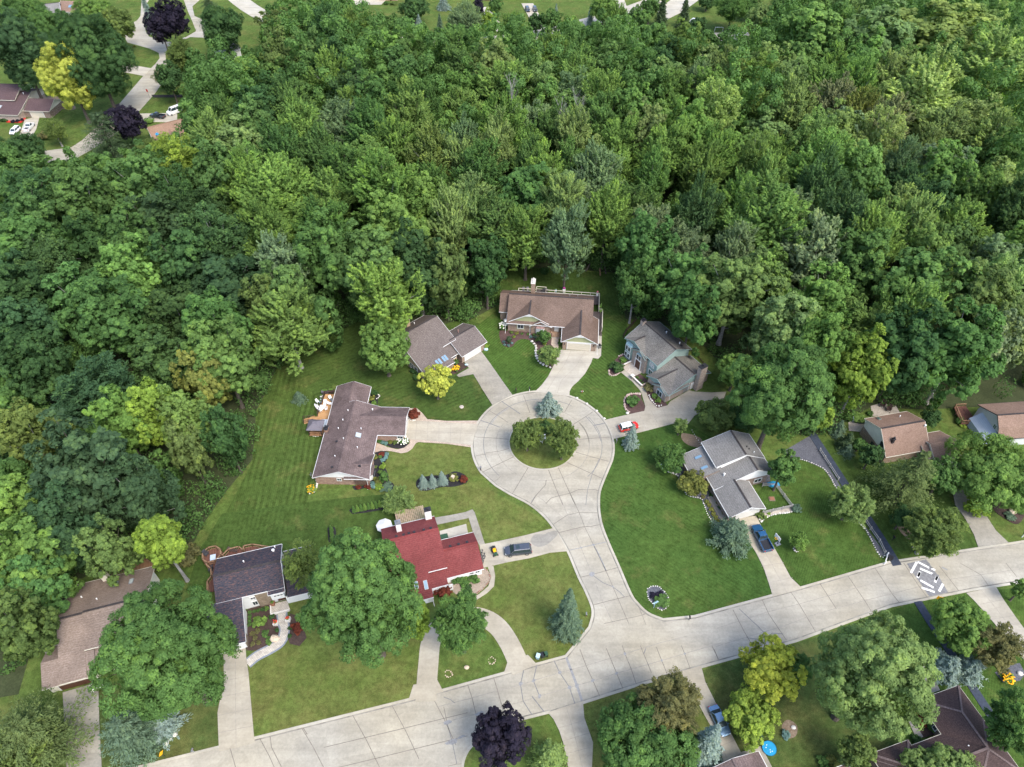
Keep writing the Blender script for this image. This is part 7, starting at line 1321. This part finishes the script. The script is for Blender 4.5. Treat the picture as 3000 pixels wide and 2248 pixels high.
# ride-on mower, bicycles, hoop, pool, tarp, windmill
a=ct(325,880);t=empty('garden_tractor',(*a,DZ),R(-70),'black, green and yellow ride-on mower on the drive by the minivan','mower')
MB().box(-.9,.1,-.45,.45,.3,.75).ball((-.5,0,.8),.45,.38,.25,8,5).build('grass_box','plastic_black',t);MB().box(.1,1.1,-.32,.32,.35,.85).build('hood','plastic_green',t);MB().box(.0,.5,-.28,.28,.75,.9).box(-.05,.05,-.28,.28,.9,1.3).build('seat','sign_yellow',t)
for x,r_ in((-.2,.3),(.9,.2)):
    for s in(-1,1): MB().tube((x,s*.5,r_),(x,s*.36,r_),r_,r_,12).build('wheel','plastic_black',t)
def bike(f,x,y,yaw,label):
    a=f(x,y);t=empty('bicycle',(*a,DZ),R(yaw),label,'bicycle','bicycles by the red-roofed garage')
    for q in(-.5,.5):
        mb=MB()
        for i in range(16): u,v=i*math.pi/8,(i+1)*math.pi/8;mb.bar((q+.34*math.cos(u),0,.34+.34*math.sin(u)),(q+.34*math.cos(v),0,.34+.34*math.sin(v)),.06)
        mb.build('wheel','metal_dark',t)
    MB().bar((-.5,0,.34),(0,0,.32),.05).bar((0,0,.32),(.4,0,.8),.05).bar((-.15,0,.8),(.4,0,.82),.05).bar((0,0,.3),(-.18,0,.9),.05).bar((.5,0,.34),(.38,0,.95),.05).bar((-.5,0,.34),(-.15,0,.8),.04).build('frame','metal_grey',t);MB().box(-.3,-.05,-.08,.08,.9,.96).build('saddle','plastic_black',t);MB().bar((.36,-.3,1.),(.36,.3,1.),.04).build('handlebar','metal_dark',t)
bike(ct,190,905,80,'upper bicycle leaning by the red-roofed garage');bike(ct,205,940,70,'middle bicycle leaning by the red-roofed garage');bike(ct,215,970,75,'lower bicycle leaning by the red-roofed garage')
a=c5(1030,1235);t=empty('basketball_hoop',(*a,0),R(115),'white basketball hoop with yellow rim beside the blue pickup','hoop');MB().box(-.4,.4,-.9,.1,0,.2).build('base','metal_grey',t);MB().bar((0,-.4,.1),(0,.1,3.0),.12).build('pole','plastic_black',t);MB().box(-.75,.75,.55,.6,2.6,3.6).bar((0,.1,2.95),(0,.58,3.1),.1).build('backboard','plastic_white',t)
mb=MB()
for i in range(12): u,v=i*math.pi/6,(i+1)*math.pi/6;mb.bar((.24*math.cos(u),.88+.24*math.sin(u),2.95),(.24*math.cos(v),.88+.24*math.sin(v),2.95),.05)
mb.build('rim','sign_yellow',t)
a=cb(573,715);t=empty('paddling_pool',(*a,DZ),0,'round blue paddling pool at the bottom edge beside the cottage roof','pool');MB().tube((0,0,0),(0,0,.28),1.05,1.12,24,False).tube((0,0,0),(0,0,.05),1.05,1.05,24).build('shell','plastic_blue',t);MB().tube((0,0,.05),(0,0,.16),1.04,1.06,24).build('water','pool_water',t) if 0 else MB().tube((0,0,.05),(0,0,.2),1.05,1.08,24).build('water','plastic_blue',t)
mb=MB()
for i in range(5): mb.ball((rnd.uniform(-.6,.6),rnd.uniform(-.6,.6),.22),.1,.08,.06,6,4)
mb.build('toys','plastic_white',t)
a=h8c(1585,985,.4);tag(MB().ball((0,0,0),1.3,.7,.5,12,7,.16).build('tarpaulin','plastic_blue',None,(*a,.25)),'crumpled bright blue tarpaulin at the corner of the fenced lawn','tarp')
a=h8c(1552,1232);t=empty('fire_pit',(*a,0),0,'square brown fire pit on the fenced lawn','fire pit');MB().box(-.6,.6,-.5,.5,.011,.2).build('base','stone_brown',t);MB().box(-.45,.45,-.38,.38,.2,.3).build('pit','terracotta',t)
a=ct(2045,1480);t=empty('garden_windmill',(*a,BZ),R(20),'pale blue ornamental windmill beside the oval bed','windmill');MB().tube((0,0,0),(0,0,2.2),.06,.04,6).build('pole','pale_blue',t);mb=MB()
for k in range(6): u=k*math.pi/3;mb.bar((0,-.1,2.2),(.55*math.cos(u),-.1,2.2+.55*math.sin(u)),.16,.03)
mb.build('blades','pale_blue',t)
a=h2c(1670,1255);tag(MB().ball((0,0,0),.45,.25,.2,10,6).bar((-.4,0,.1),(.4,0,.12),.1).build('watering_hose','pale_blue',None,(*a,.2)),'turquoise coiled hose on the bed edge by the skylight house drive','hose')
for f,x,y,l in((c1,1112,1088,'round pale utility cover in the lawn near the lemon-yellow tree'),(c8,1252,428,'round brown manhole cover in the lawn at the bottom edge')):
    a=f(x,y);tag(MB().tube((0,0,0),(0,0,.09),.5,.5,16).tube((0,0,.09),(0,0,.11),.38,.36,16).build('manhole_cover','stone_brown' if 'brown' in l else 'patio_stone',None,(*a,0)),l,'manhole')
# fences
def fence(pts,label,mat,h_=1.1,rails=3,sp=2.4,z=0,name='rail_fence'):
    t=empty(name,(0,0,0),0,label,'fence')
    for a,b in zip(pts,pts[1:]):
        L=math.dist(a,b);n=max(1,round(L/sp));mb=MB()
        for r_ in range(rails): zz=h_*(r_+.8)/rails;mb.bar((*a,z+zz),(*b,z+zz),.07,.14)
        mb.build('rails',mat,t)
        for i in range(n+1 if b==pts[-1] else n): x,y=a[0]+(b[0]-a[0])*i/n,a[1]+(b[1]-a[1])*i/n;MB().box(x-.09,x+.09,y-.09,y+.09,0,z+h_+.1).build('post',mat,t)
fence([G8.w(-.3,7.9),G8.w(-.1,14.4),G8.w(-5.6,14.),G8.w(-6.4,11.4)],'weathered grey rail fence around the small lawn of the grey-roofed house','wood_grey')
fence(W(c6,[(0,615),(80,740),(150,850)]),'pale rail fence along the upper part of the dark path','wood_grey',1.,2);fence(W(c6,[(355,1165),(410,1250),(480,1350),(525,1445)]),'pale rail fence along the lower part of the dark path','wood_grey',1.,2)
fence(W(c6,[(525,1530),(545,1460)]),'short white rail at the end of the dark path','plastic_white',1.,2);fence(W(h7c,[(145,380),(190,290),(300,170),(345,120)]),'low dark brown fence behind the teal house','wood_dark',1.,3)
fence(W(h7c,[(1210,590),(1330,690),(1430,800)]),'brown brick-topped low wall behind the teal house','wood_dark',.6,2)
# patio furniture, logs, bare trees, goal
for x,y,yw,l in((505,255,-35,'left dark chair on the stone patio behind the tan roof'),(555,290,-30,'right dark chair on the stone patio behind the tan roof')): chair(c6,x,y,yw,'wood_dark',l,BZ,'dark patio chairs',1.6)
a=c6(315,380);t=empty('garden_bench',(*a,BZ),R(-10),'pale blue-grey bench and table on the small stone terrace','bench');MB().box(-1.4,1.4,-.4,.4,.45,.55).build('seat','siding_blue',t);MB().obox((-1.35,0,.8),(.05,0,0),(0,.4,0),(0,0,.35)).build('backrest','siding_blue',t)
for x in(-1.2,1.2): MB().box(x-.06,x+.06,-.3,.3,0,.45).build('leg','wood_grey',t)
for i,(x,y,x2,y2) in enumerate([(2005,115,2050,60),(2110,145,2095,50),(2150,130,2125,40)]):
    a,b=c1(x,y),c1(x2,y2);tag(MB().tube((a[0],a[1],.2),(b[0],b[1],1.6),.22,.12,7).build('fallen_log','wood_rail' if i==1 else 'bark'),['left fallen log at the wood edge behind the brick ranch','reddish fallen log at the wood edge behind the brick ranch','right fallen log at the wood edge behind the brick ranch'][i],'log')
def bare(cx,cy,top,label,sd,lean=0):
    g=random.Random(sd);a=D(cx,cy);t=empty('bare_tree',(*a,0),0,label,'tree');tr=MB();br=MB();tr.tube((0,0,0),(lean*.5,0,top*.55),.28,.16,7).tube((lean*.5,0,top*.55),(lean,0,top),.16,.04,6)
    for i in range(26):
        z=top*g.uniform(.42,.95);an=g.uniform(0,6.28);l=top*g.uniform(.12,.26);s=Vector((lean*z/top,0,z));e=s+Vector((math.cos(an)*l*.5,math.sin(an)*l*.5,l*.85));br.tube(s,e,.08,.02,5,False)
        for k in range(4): q=s.lerp(e,g.uniform(.3,.9));br.tube(q,q+Vector((g.uniform(-1,1),g.uniform(-1,1),g.uniform(.6,2.))),.035,.01,4,False)
    tr.build('trunk','pale_bark',t);br.build('branches','pale_bark',t)
bare(1105,330,24,'grey leafless tree in the middle of the wood',1);bare(1235,385,26,'tall leafless pale tree right of the wood centre',2);bare(1205,372,22,'second leafless pale tree just left of the tall one',3)
a=t3(1395,262);t=empty('soccer_goal',(*a,0),0,'white metal goal frame on the far sunny lawn','goal');MB().bar((-1.8,0,0),(-1.8,0,2.1),.12).build('post','plastic_white',t);MB().bar((1.8,0,0),(1.8,0,2.1),.12).build('post','plastic_white',t);MB().bar((-1.8,0,2.1),(1.8,0,2.1),.12).build('crossbar','plastic_white',t)
a=c4(2118,215);tag(MB().box(-.9,.9,-.7,.7,0,.9).box(-.8,.8,-.6,.6,.9,1.).build('storage_box','plastic_white',None,(*h5c(1620,310,1.),2.6)),'white box seen through the thin birch beside the slate roof','box') if 0 else None
# deck things at the slate roof house
a=h5c(240,300,1.2);t=empty('patio_table',(*a,1.1),R(15),'small pale table inside the octagonal deck','table');MB().box(-.5,.5,-.6,.6,.65,.72).build('tabletop','siding_blue',t);MB().tube((0,0,0),(0,0,.66),.06,.06,6).build('leg','metal_grey',t)
chair(h5c,165,290,60,'fabric_dark','dark armchair inside the octagonal deck',1.12,None,1.3);chair(h5c,235,520,-80,'fabric_dark','dark armchair on the deck beside the slate roof',1.1,None,1.4);lounger(h5c,540,180,80,'wood_dark','dark bench on the deck behind the slate roof',1.1)
# ------------------------------------------------------------------ camera, sun, sky
cam=bpy.data.cameras.new('camera');co=bpy.data.objects.new('camera',cam);col.objects.link(co)
cam.sensor_width=36;cam.lens=36*F/3000;cam.clip_end=3000;cam.clip_start=1
co.location=(0,0,H);co.rotation_euler=(math.pi/2-PITCH,0,0);sc.camera=co
EL,AZ=R(54),R(138)                                              # azimuth clockwise from +Y
sd=Vector((math.sin(AZ)*math.cos(EL),math.cos(AZ)*math.cos(EL),math.sin(EL)))
sl=bpy.data.lights.new('sun','SUN');sl.energy=SUN_E;sl.angle=R(22);sl.color=(1,.96,.89);so=bpy.data.objects.new('sun',sl);col.objects.link(so);so.rotation_euler=sd.to_track_quat('Z','Y').to_euler()
w=bpy.data.worlds.new('World');sc.world=w;w.use_nodes=True;nt=w.node_tree;bg=nt.nodes['Background'];sk=nt.nodes.new('ShaderNodeTexSky');sk.sky_type='NISHITA';sk.sun_disc=False;sk.sun_elevation=EL;sk.sun_rotation=AZ;sk.air_density=1.;sk.dust_density=2.5;sk.ozone_density=1.
nt.links.new(sk.outputs[0],bg.inputs[0]);bg.inputs[1].default_value=SKY_E
sc.view_settings.view_transform='Standard';sc.view_settings.look='None';sc.view_settings.exposure=EXPO;sc.view_settings.gamma=1
sc.cycles.max_bounces=6;sc.cycles.diffuse_bounces=3;sc.cycles.transmission_bounces=3;sc.cycles.use_adaptive_sampling=True;sc.cycles.adaptive_threshold=.02
try: sc.cycles.use_denoising=True;sc.cycles.denoiser='OPENIMAGEDENOISE'
except Exception: pass
